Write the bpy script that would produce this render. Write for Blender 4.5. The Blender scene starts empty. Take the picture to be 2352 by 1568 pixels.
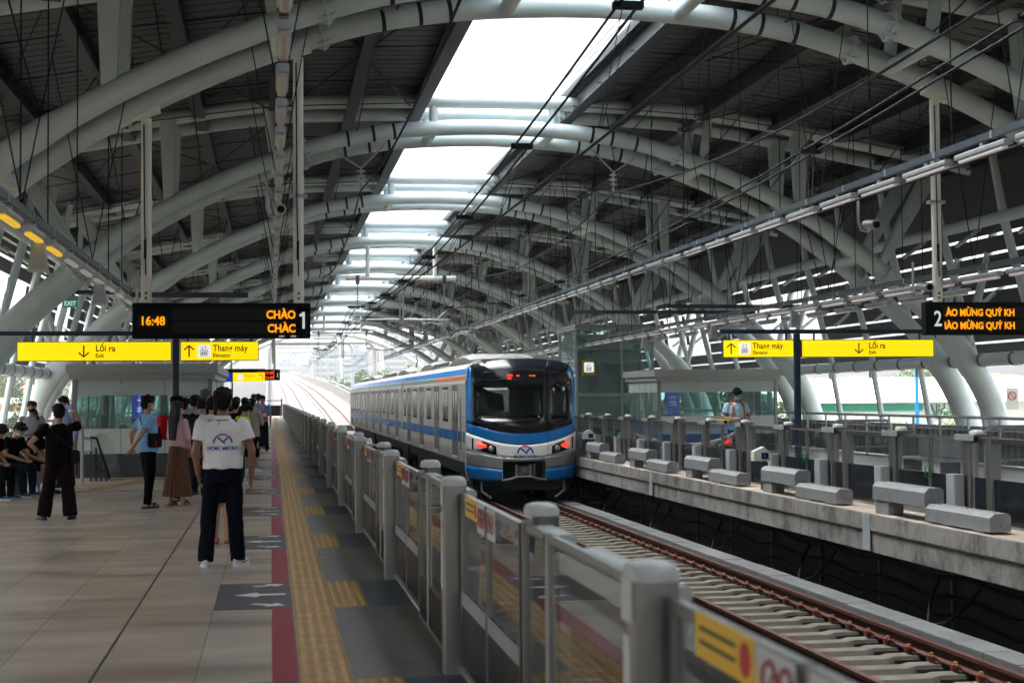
import bpy, bmesh, math, random
import numpy as np
from math import sin, cos, pi, radians, sqrt, atan2
from mathutils import Vector, Matrix, noise as mnoise
from mathutils.bvhtree import BVHTree
random.seed(7)
SC = bpy.context.scene
COL = SC.collection

# ------------------------------------------------------------------ camera, sky, sun, exposure
cam_d = bpy.data.cameras.new('camera')
cam_d.sensor_width = 36.0
cam_d.lens = 36.0 * 3500 / 2352
cam_d.clip_start = 0.1
cam_d.clip_end = 6000
cam_d.dof.use_dof = True
cam_d.dof.focus_distance = 26.0
cam_d.dof.aperture_fstop = 3.2
cam = bpy.data.objects.new('camera', cam_d)
COL.objects.link(cam)
_y, _p, _r = radians(8.989), radians(2.072), radians(0.45)
_f = Vector((sin(_y)*cos(_p), cos(_y)*cos(_p), sin(_p)))
_rt = Vector((cos(_y), -sin(_y), 0)); _up = _rt.cross(_f)
_rt2 = _rt*cos(_r) - _up*sin(_r); _up2 = _rt*sin(_r) + _up*cos(_r)
_m = Matrix((( _rt2.x, _up2.x, -_f.x, 0), (_rt2.y, _up2.y, -_f.y, 0), (_rt2.z, _up2.z, -_f.z, 1.63), (0, 0, 0, 1)))
cam.matrix_world = _m
SC.camera = cam

SUN_EL, SUN_AZ = radians(74), radians(-60)       # azimuth measured from +Y towards +X
w = bpy.data.worlds.new('World'); SC.world = w; w.use_nodes = True
nt = w.node_tree; nt.nodes.clear()
sky = nt.nodes.new('ShaderNodeTexSky'); sky.sky_type = 'NISHITA'; sky.sun_disc = False
sky.sun_elevation = SUN_EL; sky.sun_rotation = SUN_AZ
sky.air_density = 1.0; sky.dust_density = 6.0; sky.ozone_density = 1.0
hsv = nt.nodes.new('ShaderNodeHueSaturation'); hsv.inputs['Saturation'].default_value = 0.25
bg = nt.nodes.new('ShaderNodeBackground'); bg.inputs['Strength'].default_value = 0.15
wo = nt.nodes.new('ShaderNodeOutputWorld')
nt.links.new(sky.outputs[0], hsv.inputs['Color']); nt.links.new(hsv.outputs[0], bg.inputs['Color']); nt.links.new(bg.outputs[0], wo.inputs['Surface'])
sl = bpy.data.lights.new('sun', 'SUN'); sl.energy = 1.5; sl.angle = radians(70); sl.color = (1.0, 0.95, 0.88)
so = bpy.data.objects.new('sun', sl); COL.objects.link(so)
sd = Vector((sin(SUN_AZ)*cos(SUN_EL), cos(SUN_AZ)*cos(SUN_EL), sin(SUN_EL)))
so.rotation_euler = sd.to_track_quat('Z', 'Y').to_euler()
so.location = (0, 0, 60)
SC.view_settings.view_transform = 'Standard'; SC.view_settings.look = 'None'
SC.view_settings.exposure = 2.7; SC.view_settings.gamma = 1.0; SC.view_settings.use_curve_mapping = False
SC.cycles.max_bounces = 10; SC.cycles.diffuse_bounces = 4; SC.cycles.glossy_bounces = 4
SC.cycles.transparent_max_bounces = 24; SC.cycles.transmission_bounces = 6
SC.cycles.sample_clamp_indirect = 6.0
SC.cycles.use_denoising = True
SC.cycles.caustics_reflective = False; SC.cycles.caustics_refractive = False

# ------------------------------------------------------------------ materials
MATS = {}
def mat(name, col, rough=0.5, metal=0.0, ns=0, na=0.0, bump=0.0, bs=60, emit=0, stretch=(1, 1, 1), spec=0.5, rvar=0.0):
    if name in MATS: return MATS[name]
    m = bpy.data.materials.new(name); m.use_nodes = True
    t = m.node_tree; b = t.nodes['Principled BSDF']
    b.inputs['Base Color'].default_value = (*col, 1); b.inputs['Roughness'].default_value = rough
    b.inputs['Metallic'].default_value = metal; b.inputs['Specular IOR Level'].default_value = spec
    if emit:
        b.inputs['Emission Color'].default_value = (*col, 1); b.inputs['Emission Strength'].default_value = emit
    if ns or bump:
        tc = t.nodes.new('ShaderNodeTexCoord'); mp = t.nodes.new('ShaderNodeMapping')
        mp.inputs['Scale'].default_value = stretch
        t.links.new(tc.outputs['Object'], mp.inputs['Vector'])
    if ns:
        n = t.nodes.new('ShaderNodeTexNoise'); n.inputs['Scale'].default_value = ns; n.inputs['Detail'].default_value = 6
        n.inputs['Roughness'].default_value = 0.65
        r = t.nodes.new('ShaderNodeValToRGB')
        r.color_ramp.elements[0].position = 0.3; r.color_ramp.elements[1].position = 0.7
        r.color_ramp.elements[0].color = (*[c*(1-na) for c in col], 1); r.color_ramp.elements[1].color = (*[min(1, c*(1+na)) for c in col], 1)
        t.links.new(mp.outputs[0], n.inputs['Vector']); t.links.new(n.outputs['Fac'], r.inputs['Fac'])
        t.links.new(r.outputs['Color'], b.inputs['Base Color'])
        if rvar:
            mr = t.nodes.new('ShaderNodeMapRange')
            mr.inputs['To Min'].default_value = max(0.02, rough-rvar); mr.inputs['To Max'].default_value = rough+rvar
            t.links.new(n.outputs['Fac'], mr.inputs['Value']); t.links.new(mr.outputs[0], b.inputs['Roughness'])
    if bump:
        n2 = t.nodes.new('ShaderNodeTexNoise'); n2.inputs['Scale'].default_value = bs; n2.inputs['Detail'].default_value = 4
        bp = t.nodes.new('ShaderNodeBump'); bp.inputs['Strength'].default_value = bump; bp.inputs['Distance'].default_value = 0.01
        t.links.new(mp.outputs[0], n2.inputs['Vector']); t.links.new(n2.outputs['Fac'], bp.inputs['Height']); t.links.new(bp.outputs[0], b.inputs['Normal'])
    MATS[name] = m
    return m

def glass_mat(name, tint=(0.8, 0.9, 0.88), ior=1.5, rough=0.01, body=None, bodyf=0.0, mix_mul=1.0):
    m = bpy.data.materials.new(name); m.use_nodes = True; t = m.node_tree; t.nodes.clear()
    o = t.nodes.new('ShaderNodeOutputMaterial'); mx = t.nodes.new('ShaderNodeMixShader')
    tr = t.nodes.new('ShaderNodeBsdfTransparent'); tr.inputs['Color'].default_value = (*tint, 1)
    gl = t.nodes.new('ShaderNodeBsdfGlossy'); gl.inputs['Roughness'].default_value = rough
    fr = t.nodes.new('ShaderNodeFresnel')
    gm = t.nodes.new('ShaderNodeNewGeometry'); mr_ = t.nodes.new('ShaderNodeMapRange')     # the same pane reflectance from both faces of the thin slab
    mr_.inputs['To Min'].default_value = ior; mr_.inputs['To Max'].default_value = 1/ior
    t.links.new(gm.outputs['Backfacing'], mr_.inputs['Value']); t.links.new(mr_.outputs[0], fr.inputs['IOR'])
    mul = t.nodes.new('ShaderNodeMath'); mul.operation = 'MULTIPLY'; mul.inputs[1].default_value = mix_mul; mul.use_clamp = True
    t.links.new(fr.outputs[0], mul.inputs[0]); t.links.new(mul.outputs[0], mx.inputs['Fac'])
    base = tr
    if body is not None:
        df = t.nodes.new('ShaderNodeBsdfDiffuse'); df.inputs['Color'].default_value = (*body, 1)
        m2 = t.nodes.new('ShaderNodeMixShader'); m2.inputs['Fac'].default_value = bodyf
        t.links.new(tr.outputs[0], m2.inputs[1]); t.links.new(df.outputs[0], m2.inputs[2]); base = m2
    t.links.new(base.outputs[0], mx.inputs[1]); t.links.new(gl.outputs[0], mx.inputs[2]); t.links.new(mx.outputs[0], o.inputs['Surface'])
    MATS[name] = m
    return m

def M(n): return MATS[n]
mat('tube_paint', (0.56, 0.635, 0.655), 0.34, 0.0, 1.2, 0.10, 0.05, 40)
mat('post_paint', (0.82, 0.82, 0.75), 0.35, 0, 3, 0.06)
mat('deck_metal', (0.060, 0.060, 0.070), 0.5, 0.1, 0.8, 0.18)
mat('purlin_dark', (0.014, 0.020, 0.026), 0.5, 0.2, 3, 0.2)
mat('cable_dark', (0.006, 0.007, 0.010), 0.6, 0.0, spec=0.2)
mat('cable_steel', (0.10, 0.10, 0.105), 0.45, 0.5)
mat('galv', (0.42, 0.44, 0.46), 0.38, 0.6, 6, 0.15)
mat('tray_dark', (0.05, 0.065, 0.085), 0.45, 0.3, 5, 0.2)
mat('stainless', (0.27, 0.265, 0.25), 0.34, 0.9, 5, 0.16, 0.08, 90, stretch=(1, 1, 0.12), rvar=0.10)
mat('stainless_dark', (0.12, 0.12, 0.125), 0.3, 0.85, 4, 0.15)
mat('cap_white', (0.50, 0.52, 0.50), 0.35, 0, 5, 0.05)
mat('kick_dark', (0.008, 0.010, 0.014), 0.25, 0.0, 4, 0.2, spec=0.3)
mat('navy', (0.006, 0.022, 0.055), 0.3)
mat('board_black', (0.004, 0.005, 0.007), 0.6, spec=0.15)
mat('board_screen', (0.022, 0.021, 0.022), 0.7, spec=0.2)
mat('edge_paving', (0.13, 0.118, 0.105), 0.42, 0, 4, 0.28, 0.15, 60, rvar=0.08)  # darker stone, with part of the gates' shade put into the colour
mat('sign_yellow', (1.0, 0.70, 0.0), 0.4, emit=0.15)
mat('sign_blue', (0.01, 0.04, 0.55), 0.4, emit=0.10)
mat('sign_white', (0.85, 0.85, 0.85), 0.4, emit=0.12)
mat('sign_ink', (0.008, 0.007, 0.004), 0.5)
mat('sign_olive', (0.30, 0.25, 0.012), 0.4)
mat('ink_blue', (0.01, 0.03, 0.25), 0.5)
mat('led', (1.0, 0.30, 0.0), 0.5, emit=0.20)
mat('led_dim', (1.0, 0.10, 0.01), 0.5, emit=0.15)
mat('led_number', (0.55, 0.60, 0.60), 0.5, emit=0.12)
mat('exit_green', (0.0, 0.18, 0.09), 0.4, emit=0.10)
mat('lamp_white', (0.60, 0.565, 0.55), 0.3, 0, emit=0.0)
mat('lamp_lit', (0.62, 0.56, 0.55), 0.4, emit=0.035)
mat('lamp_amber', (0.8, 0.48, 0.03), 0.4, emit=0.12)
mat('concrete', (0.30, 0.28, 0.26), 0.85, 0, 1.6, 0.30, 0.3, 30)
mat('concrete_pale', (0.095, 0.098, 0.10), 0.85, 0, 1.1, 0.22, 0.3, 30)
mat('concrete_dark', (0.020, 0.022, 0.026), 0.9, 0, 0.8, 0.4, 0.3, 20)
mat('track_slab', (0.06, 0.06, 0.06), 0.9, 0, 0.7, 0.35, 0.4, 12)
mat('sleeper', (0.095, 0.082, 0.066), 0.85, 0, 3, 0.22, 0.3, 30)
mat('rail_rust', (0.065, 0.020, 0.013), 0.7, 0.2, 8, 0.3)
mat('rail_head', (0.10, 0.055, 0.045), 0.35, 0.7)
mat('pad_black', (0.02, 0.02, 0.022), 0.6)
mat('clip_red', (0.13, 0.025, 0.018), 0.5)
mat('clip_blue', (0.02, 0.04, 0.12), 0.4)
mat('clip_yellow', (0.30, 0.18, 0.07), 0.5)
mat('red_tape', (0.28, 0.006, 0.028), 0.36, 0, 9, 0.30, 0.15, 30, rvar=0.1)
mat('tactile', (0.47, 0.285, 0.11), 0.55, 0, 3, 0.22, 0.25, 60)
mat('mat_slate', (0.095, 0.085, 0.098), 0.45, 0, 3, 0.15)
mat('stone_blue', (0.060, 0.088, 0.108), 0.5, 0, 9, 0.25)
mat('paint_white', (0.72, 0.72, 0.70), 0.5, 0, 20, 0.06)
mat('barrier_grey', (0.19, 0.195, 0.20), 0.5, 0.15, 5, 0.16, 0.1, 30)
mat('white_panel', (0.58, 0.62, 0.56), 0.35, 0, 2, 0.04)
mat('panel_grey', (0.27, 0.295, 0.31), 0.35, 0, 2, 0.1)
mat('granite_dark', (0.045, 0.055, 0.065), 0.35, 0, 40, 0.3)
mat('rubber', (0.008, 0.008, 0.009), 0.7, spec=0.2)
mat('train_steel', (0.58, 0.55, 0.50), 0.42, 0.12, 1.2, 0.10, 0.0, 30, stretch=(0.2, 0.2, 4))
mat('train_blue', (0.003, 0.175, 0.52), 0.22, 0, 2, 0.05)
mat('train_white', (0.86, 0.84, 0.79), 0.25)
mat('train_grey', (0.30, 0.30, 0.30), 0.3, 0.3, 2, 0.1)
mat('train_black', (0.008, 0.010, 0.013), 0.12)
mat('train_green', (0.07, 0.22, 0.22), 0.3)
mat('train_door', (0.16, 0.14, 0.13), 0.4, 0.3)
mat('tactile_groove', (0.37, 0.22, 0.085), 0.7, 0, 5, 0.3, 0.25, 60)
mat('tactile_yellow', (0.46, 0.27, 0.07), 0.55, 0, 3, 0.2, 0.25, 60)
mat('train_orange', (0.75, 0.14, 0.02), 0.3)
mat('roof_grey', (0.22, 0.215, 0.20), 0.5, 0.2, 2, 0.12)
mat('tail_red', (1.0, 0.03, 0.01), 0.3, emit=0.35)
mat('lamp_glass', (0.35, 0.42, 0.42), 0.08, 0.4)
mat('under_dark', (0.012, 0.012, 0.014), 0.7)
mat('cab_grey', (0.10, 0.12, 0.115), 0.6)
mat('poster', (0.42, 0.44, 0.40), 0.5, 0, 14, 0.15)
mat('warehouse_roof', (0.80, 0.80, 0.80), 0.5, 0, 0.3, 0.04)
mat('warehouse_wall', (0.74, 0.75, 0.74), 0.6, 0, 0.2, 0.05)
mat('green_band', (0.0, 0.26, 0.18), 0.5)
mat('wall_yellow', (0.80, 0.52, 0.14), 0.7, 0, 1, 0.05)
mat('wall_pink', (0.50, 0.28, 0.22), 0.7, 0, 1, 0.1)
mat('roof_red', (0.45, 0.08, 0.05), 0.7, 0, 2, 0.2)
mat('far_tower', (0.20, 0.22, 0.25), 0.7, 0, 0.3, 0.1)
mat('ground', (0.13, 0.14, 0.09), 0.95, 0, 0.05, 0.4)
mat('hill_green', (0.05, 0.085, 0.03), 0.95, 0, 0.25, 0.5, 0.9, 0.6)
mat('trunk', (0.10, 0.07, 0.05), 0.9, 0, 4, 0.3)
mat('leaf', (0.065, 0.11, 0.028), 0.6, 0, 0.6, 0.55)
mat('leaf_pale', (0.10, 0.14, 0.045), 0.6, 0, 0.6, 0.5)
mat('fire_red', (0.45, 0.01, 0.01), 0.3)
glass_mat('psd_glass', (0.86, 0.89, 0.88), 1.6, 0.008, (0.25, 0.27, 0.26), 0.03, 1.25)
glass_mat('psd_glass_far', (0.84, 0.88, 0.87), 1.5, 0.008, (0.25, 0.27, 0.26), 0.02, 1.0)
glass_mat('encl_glass', (0.74, 0.88, 0.86), 1.5, 0.01, (0.45, 0.56, 0.54), 0.16)
glass_mat('train_glass', (0.42, 0.50, 0.48), 1.5, 0.01)
glass_mat('skylight_glass', (0.93, 0.96, 0.97), 1.2, 0.3, (0.8, 0.8, 0.8), 0.06, 0.15)

# platform floor: procedural granite tiles with joints
def floor_mat(name, x0, tw, major=None):
    m = bpy.data.materials.new(name); m.use_nodes = True; t = m.node_tree; b = t.nodes['Principled BSDF']
    L = t.links
    def nd(k, **kw):
        n = t.nodes.new(k)
        for a, v in kw.items(): setattr(n, a, v)
        return n
    g = nd('ShaderNodeNewGeometry'); sp = nd('ShaderNodeSeparateXYZ'); L.new(g.outputs['Position'], sp.inputs[0])
    def math(op, a, b_=None, c=None):
        n = nd('ShaderNodeMath', operation=op)
        for i, v in enumerate((a, b_, c)):
            if v is None: continue
            if isinstance(v, (int, float)): n.inputs[i].default_value = v
            else: L.new(v, n.inputs[i])
        return n.outputs[0]
    def line(coord, off, pitch, half):
        u = math('PINGPONG', math('SUBTRACT', coord, off), pitch/2)
        return math('LESS_THAN', u, half)
    lx = line(sp.outputs['X'], x0, tw, 0.0042)
    ly = line(sp.outputs['Y'], 0.32, 0.6, 0.0022)
    ly2 = line(sp.outputs['Y'], 17.9, 6.0, 0.012)
    j = math('MAXIMUM', math('MULTIPLY', lx, 0.75), math('MULTIPLY', ly, 0.45))
    j = math('MAXIMUM', j, math('MULTIPLY', ly2, 0.9))
    if major is not None:
        d = math('ABSOLUTE', math('SUBTRACT', sp.outputs['X'], major)); j = math('MAXIMUM', j, math('LESS_THAN', d, 0.009))
    n1 = nd('ShaderNodeTexNoise'); n1.inputs['Scale'].default_value = 1.3; n1.inputs['Detail'].default_value = 8
    mp = nd('ShaderNodeMapping'); mp.inputs['Scale'].default_value = (0.55, 1.6, 1)
    L.new(g.outputs['Position'], mp.inputs[0]); L.new(mp.outputs[0], n1.inputs['Vector'])
    n2 = nd('ShaderNodeTexNoise'); n2.inputs['Scale'].default_value = 120; n2.inputs['Detail'].default_value = 3
    L.new(g.outputs['Position'], n2.inputs['Vector'])
    # per tile tone
    fx = math('FLOOR', math('DIVIDE', math('SUBTRACT', sp.outputs['X'], x0), tw)); fy = math('FLOOR', math('DIVIDE', math('SUBTRACT', sp.outputs['Y'], 0.32), 0.6))
    cb = nd('ShaderNodeCombineXYZ'); L.new(fx, cb.inputs[0]); L.new(fy, cb.inputs[1])
    wn = nd('ShaderNodeTexWhiteNoise', noise_dimensions='2D'); L.new(cb.outputs[0], wn.inputs['Vector'])
    v = math('ADD', math('MULTIPLY', n1.outputs['Fac'], 0.7), math('ADD', math('MULTIPLY', n2.outputs['Fac'], 0.25), math('MULTIPLY', wn.outputs['Value'], 0.10)))
    r = nd('ShaderNodeValToRGB'); r.color_ramp.elements[0].position = 0.34; r.color_ramp.elements[1].position = 0.72
    r.color_ramp.elements[0].color = (0.24, 0.192, 0.155, 1); r.color_ramp.elements[1].color = (0.60, 0.50, 0.415, 1)
    L.new(v, r.inputs['Fac'])
    mx = nd('ShaderNodeMixRGB'); L.new(j, mx.inputs['Fac']); L.new(r.outputs[0], mx.inputs[1]); mx.inputs[2].default_value = (0.03, 0.03, 0.034, 1)
    L.new(mx.outputs[0], b.inputs['Base Color'])
    mr = nd('ShaderNodeMapRange'); mr.inputs['To Min'].default_value = 0.24; mr.inputs['To Max'].default_value = 0.46
    L.new(n1.outputs['Fac'], mr.inputs['Value']); L.new(mr.outputs[0], b.inputs['Roughness'])
    bp = nd('ShaderNodeBump'); bp.inputs['Strength'].default_value = 0.12; bp.inputs['Distance'].default_value = 0.004
    L.new(v, bp.inputs['Height']); L.new(bp.outputs[0], b.inputs['Normal'])
    MATS[name] = m
floor_mat('floor_tiles', 0.157, 0.6, -1.043)

# stained concrete of the platform edge: vertical drips
def stained(name, base, dark):
    m = bpy.data.materials.new(name); m.use_nodes = True; t = m.node_tree; b = t.nodes['Principled BSDF']; L = t.links
    tc = t.nodes.new('ShaderNodeTexCoord'); mp = t.nodes.new('ShaderNodeMapping'); mp.inputs['Scale'].default_value = (1, 1.5, 0.9)
    L.new(tc.outputs['Object'], mp.inputs[0])
    n = t.nodes.new('ShaderNodeTexNoise'); n.inputs['Scale'].default_value = 1.4; n.inputs['Detail'].default_value = 9; n.inputs['Roughness'].default_value = 0.75
    L.new(mp.outputs[0], n.inputs['Vector'])
    r = t.nodes.new('ShaderNodeValToRGB'); r.color_ramp.elements[0].position = 0.38; r.color_ramp.elements[1].position = 0.56
    r.color_ramp.elements[0].color = (*dark, 1); r.color_ramp.elements[1].color = (*base, 1)
    L.new(n.outputs['Fac'], r.inputs[0]); L.new(r.outputs[0], b.inputs['Base Color']); b.inputs['Roughness'].default_value = 0.9
    n2 = t.nodes.new('ShaderNodeTexNoise'); n2.inputs['Scale'].default_value = 25; L.new(tc.outputs['Object'], n2.inputs['Vector'])
    bp = t.nodes.new('ShaderNodeBump'); bp.inputs['Strength'].default_value = 0.35; bp.inputs['Distance'].default_value = 0.01
    L.new(n2.outputs['Fac'], bp.inputs['Height']); L.new(bp.outputs[0], b.inputs['Normal'])
    MATS[name] = m
stained('edge_concrete', (0.20, 0.19, 0.18), (0.060, 0.054, 0.050))
stained('parapet_stain', (0.17, 0.16, 0.15), (0.05, 0.045, 0.04))

# ------------------------------------------------------------------ mesh helpers
class MB:
    def __init__(s): s.v = []; s.f = []
    def add(s, vs, fs):
        o = len(s.v); s.v.extend([tuple(q) for q in vs]); s.f.extend([tuple(i+o for i in q) for q in fs]); return s
    def box(s, a, b):
        x0, y0, z0 = a; x1, y1, z1 = b
        if x0 > x1: x0, x1 = x1, x0
        if y0 > y1: y0, y1 = y1, y0
        if z0 > z1: z0, z1 = z1, z0
        return s.add([(x0,y0,z0),(x1,y0,z0),(x1,y1,z0),(x0,y1,z0),(x0,y0,z1),(x1,y0,z1),(x1,y1,z1),(x0,y1,z1)],
                     [(3,2,1,0),(4,5,6,7),(0,1,5,4),(1,2,6,5),(2,3,7,6),(3,0,4,7)])
    def cbox(s, c, d):
        return s.box([c[i]-d[i]/2 for i in range(3)], [c[i]+d[i]/2 for i in range(3)])
    def rbox(s, a, b, r=0.02, axis=1, n=3):
        """box with edges rounded along one axis (0,1,2)"""
        a = list(a); b = list(b)
        for i in range(3):
            if a[i] > b[i]: a[i], b[i] = b[i], a[i]
        i, j = [(1, 2), (2, 0), (0, 1)][axis]
        r = min(r, (b[i]-a[i])/2.01, (b[j]-a[j])/2.01)
        pts = []
        for (ci, cj, a0) in ((b[i]-r, b[j]-r, 0), (a[i]+r, b[j]-r, 90), (a[i]+r, a[j]+r, 180), (b[i]-r, a[j]+r, 270)):
            for k in range(n+1):
                t = radians(a0 + 90*k/n); pts.append((ci+r*cos(t), cj+r*sin(t)))
        vs = []
        for e in (a[axis], b[axis]):
            for (u, w_) in pts:
                q = [0, 0, 0]; q[axis] = e; q[i] = u; q[j] = w_; vs.append(q)
        N = len(pts)
        fs = [(k, (k+1) % N, N+(k+1) % N, N+k) for k in range(N)] + [tuple(range(N-1, -1, -1)), tuple(range(N, 2*N))]
        return s.add(vs, fs)
    def tube(s, pts, r, n=10, cap=True, closed=False):
        pts = [Vector(p) for p in pts]; rs = r if isinstance(r, (list, tuple)) else [r]*len(pts)
        vs = []; prev = None
        for k, p in enumerate(pts):
            if k == 0: d = pts[1]-pts[0]
            elif k == len(pts)-1: d = pts[-1]-pts[-2]
            else: d = (pts[k+1]-pts[k]).normalized() + (pts[k]-pts[k-1]).normalized()
            if d.length < 1e-9: d = Vector((0, 0, 1))
            d.normalize()
            if prev is None:
                u = Vector((0, 0, 1)) if abs(d.z) < 0.9 else Vector((1, 0, 0))
            else: u = prev
            a = d.cross(u)
            if a.length < 1e-6: a = d.orthogonal()
            a.normalize(); b = a.cross(d).normalized(); prev = b
            for i in range(n):
                t = 2*pi*i/n; vs.append(p + (a*cos(t)+b*sin(t))*rs[k])
        fs = []
        for k in range(len(pts)-1):
            for i in range(n):
                fs.append((k*n+i, k*n+(i+1) % n, (k+1)*n+(i+1) % n, (k+1)*n+i))
        if cap: fs += [tuple(range(n-1, -1, -1)), tuple(range((len(pts)-1)*n, len(pts)*n))]
        return s.add(vs, fs)
    def ell(s, c, r, n=12, m=8, rot=None):
        vs = []; fs = []
        for i in range(m+1):
            t = pi*i/m
            for j in range(n):
                p = 2*pi*j/n; q = Vector((r[0]*sin(t)*cos(p), r[1]*sin(t)*sin(p), r[2]*cos(t)))
                if rot is not None: q = rot @ q
                vs.append(q + Vector(c))
        for i in range(m):
            for j in range(n):
                a, b, c_, d = i*n+j, i*n+(j+1) % n, (i+1)*n+(j+1) % n, (i+1)*n+j
                if i == 0: fs.append((a, c_, d))
                elif i == m-1: fs.append((a, b, c_))
                else: fs.append((a, b, c_, d))
        return s.add(vs, fs)
    def cap(s, p0, r0, p1, r1, n=12, e0=True, e1=True, flat=1.0):
        """tapered capsule"""
        p0 = Vector(p0); p1 = Vector(p1); d = (p1-p0)
        if d.length < 1e-6: d = Vector((0, 0, 1e-3))
        dn = d.normalized(); pts = []; rs = []
        if e0:
            for k in range(4):
                t = pi/2*(k/4); pts.append(p0 - dn*r0*cos(t)); rs.append(max(r0*sin(t), r0*0.08))
        pts.append(p0); rs.append(r0)
        pts.append(p0+d*0.5); rs.append((r0+r1)/2)
        pts.append(p1); rs.append(r1)
        if e1:
            for k in range(1, 5):
                t = pi/2*(k/4); pts.append(p1 + dn*r1*sin(t)); rs.append(max(r1*cos(t), r1*0.08))
        return s.tube(pts, rs, n)
    def loft(s, rings, n=24, e=2.0, cap=True):
        """rings: (centre xyz, rx, ry) horizontal super-ellipses"""
        vs = []
        for c, rx, ry in rings:
            for i in range(n):
                t = 2*pi*i/n; ct, st = cos(t), sin(t)
                vs.append((c[0]+rx*abs(ct)**(2/e)*(1 if ct >= 0 else -1), c[1]+ry*abs(st)**(2/e)*(1 if st >= 0 else -1), c[2]))
        fs = []
        for k in range(len(rings)-1):
            for i in range(n): fs.append((k*n+i, k*n+(i+1) % n, (k+1)*n+(i+1) % n, (k+1)*n+i))
        if cap: fs += [tuple(range(n-1, -1, -1)), tuple(range((len(rings)-1)*n, len(rings)*n))]
        return s.add(vs, fs)
    def prism(s, poly, a, b, axis=1):
        """extrude 2-D polygon along axis from a to b; poly in the other two coords (x,z)/(y,z)/(x,y)"""
        vs = []
        for e in (a, b):
            for (u, v) in poly:
                vs.append({0: (e, u, v), 1: (u, e, v), 2: (u, v, e)}[axis])
        N = len(poly)
        return s.add(vs, [(k, (k+1) % N, N+(k+1) % N, N+k) for k in range(N)] + [tuple(range(N-1, -1, -1)), tuple(range(N, 2*N))])
    def quad(s, a, b, c, d): return s.add([a, b, c, d], [(0, 1, 2, 3)])
    def build(s, name, m, parent=None, smooth=False, loc=None):
        me = bpy.data.meshes.new(name); me.from_pydata(s.v, [], s.f)
        bm = bmesh.new(); bm.from_mesh(me); bmesh.ops.recalc_face_normals(bm, faces=bm.faces); bm.to_mesh(me); bm.free()
        if m is not None: me.materials.append(M(m) if isinstance(m, str) else m)
        if smooth:
            me.polygons.foreach_set('use_smooth', [True]*len(me.polygons))
            try: me.set_sharp_from_angle(angle=radians(40))
            except Exception: pass
        o = bpy.data.objects.new(name, me); COL.objects.link(o)
        if parent is not None: o.parent = parent
        if loc is not None: o.location = loc
        return o

def tag(o, label=None, cat=None, group=None, kind=None):
    if label: o['label'] = label
    if cat: o['category'] = cat
    if group: o['group'] = group
    if kind: o['kind'] = kind
    return o
def thing(name, label, cat, loc=(0, 0, 0), rz=0, group=None):
    o = bpy.data.objects.new(name, None); COL.objects.link(o); o.location = loc; o.rotation_euler = (0, 0, rz)
    o.empty_display_size = 0.1
    return tag(o, label, cat, group)
def struct(o, cat=None): o['kind'] = 'structure'; return o
def kids(o): return [c for c in ALLCH.get(o.name, [])]
ALLCH = {}
def copy_tree(root, loc=None, rz=None, label=None):
    def rec(o, par):
        c = o.copy(); COL.objects.link(c)
        if par is not None: c.parent = par
        for ch in [q for q in o.children]: rec(ch, c)
        return c
    r = rec(root, None)
    if loc is not None: r.location = loc
    if rz is not None: r.rotation_euler = (0, 0, rz)
    if label: r['label'] = label
    return r
ORD = ['first', 'second', 'third', 'fourth', 'fifth', 'sixth', 'seventh', 'eighth', 'ninth', 'tenth', 'eleventh', 'twelfth', 'thirteenth',
       'fourteenth', 'fifteenth', 'sixteenth', 'seventeenth', 'eighteenth', 'nineteenth', 'twentieth', 'twenty-first', 'twenty-second', 'twenty-third',
       'twenty-fourth', 'twenty-fifth', 'twenty-sixth', 'twenty-seventh', 'twenty-eighth', 'twenty-ninth', 'thirtieth', 'thirty-first', 'thirty-second']

def text_mesh(body, size, m, parent, loc=(0, 0, 0), rot=(pi/2, 0, 0), align='LEFT', ext=0.001, off=0.0, name='lettering', sx=1.0, space=1.0):
    cu = bpy.data.curves.new(name, 'FONT'); cu.body = body; cu.size = size; cu.extrude = ext; cu.offset = off
    cu.align_x = align; cu.resolution_u = 3; cu.space_character = space
    tmp = bpy.data.objects.new(name+'_src', cu); COL.objects.link(tmp)
    dg = bpy.context.evaluated_depsgraph_get()
    me = bpy.data.meshes.new_from_object(tmp.evaluated_get(dg)); me.name = name
    bpy.data.objects.remove(tmp); bpy.data.curves.remove(cu)
    me.materials.clear(); me.materials.append(M(m))
    if sx != 1.0:
        for v in me.vertices: v.co.x *= sx
    o = bpy.data.objects.new(name, me); COL.objects.link(o)
    if parent is not None: o.parent = parent
    o.location = loc; o.rotation_euler = rot
    return o

def stroke(pts, w):
    """thick 2-D polyline -> list of quads polygons (x,z)"""
    out = []
    for i in range(len(pts)-1):
        a = Vector(pts[i]); b = Vector(pts[i+1]); d = (b-a); 
        if d.length < 1e-6: continue
        n = Vector((-d.y, d.x)).normalized()*w/2
        out.append([a+n, a-n, b-n, b+n])
    return out
def stroke_mesh(mb, pts, w, y, t=0.001, ox=0, oz=0, closed=False):
    """ribbon in the XZ plane facing -Y"""
    P_ = [Vector(p) for p in pts]
    L_, R_ = [], []
    for i, p in enumerate(P_):
        if i == 0: d = P_[1]-P_[0]
        elif i == len(P_)-1: d = P_[-1]-P_[-2]
        else: d = (P_[i+1]-P_[i]).normalized()+(P_[i]-P_[i-1]).normalized()
        n = Vector((-d.y, d.x)).normalized()*w/2
        L_.append(p+n); R_.append(p-n)
    for i in range(len(P_)-1):
        mb.add([(ox+R_[i].x, y, oz+R_[i].y), (ox+R_[i+1].x, y, oz+R_[i+1].y), (ox+L_[i+1].x, y, oz+L_[i+1].y), (ox+L_[i].x, y, oz+L_[i].y)], [(0, 1, 2, 3)])
    return mb
def arc(cx, cz, r, a0, a1, n=12): return [(cx+r*cos(radians(a0+(a1-a0)*i/n)), cz+r*sin(radians(a0+(a1-a0)*i/n))) for i in range(n+1)]

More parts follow.
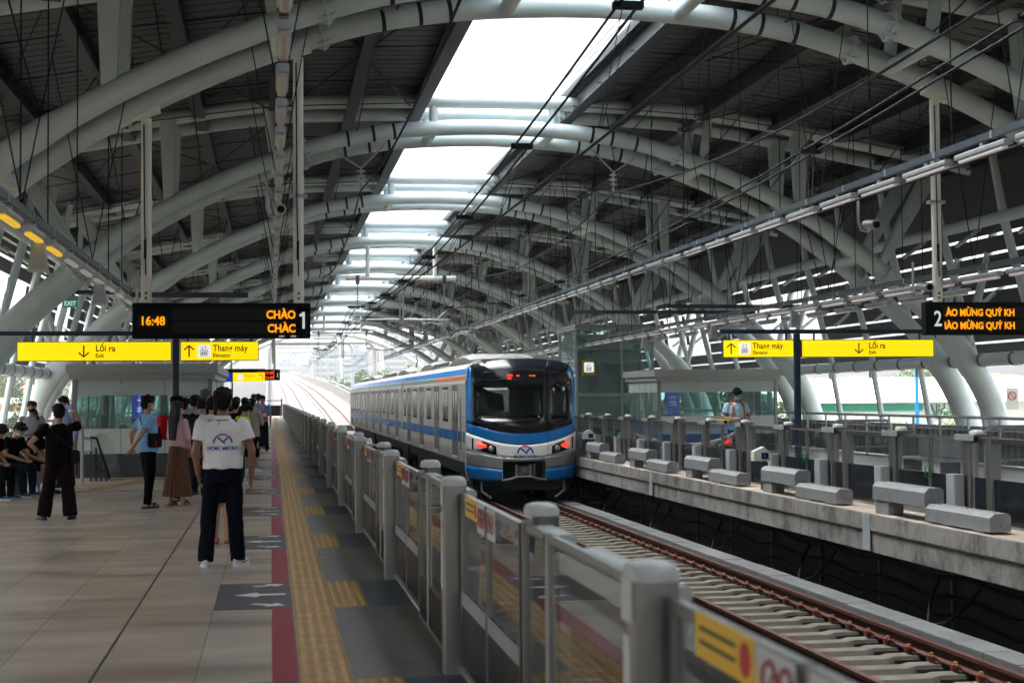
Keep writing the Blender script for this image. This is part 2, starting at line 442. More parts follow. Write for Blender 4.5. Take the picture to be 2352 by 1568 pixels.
def metro_logo(parent, cx, cz, R, y, red='logo_red', blue='logo_blue', wr=0.2):
    mb = stroke_mesh(MB(), arc(cx, cz, R*0.9, 62, 118), R*wr, y); a = mb.build('logo_red_arc', red, parent)
    mb = MB()
    stroke_mesh(mb, arc(cx, cz, R*0.9, 178, 122, 8), R*wr, y)
    stroke_mesh(mb, arc(cx, cz, R*0.9, 58, 2, 8), R*wr, y)
    stroke_mesh(mb, [(cx-R*0.50, cz+R*0.60), (cx+R*0.22, cz+R*0.02)], R*wr, y-0.0004)
    stroke_mesh(mb, [(cx+R*0.50, cz+R*0.60), (cx+R*0.14, cz+R*0.22)], R*wr, y-0.0004)
    b = mb.build('logo_blue_mark', blue, parent)
    return a, b
mat('logo_red', (0.55, 0.02, 0.02), 0.5); mat('logo_blue', (0.01, 0.07, 0.33), 0.5)
# ================================================================== THE SETTING
CX = 4.85
Y0, Y1 = -30.0, 142.0
RZ = -1.15                    # rail head
SLAB = -1.42
def gradez(y): 
    if y <= 118: return 0.0
    if y <= 250: return 0.030*(y-118)*min(1, (y-118)/40)
    return 0.030*132 + (y-250)*0.0215
YS = [Y1+1] + list(range(150, 900, 15))

# ground, far below the elevated station
g = MB().box((-480, -90, -14), (580, 1500, -13)); struct(g.build('ground', 'ground'))
# platforms: slabs as structure
MB().box((-8.2, Y0, -0.35), (1.20, Y1, 0.0)).build('platform_floor', 'floor_tiles')['kind'] = 'structure'
MB().box((8.10, Y0, -0.35), (17.6, Y1, 0.0)).build('platform_floor', 'floor_tiles')['kind'] = 'structure'
# structural body of the platform edge: lip, recess, fascia
def edge(xe, s):
    mb = MB()
    mb.box((xe, Y0, -0.30), (xe+s*0.35, Y1, -0.006)) if False else None
    for k in range(15):
        a = Y0+k*12.0+(1.97 if k else 0); b = min(Y1, Y0+(k+1)*12.0+1.93)
        mb.box((xe-s*0.045, a, -0.22), (xe-s*0.002, b, -0.005))
        mb.box((xe-s*0.018, a, -0.52), (xe-s*0.003, b, -0.25)); mb.box((xe-s*0.002, a, -0.52), (xe+s*0.16, b, -0.352))
    o = mb.build('platform_edge', 'edge_concrete'); struct(o)
    j = MB()
    for k in range(1, 15):
        y = Y0+k*12.0+1.95
        j.box((xe-s*0.052, y-0.13, -0.50), (xe-s*0.047, y+0.13, -0.01)); 
    j.build('expansion_joint', 'panel_grey')['kind'] = 'structure'
edge(8.10, 1); edge(1.20, -1)
# track bed
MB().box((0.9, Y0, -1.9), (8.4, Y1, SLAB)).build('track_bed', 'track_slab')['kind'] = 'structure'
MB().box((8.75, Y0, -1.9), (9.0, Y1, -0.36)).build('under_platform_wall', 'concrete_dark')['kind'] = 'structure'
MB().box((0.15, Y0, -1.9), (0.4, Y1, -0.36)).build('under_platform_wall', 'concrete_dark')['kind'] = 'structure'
# walkway slabs beside the right track (cable trough covers) and centre walkway
def slabs(x0, x1, z, name, ya, yb, pitch):
    mb = MB(); y = ya
    rr = random.Random(3)
    while y < yb:
        mb.rbox((x0, y+0.008, z-0.14), (x1, y+pitch-0.008, z+rr.uniform(-0.004, 0.004)), 0.01, 1, 1); y += pitch
    return mb.build(name, 'concrete_pale')
slabs(7.60, 7.98, -1.17, 'walkway_slabs', Y0, 60, 0.8)['kind'] = 'structure'
slabs(4.55, 5.15, -1.17, 'walkway_slabs', Y0, Y1, 1.0)['kind'] = 'structure'
TR = [2.78, 6.56]; GA = 0.75
# rails in the station and rising beyond it
RP = [(0, 0.072, 0.0), (0, 0.066, -0.035), (0, 0.018, -0.05), (0, 0.018, -0.13), (0, 0.075, -0.145), (0, 0.075, -0.16)]
def sweep(mb, prof, pts):
    """prof: list of (dx,dz) closed; pts: list of (x,y,z)"""
    N = len(prof); vs = []
    for p in pts:
        for (u, v) in prof: vs.append((p[0]+u, p[1], p[2]+v))
    fs = []
    for k in range(len(pts)-1):
        for i in range(N): fs.append((k*N+i, k*N+(i+1) % N, (k+1)*N+(i+1) % N, (k+1)*N+i))
    fs += [tuple(range(N-1, -1, -1)), tuple(range((len(pts)-1)*N, len(pts)*N))]
    mb.add(vs, fs)
prof = [(0.036, 0), (0.036, -0.036), (0.009, -0.05), (0.009, -0.135), (0.07, -0.150), (0.07, -0.165), (-0.07, -0.165), (-0.07, -0.150), (-0.009, -0.135), (-0.009, -0.05), (-0.036, -0.036), (-0.036, 0)]
path = [(0, Y0, RZ), (0, 118, RZ)] + [(0, y, RZ+gradez(y)) for y in [124, 130, 136, 142]+YS]
ct = 0
for tx, tn in ((TR[0], 'left-hand track beside the glass gates'), (TR[1], 'right-hand track the train stands on')):
    for s in (-1, 1):
        mb = MB(); sweep(mb, prof, [(tx+s*GA, p[1], p[2]) for p in path])
        o = mb.build('rail', 'rail_rust')
        tag(o, 'rusty %s steel rail of the %s' % ('left' if s < 0 else 'right', tn), 'rail', 'rusty running rails')
# sleepers: twin concrete blocks with pads and clips
def make_sleeper(detail=True):
    r = thing('sleeper', 'pale concrete block sleeper with rail pads and clips on the track bed', 'sleeper', (0, 0, 0))
    mb = MB()
    xs_ = (-1.08, -0.40, -0.30, 0.30, 0.40, 1.08); hs_ = (RZ-0.19, RZ-0.19, RZ-0.215, RZ-0.215, RZ-0.19, RZ-0.19)
    vs = []
    for x, h in zip(xs_, hs_): vs += [(x*1.02, -0.14, SLAB+0.001), (x, -0.115, h), (x, 0.115, h), (x*1.02, 0.14, SLAB+0.001)]
    fs = [(k*4+i, k*4+(i+1) % 4, k*4+4+(i+1) % 4, k*4+4+i) for k in range(5) for i in range(4)]+[(3, 2, 1, 0), (20, 21, 22, 23)]
    mb.add(vs, fs).build('concrete_block', 'sleeper', r)
    if detail:
        for s in (-1, 1):
            MB().box((s*GA-0.36, -0.155, SLAB+0.002), (s*GA+0.345, 0.155, SLAB+0.045)).build('rubber_boot', 'pad_black', r)
            MB().box((s*GA-0.12, -0.09, RZ-0.189), (s*GA+0.12, 0.09, RZ-0.167)).build('pad', 'pad_black', r)
            for q in (-1, 1):
                c = MB()
                c.tube([(s*GA+q*0.075, -0.06, RZ-0.15), (s*GA+q*0.12, -0.05, RZ-0.11), (s*GA+q*0.15, 0, RZ-0.125), (s*GA+q*0.12, 0.05, RZ-0.11), (s*GA+q*0.075, 0.06, RZ-0.15)], 0.016, 6)
                c.box((s*GA+q*0.10, -0.03, RZ-0.17), (s*GA+q*0.17, 0.03, RZ-0.10))
                c.build('rail_clip', 'clip_red' if q < 0 else 'clip_blue', r)
                MB().cbox((s*GA+q*0.125, 0, RZ-0.085), (0.035, 0.035, 0.03)).build('bolt', 'clip_yellow', r)
    return r
GS = 'concrete sleepers under the rails'
base = make_sleeper(); base['group'] = GS
sp = 0.60; n = 0
y = 12.4
ys_ = []
while y < 44: ys_.append(y); y += sp
for i, y in enumerate(ys_):
    if i == 0: o = base
    else: o = copy_tree(base)
    o.location = (TR[1], y, 0)
    o['label'] = 'pale concrete block sleeper with clips, on the right track ahead of the train'
simple = make_sleeper(True)
simple['group'] = GS; simple['label'] = 'pale concrete block sleeper of the left track seen through the glass gates'
ys2 = []; y = 5.0
while y < 48: ys2.append(y); y += sp
for i, y in enumerate(ys2):
    o = simple if i == 0 else copy_tree(simple)
    o.location = (TR[0], y, 0)
# far sleepers of the left track as one run
mb = MB(); y = 48.2
while y < 140:
    mb.box((TR[0]-1.08, y-0.11, SLAB+0.001), (TR[0]+1.08, y+0.11, RZ-0.17))
    y += sp
mb.build('distant_sleepers', 'sleeper')['kind'] = 'stuff'
bpy.data.objects['distant_sleepers']['label'] = 'run of far concrete sleepers of the left track'; bpy.data.objects['distant_sleepers']['category'] = 'sleepers'
# white box between rails
o = thing('track_box', 'flat white equipment box lying between the rails of the right track', 'equipment box', (5.75, 23.5, SLAB))
MB().rbox((-0.28, -0.22, 0), (0.28, 0.22, 0.17), 0.02, 1).build('box_body', 'cap_white', o)
MB().rbox((-0.30, -0.24, 0.172), (0.30, 0.24, 0.20), 0.01, 1).build('box_lid', 'cap_white', o)
# under platform brackets and cables (right side void)
for k in range(14):
    y = 11.5+k*2.4
    r = thing('cable_bracket', 'dark cable bracket with reddish arms under the right platform, %s from the camera' % ORD[k], 'bracket', (8.74, y, 0), group='cable brackets under the right platform')
    mb = MB().box((-0.05, -0.03, -1.40), (-0.002, 0.03, -0.5))
    mb.build('bracket_post', 'tray_dark', r)
    for z in (-0.75, -1.0, -1.25):
        MB().box((-0.34, -0.025, z), (-0.052, 0.025, z+0.035)).build('bracket_arm', 'rail_rust' if z == -1.0 else 'under_dark', r)
for k, (x, z) in enumerate(((8.60, -0.69), (8.52, -0.69), (8.60, -0.94), (8.50, -0.94), (8.60, -1.19))):
    pts = []; rr = random.Random(k)
    y = Y0
    while y < 100:
        pts.append((x, y, z)); pts.append((x+rr.uniform(-.02, .02), y+1.2, z-0.06-0.05*rr.random())); y += 2.4
    o = MB().tube(pts, 0.022, 6).build('cable', 'rubber', smooth=True)
    tag(o, 'black cable sagging along the %s bracket arms under the right platform' % ['upper inner', 'upper outer', 'middle inner', 'middle outer', 'lower'][k], 'cable', 'cables under the right platform')
for k in range(7):
    y = 13.2+k*4.8
    o = MB().tube([(8.55, y-0.5, -0.7), (8.45, y-0.3, -0.95), (8.30, y, -1.22), (8.2, y+0.35, -1.30), (8.35, y+0.6, -1.05), (8.55, y+0.7, -0.72)], 0.024, 6).build('cable_loop', 'rubber', smooth=True)
    tag(o, 'black cable loop hanging under the right platform edge, %s from the camera' % ORD[k], 'cable', 'cable loops under the right platform')

# ------------------------------------------------------------------ floor markings (left platform)
S4 = 0.004
PITCH = 4.77; P0 = 13.80
PK = [P0+PITCH*k for k in range(-2, 27)]
mats_y = [(p-1.76, p-0.10) for p in PK]
def spans(ya, yb):
    out = []; c = ya
    for a, b in mats_y:
        if b < ya or a > yb: continue
        out.append((c, a)); c = b
    out.append((c, yb)); return out
mb = MB(); mt = MB()
for a, b in spans(4.26+.1-4.8, 141):
    if b-a > 0.1: mb.box((0.002, a, 0.0), (0.152, b, S4))
o = mb.build('red_line', 'red_tape'); tag(o, kind='structure')
for i, (a, b) in enumerate(mats_y):
    mt.box((-0.445, a, 0.0), (0.155, b, S4))
mt.build('waiting_zone_marking', 'mat_slate')['kind'] = 'structure'
mb = MB()
for a, b in mats_y: mb.box((0.762, a, 0.0), (1.10, b, S4))
mb.build('edge_stone', 'stone_blue')['kind'] = 'structure'
# darker stone strip between tactile line and gates; colour includes the gates' shade
mb = MB()
for a, b in spans(-0.4, 141):
    y = a+0.004
    while y < b-0.02: e = min(b-0.004, y+0.6); mb.box((0.472, y, 0.0), (1.10, e-0.005, 0.0034)); y = e
mb.build('edge_paving', 'edge_paving')['kind'] = 'structure'
mb = MB()
def arrow(mb, c, L_, wd, ang, z):
    ca, sa = cos(ang), sin(ang)
    def T(u, v): return (c[0]+u*ca-v*sa, c[1]+u*sa+v*ca, z)
    mb.add([T(-L_/2, 0), T(-L_*0.05, -wd), T(L_*0.0, -wd*0.35), T(L_/2, -wd*0.35), T(L_/2, wd*0.35), T(0, wd*0.35), T(-L_*0.05, wd)], [(0, 1, 2, 3, 4, 5, 6)])
for a, b in mats_y:
    c = (a+b)/2
    arrow(mb, (-0.10, c, S4+0.004), 0.42, 0.15, 0, 0.008)
    arrow(mb, (-0.02, a+0.20, 0), 0.30, 0.11, pi-0.5, 0.008)
    arrow(mb, (-0.02, b-0.20, 0), 0.30, 0.11, pi+0.5, 0.008)
mb.build('arrow_markings', 'paint_white')['kind'] = 'structure'
# tactile paving with ridges
mb = MB(); gb = MB()
def tactile(x0, x1, ya, yb, mb, along=True):
    gb.box((x0, ya, 0), (x1, yb, 0.0035))
    if along:
        n_ = max(1, round((x1-x0)/0.075)); w_ = (x1-x0)/n_
        t = ya
        while t < yb-0.05:
            e = min(yb, t+0.3)
            for k in range(n_):
                xc = x0+(k+0.5)*w_
                mb.add([(xc-0.018, t+0.012, 0.0036), (xc+0.018, t+0.012, 0.0036), (xc+0.018, e-0.012, 0.0036), (xc-0.018, e-0.012, 0.0036),
                        (xc-0.011, t+0.018, 0.0085), (xc+0.011, t+0.018, 0.0085), (xc+0.011, e-0.018, 0.0085), (xc-0.011, e-0.018, 0.0085)],
                       [(4, 5, 6, 7), (0, 1, 5, 4), (1, 2, 6, 5), (2, 3, 7, 6), (3, 0, 4, 7)])
            t += 0.3
    else:
        n_ = max(1, round((yb-ya)/0.075)); w_ = (yb-ya)/n_
        for k in range(n_):
            yc = ya+(k+0.5)*w_
            mb.add([(x0, yc-0.018, 0.0036), (x1, yc-0.018, 0.0036), (x1, yc+0.018, 0.0036), (x0, yc+0.018, 0.0036),
                    (x0, yc-0.011, 0.0085), (x1, yc-0.011, 0.0085), (x1, yc+0.011, 0.0085), (x0, yc+0.011, 0.0085)],
                   [(4, 5, 6, 7), (0, 1, 5, 4), (1, 2, 6, 5), (2, 3, 7, 6), (3, 0, 4, 7)])
tactile(0.166, 0.466, 4.0, 141, mb)
mb.build('tactile_line', 'tactile')['kind'] = 'structure'
mb = MB()
for a, b in mats_y: tactile(0.470, 0.758, a, b, mb)
# cross path towards the escalator
tactile(-4.3, -0.47, 32.0, 32.3, mb, False)
tactile(-3.6, -0.02, 27.9, 28.0, mb, False)
mb.build('tactile_patch', 'tactile_yellow')['kind'] = 'structure'
gb.build('tactile_base', 'tactile_groove')['kind'] = 'structure'
mb = MB()
for k in range(14):
    x = -3.3+k*0.0; 
mb2 = MB()
for q in range(4):
    mb2.add([(-3.55+q*0.09, 27.95, 0.004), (-3.49+q*0.09, 27.95, 0.004), (-2.55+q*0.09, 31.95, 0.004), (-2.61+q*0.09, 31.95, 0.004)], [(0, 1, 2, 3)])
mb2.build('tactile_branch', 'tactile_yellow')['kind'] = 'structure'
MB().box((0.49, 15.62, 0.001), (0.66, 15.75, 0.006)).build('floor_drain_cover', 'stainless_dark')
tag(bpy.data.objects['floor_drain_cover'], 'small slotted metal drain cover set in the floor by the yellow tactile line', 'drain cover')

# ------------------------------------------------------------------ platform screen gates
def post_mesh(h, w_=0.20, d=0.16): return MB().rbox((-d/2, -w_/2, 0.0), (d/2, w_/2, h), 0.014, 2, 3)
def make_bay(s, detail=1):
    """bay local frame: x=0 on gate plane, y=0 at centre of the opening; s=+1: platform side is -x (left gates), s=-1: platform side is +x"""
    r = thing('platform_gate', 'glass platform gate', 'platform gate')
    H = 1.105
    for yy in (-1.18, 1.18):
        thin = s > 0 and yy < 0
        if thin:
            p = post_mesh(H, 0.14, 0.10).build('post', 'stainless_dark', r, smooth=True); p.location = (0.13, yy, 0.0)
            MB().box((0.024, yy-0.02, 0.0), (0.066, yy+0.02, H-0.02)).build('mullion', 'stainless', r)
        else:
            p = post_mesh(H, 0.125 if s > 0 else 0.17, 0.14).build('post', 'stainless', r, smooth=True); p.location = (0, yy, 0.0)
        c = MB().loft([((0, 0, H+0.001), 0.074, 0.080), ((0, 0, H+0.028), 0.074, 0.080), ((0, 0, H+0.047), 0.064, 0.068), ((0, 0, H+0.055), 0.040, 0.045)], 16, 4).build('post_cap', 'cap_white', r, smooth=True); c.location = ((0.11 if thin else 0.0) if s > 0 else 0.09, yy, 0)
        d = 1 if yy > 0 else -1
        if s < 0:
            MB().rbox((-0.10, yy-0.30, H-0.025), (0.16, yy+0.22, H+0.003), 0.01, 1).build('cover_plate', 'stainless_dark', r)
            MB().rbox((-0.108, yy-0.31, H-0.075), (-0.101, yy+0.23, H+0.003), 0.003, 1).build('cover_lip', 'galv', r)
        else: MB().rbox((0.055, yy+d*0.11, H-0.085), (0.155, yy+d*(1.30 if d > 0 else 0.58), H-0.035), 0.02, 1, 3).build('cover_plate', 'cap_white', r, smooth=True)
        MB().rbox((s*0.09, yy-0.02, 0.002), (s*0.24, yy+0.22, 0.60), 0.02, 2).build('motor_box', 'panel_grey', r)
    f = (post_mesh(H-0.02, 0.12, 0.15) if s < 0 else post_mesh(H-0.03, 0.035, 0.05)).build('frame_post', 'stainless', r, smooth=True); f.location = (0 if s < 0 else 0.045, 3.0, 0)
    # top rails
    px = 0.045 if s > 0 else 0.0; hw = 0.022 if s > 0 else 0.05; zb = H-0.07 if s > 0 else H-0.10
    MB().rbox((px-hw, 1.29, zb), (px+hw, 2.935, H-0.03), 0.012, 1).build('top_rail', 'stainless' if s > 0 else 'stainless_dark', r)
    MB().rbox((px-hw, 3.065, zb), (px+hw, 3.48, H-0.03), 0.012, 1).build('top_rail', 'stainless' if s > 0 else 'stainless_dark', r)
    # fixed panes
    for a, b in ((1.29, 2.935), (3.065, 3.48 if s < 0 else 3.56)):
        MB().box((px-0.006, a, 0.30 if s > 0 else 0.57), (px+0.006, b, zb-0.002)).build('fixed_pane', 'psd_glass' if s > 0 else 'psd_glass_far', r)
        MB().box((px-0.02, a, 0.03), (px+0.02, b, 0.298 if s > 0 else 0.568)).build('kick_panel', 'kick_dark', r)
        MB().box((px-0.03, a, 0.0), (px+0.03, b, 0.028)).build('sill', 'stainless', r)
    # two sliding leaves
    for sg in (-1, 1):
        lf = MB()
        a, b = (0.012, 1.07) if sg > 0 else (-1.07, -0.012)
        inner = a if sg > 0 else b
        fw = 0.022 if s > 0 else 0.035
        X0 = px
        lf.box((X0-0.018, a, 0.04), (X0+0.018, a+fw, H-0.04)); lf.box((X0-0.018, b-fw, 0.04), (X0+0.018, b, H-0.04))
        lf.box((X0-0.0175, a+fw, H-0.075), (X0+0.0175, b-fw, H-0.041)); lf.box((X0-0.0175, a+fw, 0.04), (X0+0.0175, b-fw, 0.075))
        lo = lf.build('door_leaf', 'stainless', r)
        MB().box((X0-0.005, a+fw, 0.50 if s > 0 else 0.57), (X0+0.005, b-fw, H-0.077)).build('pane', 'psd_glass' if s > 0 else 'psd_glass_far', lo)
        MB().box((X0-0.014, a+fw, 0.077), (X0+0.014, b-fw, 0.498 if s > 0 else 0.568)).build('kick_panel', 'kick_dark', lo)
        if s > 0: MB().box((X0-0.020, a+fw, 0.42), (X0-0.015, b-fw, 0.50)).build('grey_band', 'panel_grey', lo)
        if s < 0:
            MB().tube([(-0.03, sg*0.06, 0.50), (-0.055, sg*0.06, 0.53), (-0.055, sg*0.06, 0.63), (-0.03, sg*0.06, 0.66)], 0.011, 6).build('handle', 'handle_green', lo)
    if s > 0:
        # stickers on the leaf next to the far post, on the platform face
        x = 0.045-0.021
        y1_, y0_ = 1.02, 0.55
        st = MB().box((x-0.002, 0.31, 0.955), (x, 0.80, 1.07)).build('warning_sticker', 'sign_yellow_sticker', r)
        ink = MB()
        for q in range(2): ink.box((x-0.0032, 0.45, 0.992+q*0.035), (x-0.0022, 0.76, 1.003+q*0.035))
        ink.build('sticker_print', 'sign_ink', st)
        c = MB(); c.tube([(x-0.0034, 0.375, 1.012), (x-0.0024, 0.375, 1.012)], 0.042, 16); c.build('stop_disc', 'logo_red', st)
        ws = MB().box((x-0.002, 0.03, 0.905), (x, 0.30, 1.06)).build('prohibition_sticker', 'sticker_white', r)
        for q in range(2):
            rg = MB(); cy = 0.085+q*0.11
            pts = [(x-0.0035, cy+0.048*cos(t*pi/8), 0.99+0.048*sin(t*pi/8)) for t in range(17)]
            rg.tube(pts, 0.006, 5, cap=False); rg.tube([(x-0.0035, cy-0.033, 1.023), (x-0.0035, cy+0.033, 0.957)], 0.0035, 5)
            rg.build('prohibition_ring', 'sticker_red', ws)
        tr = MB().prism([(0.245, 0.93), (0.295, 0.93), (0.27, 1.03)], x-0.0035, x-0.0022, 0).build('warning_triangle', 'sign_yellow_sticker', ws)
        MB().box((-0.0735, 1.14, 0.50), (-0.0705, 1.22, 0.95)).build('notice_label', 'sticker_white', r)
        MB().box((-0.0735, 1.12, 0.99), (-0.0705, 1.24, 1.11)).build('gate_number_plate', 'sticker_white', r)
        ws2 = MB().box((x-0.002, -0.36, 0.905), (x, -0.06, 1.06)).build('prohibition_sticker', 'sticker_white', r)
        for q in range(2):
            rg = MB(); cy = -0.13-q*0.13
            rg.tube([(x-0.0035, cy+0.048*cos(t*pi/8), 0.99+0.048*sin(t*pi/8)) for t in range(17)], 0.0045, 5, cap=False); rg.tube([(x-0.0035, cy-0.033, 1.023), (x-0.0035, cy+0.033, 0.957)], 0.0035, 5)
            rg.build('prohibition_ring', 'sticker_red', ws2)
    return r
mat('sticker_red', (0.40, 0.09, 0.11), 0.5)
mat('handle_green', (0.0, 0.16, 0.04), 0.4)
mat('sign_yellow_sticker', (0.85, 0.52, 0.02), 0.45)
mat('sticker_white', (0.62, 0.62, 0.60), 0.5)
GX = 1.07
bayL = make_bay(1); bayR = make_bay(-1)
GL = 'glass gates along the near platform edge'; GR = 'glass gates along the far platform edge'
for k, p in enumerate(PK):
    o = bayL if k == 0 else copy_tree(bayL)
    o.location = (GX, p-1.18, 0)
    o['group'] = GL
    o['label'] = 'stainless and glass platform gate of the left platform, %s from the camera' % ORD[k]
RC = [19.45+4.8*k for k in range(-1, 14)]
for k, c in enumerate(RC):
    o = bayR if k == 0 else copy_tree(bayR)
    o.location = (8.78, c, 0)
    o['group'] = GR
    o['label'] = 'stainless glass platform gate with green handles on the right platform, %s from the camera' % ORD[k]
# yellow topped cover plate
o = MB().rbox((8.42, 27.9, 1.152), (8.72, 28.5, 1.158), 0.002, 1).build('yellow_cover_film', 'sign_yellow_sticker')
tag(o, 'yellow film covering one gate cover plate near the navy sign post', 'cover film')
# end gate
r = thing('end_gate', 'black end gate closing the left platform beyond the last glass gates', 'gate', (0, 141.4, 0))
MB().box((-8.1, -0.05, 0.03), (0.86, 0.05, 1.0)).build('gate_panel', 'board_black', r)
MB().box((-8.1, -0.04, 1.40), (0.86, 0.04, 1.47)).build('gate_rail', 'board_black', r)
MB().box((0.87, -0.08, 0.0), (1.0, 0.08, 1.6)).build('gate_post', 'stainless_dark', r)
# concrete impact / cable boxes on the right edge
def make_duct():
    r = thing('cable_box_pair', 'pair of grey metal cable boxes', 'cable box')
    u = MB(); u.prism([(-0.13, 0.19), (-0.13, 0.37), (-0.07, 0.43), (0.10, 0.43), (0.13, 0.40), (0.13, 0.19)], 0.02, 1.70, 1)
    uo = u.build('upper_box', 'barrier_grey', r, smooth=False)
    bl = MB()
    for y in (0.10, 0.85, 1.6): bl.tube([(0.0, y, 0.431), (0.0, y, 0.438)], 0.012, 8)
    bl.tube([(0.0, 0.018, 0.25), (0.0, 0.012, 0.25)], 0.014, 8)
    bl.build('bolts', 'stainless_dark', uo)['kind'] = 'stuff'
    MB().box((-0.115, 1.20, 0.001), (0.10, 1.64, 0.188)).build('pedestal', 'barrier_grey', r)
    lw = MB(); lw.prism([(-0.13, 0.03), (-0.13, 0.19), (-0.07, 0.24), (0.10, 0.24), (0.13, 0.21), (0.13, 0.03)], -1.75, 0.0, 1)
    lo = lw.build('lower_box', 'barrier_grey', r)
    bl = MB()
    for y in (-0.15, -0.9, -1.6): bl.tube([(0.0, y, 0.241), (0.0, y, 0.248)], 0.012, 8)
    bl.tube([(0.0, -1.752, 0.10), (0.0, -1.758, 0.10)], 0.014, 8)
    bl.build('bolts', 'stainless_dark', lo)['kind'] = 'stuff'
    MB().box((-0.09, -1.5, 0.001), (0.09, -1.2, 0.028)).build('foot_plate', 'galv', r)
    MB().box((-0.10, -0.6, 0.001), (0.10, -0.35, 0.028)).build('foot_plate', 'galv', r)
    return r
dp = make_duct()
DY = [18.05+4.83*k for k in range(-1, 6)]
for k, y in enumerate(DY):
    o = dp if k == 0 else copy_tree(dp)
    o.location = (8.28, y+0.2, 0); o['group'] = 'cable boxes on the right platform edge'
    o['label'] = 'stepped pair of grey metal cable boxes on the right platform edge, %s from the camera' % ORD[k]
# small sensor heads on stands
def sensor(x, y, n):
    r = thing('beam_sensor', 'grey sensor head with blue light on the right platform edge, %s the camera' % n, 'sensor', (x, y, 0), group='sensors on the right platform edge')
    MB().box((0.0, -0.05, 0.001), (0.10, 0.06, 0.48)).build('stand', 'stainless_dark', r)
    MB().prism([(-0.16, 0.50), (-0.16, 0.66), (0.02, 0.74), (0.16, 0.62), (0.16, 0.50)], -0.09, 0.09, 1).build('sensor_head', 'cap_white', r)
    MB().box((-0.03, -0.094, 0.53), (0.10, -0.091, 0.64)).build('lens_plate', 'board_black', r)
    MB().cbox((0.03, -0.097, 0.585), (0.03, 0.004, 0.03)).build('indicator', 'sign_blue', r)
sensor(8.30, 25.2, 'nearer to'); sensor(8.30, 39.6, 'farther from')

# ------------------------------------------------------------------ roof
ARCH = [(0, 7.55), (1.5, 7.49), (2.7, 7.35), (3.7, 7.13), (5.0, 6.68), (6.2, 6.15), (7.2, 5.62), (8.2, 4.98), (9.0, 4.35), (9.9, 3.58), (10.6, 2.85), (11.2, 2.05), (11.55, 1.35), (11.85, 0.4), (12.0, -0.3)]
CH = [(0, 8.12), (4.0, 8.02), (5.5, 7.85), (6.8, 7.64), (9.4, 7.17), (11.0, 6.83), (12.4, 6.5)]
DECK = [(1.56, 8.34), (4.0, 8.27), (5.5, 8.12), (6.8, 7.93), (9.4, 7.50), (11.0, 7.18), (12.9, 6.78)]
def interp(tab, d):
    d = abs(d)
    for i in range(len(tab)-1):
        if d <= tab[i+1][0]:
            t = (d-tab[i][0])/(tab[i+1][0]-tab[i][0]); return tab[i][1]+t*(tab[i+1][1]-tab[i][1])
    return tab[-1][1]
def smooth_curve(tab, n=4):
    """Catmull-Rom through the mirrored table"""
    full = [(-d, z) for d, z in reversed(tab[1:])] + list(tab)
    out = []
    for i in range(len(full)-1):
        p0 = full[max(0, i-1)]; p1 = full[i]; p2 = full[i+1]; p3 = full[min(len(full)-1, i+2)]
        for k in range(n):
            t = k/n
            out.append(tuple(0.5*((2*p1[j])+(-p0[j]+p2[j])*t+(2*p0[j]-5*p1[j]+4*p2[j]-p3[j])*t*t+(-p0[j]+3*p1[j]-3*p2[j]+p3[j])*t**3) for j in (0, 1)))
    out.append(full[-1]); return out
AC = smooth_curve(ARCH, 3); CC = smooth_curve(CH, 3)
FR = [21.0+12.0*k for k in range(0, 11)]
SEP = 1.55
def flange(mb, c, d, r):
    """ring flange with gusset fins around a tube at c, axis d"""
    c = Vector(c); d = Vector(d).normalized()
    mb.tube([c-d*0.014, c+d*0.014], r*1.42, 20)
    a = d.cross(Vector((0, 1, 0))).normalized(); b = a.cross(d)
    for sg in (-1, 1):
        for k in range(8):
            t = 2*pi*k/8; u = a*cos(t)+b*sin(t); nrm = d.cross(u)*0.008
            p = [c+d*sg*0.016+u*r*0.98, c+d*sg*0.016+u*r*1.38, c+d*sg*0.13+u*r*0.98]
            vs = [q+nrm for q in p]+[q-nrm for q in p]
            mb.add(vs, [(0, 1, 2), (5, 4, 3), (0, 3, 4, 1), (1, 4, 5, 2), (2, 5, 3, 0)])
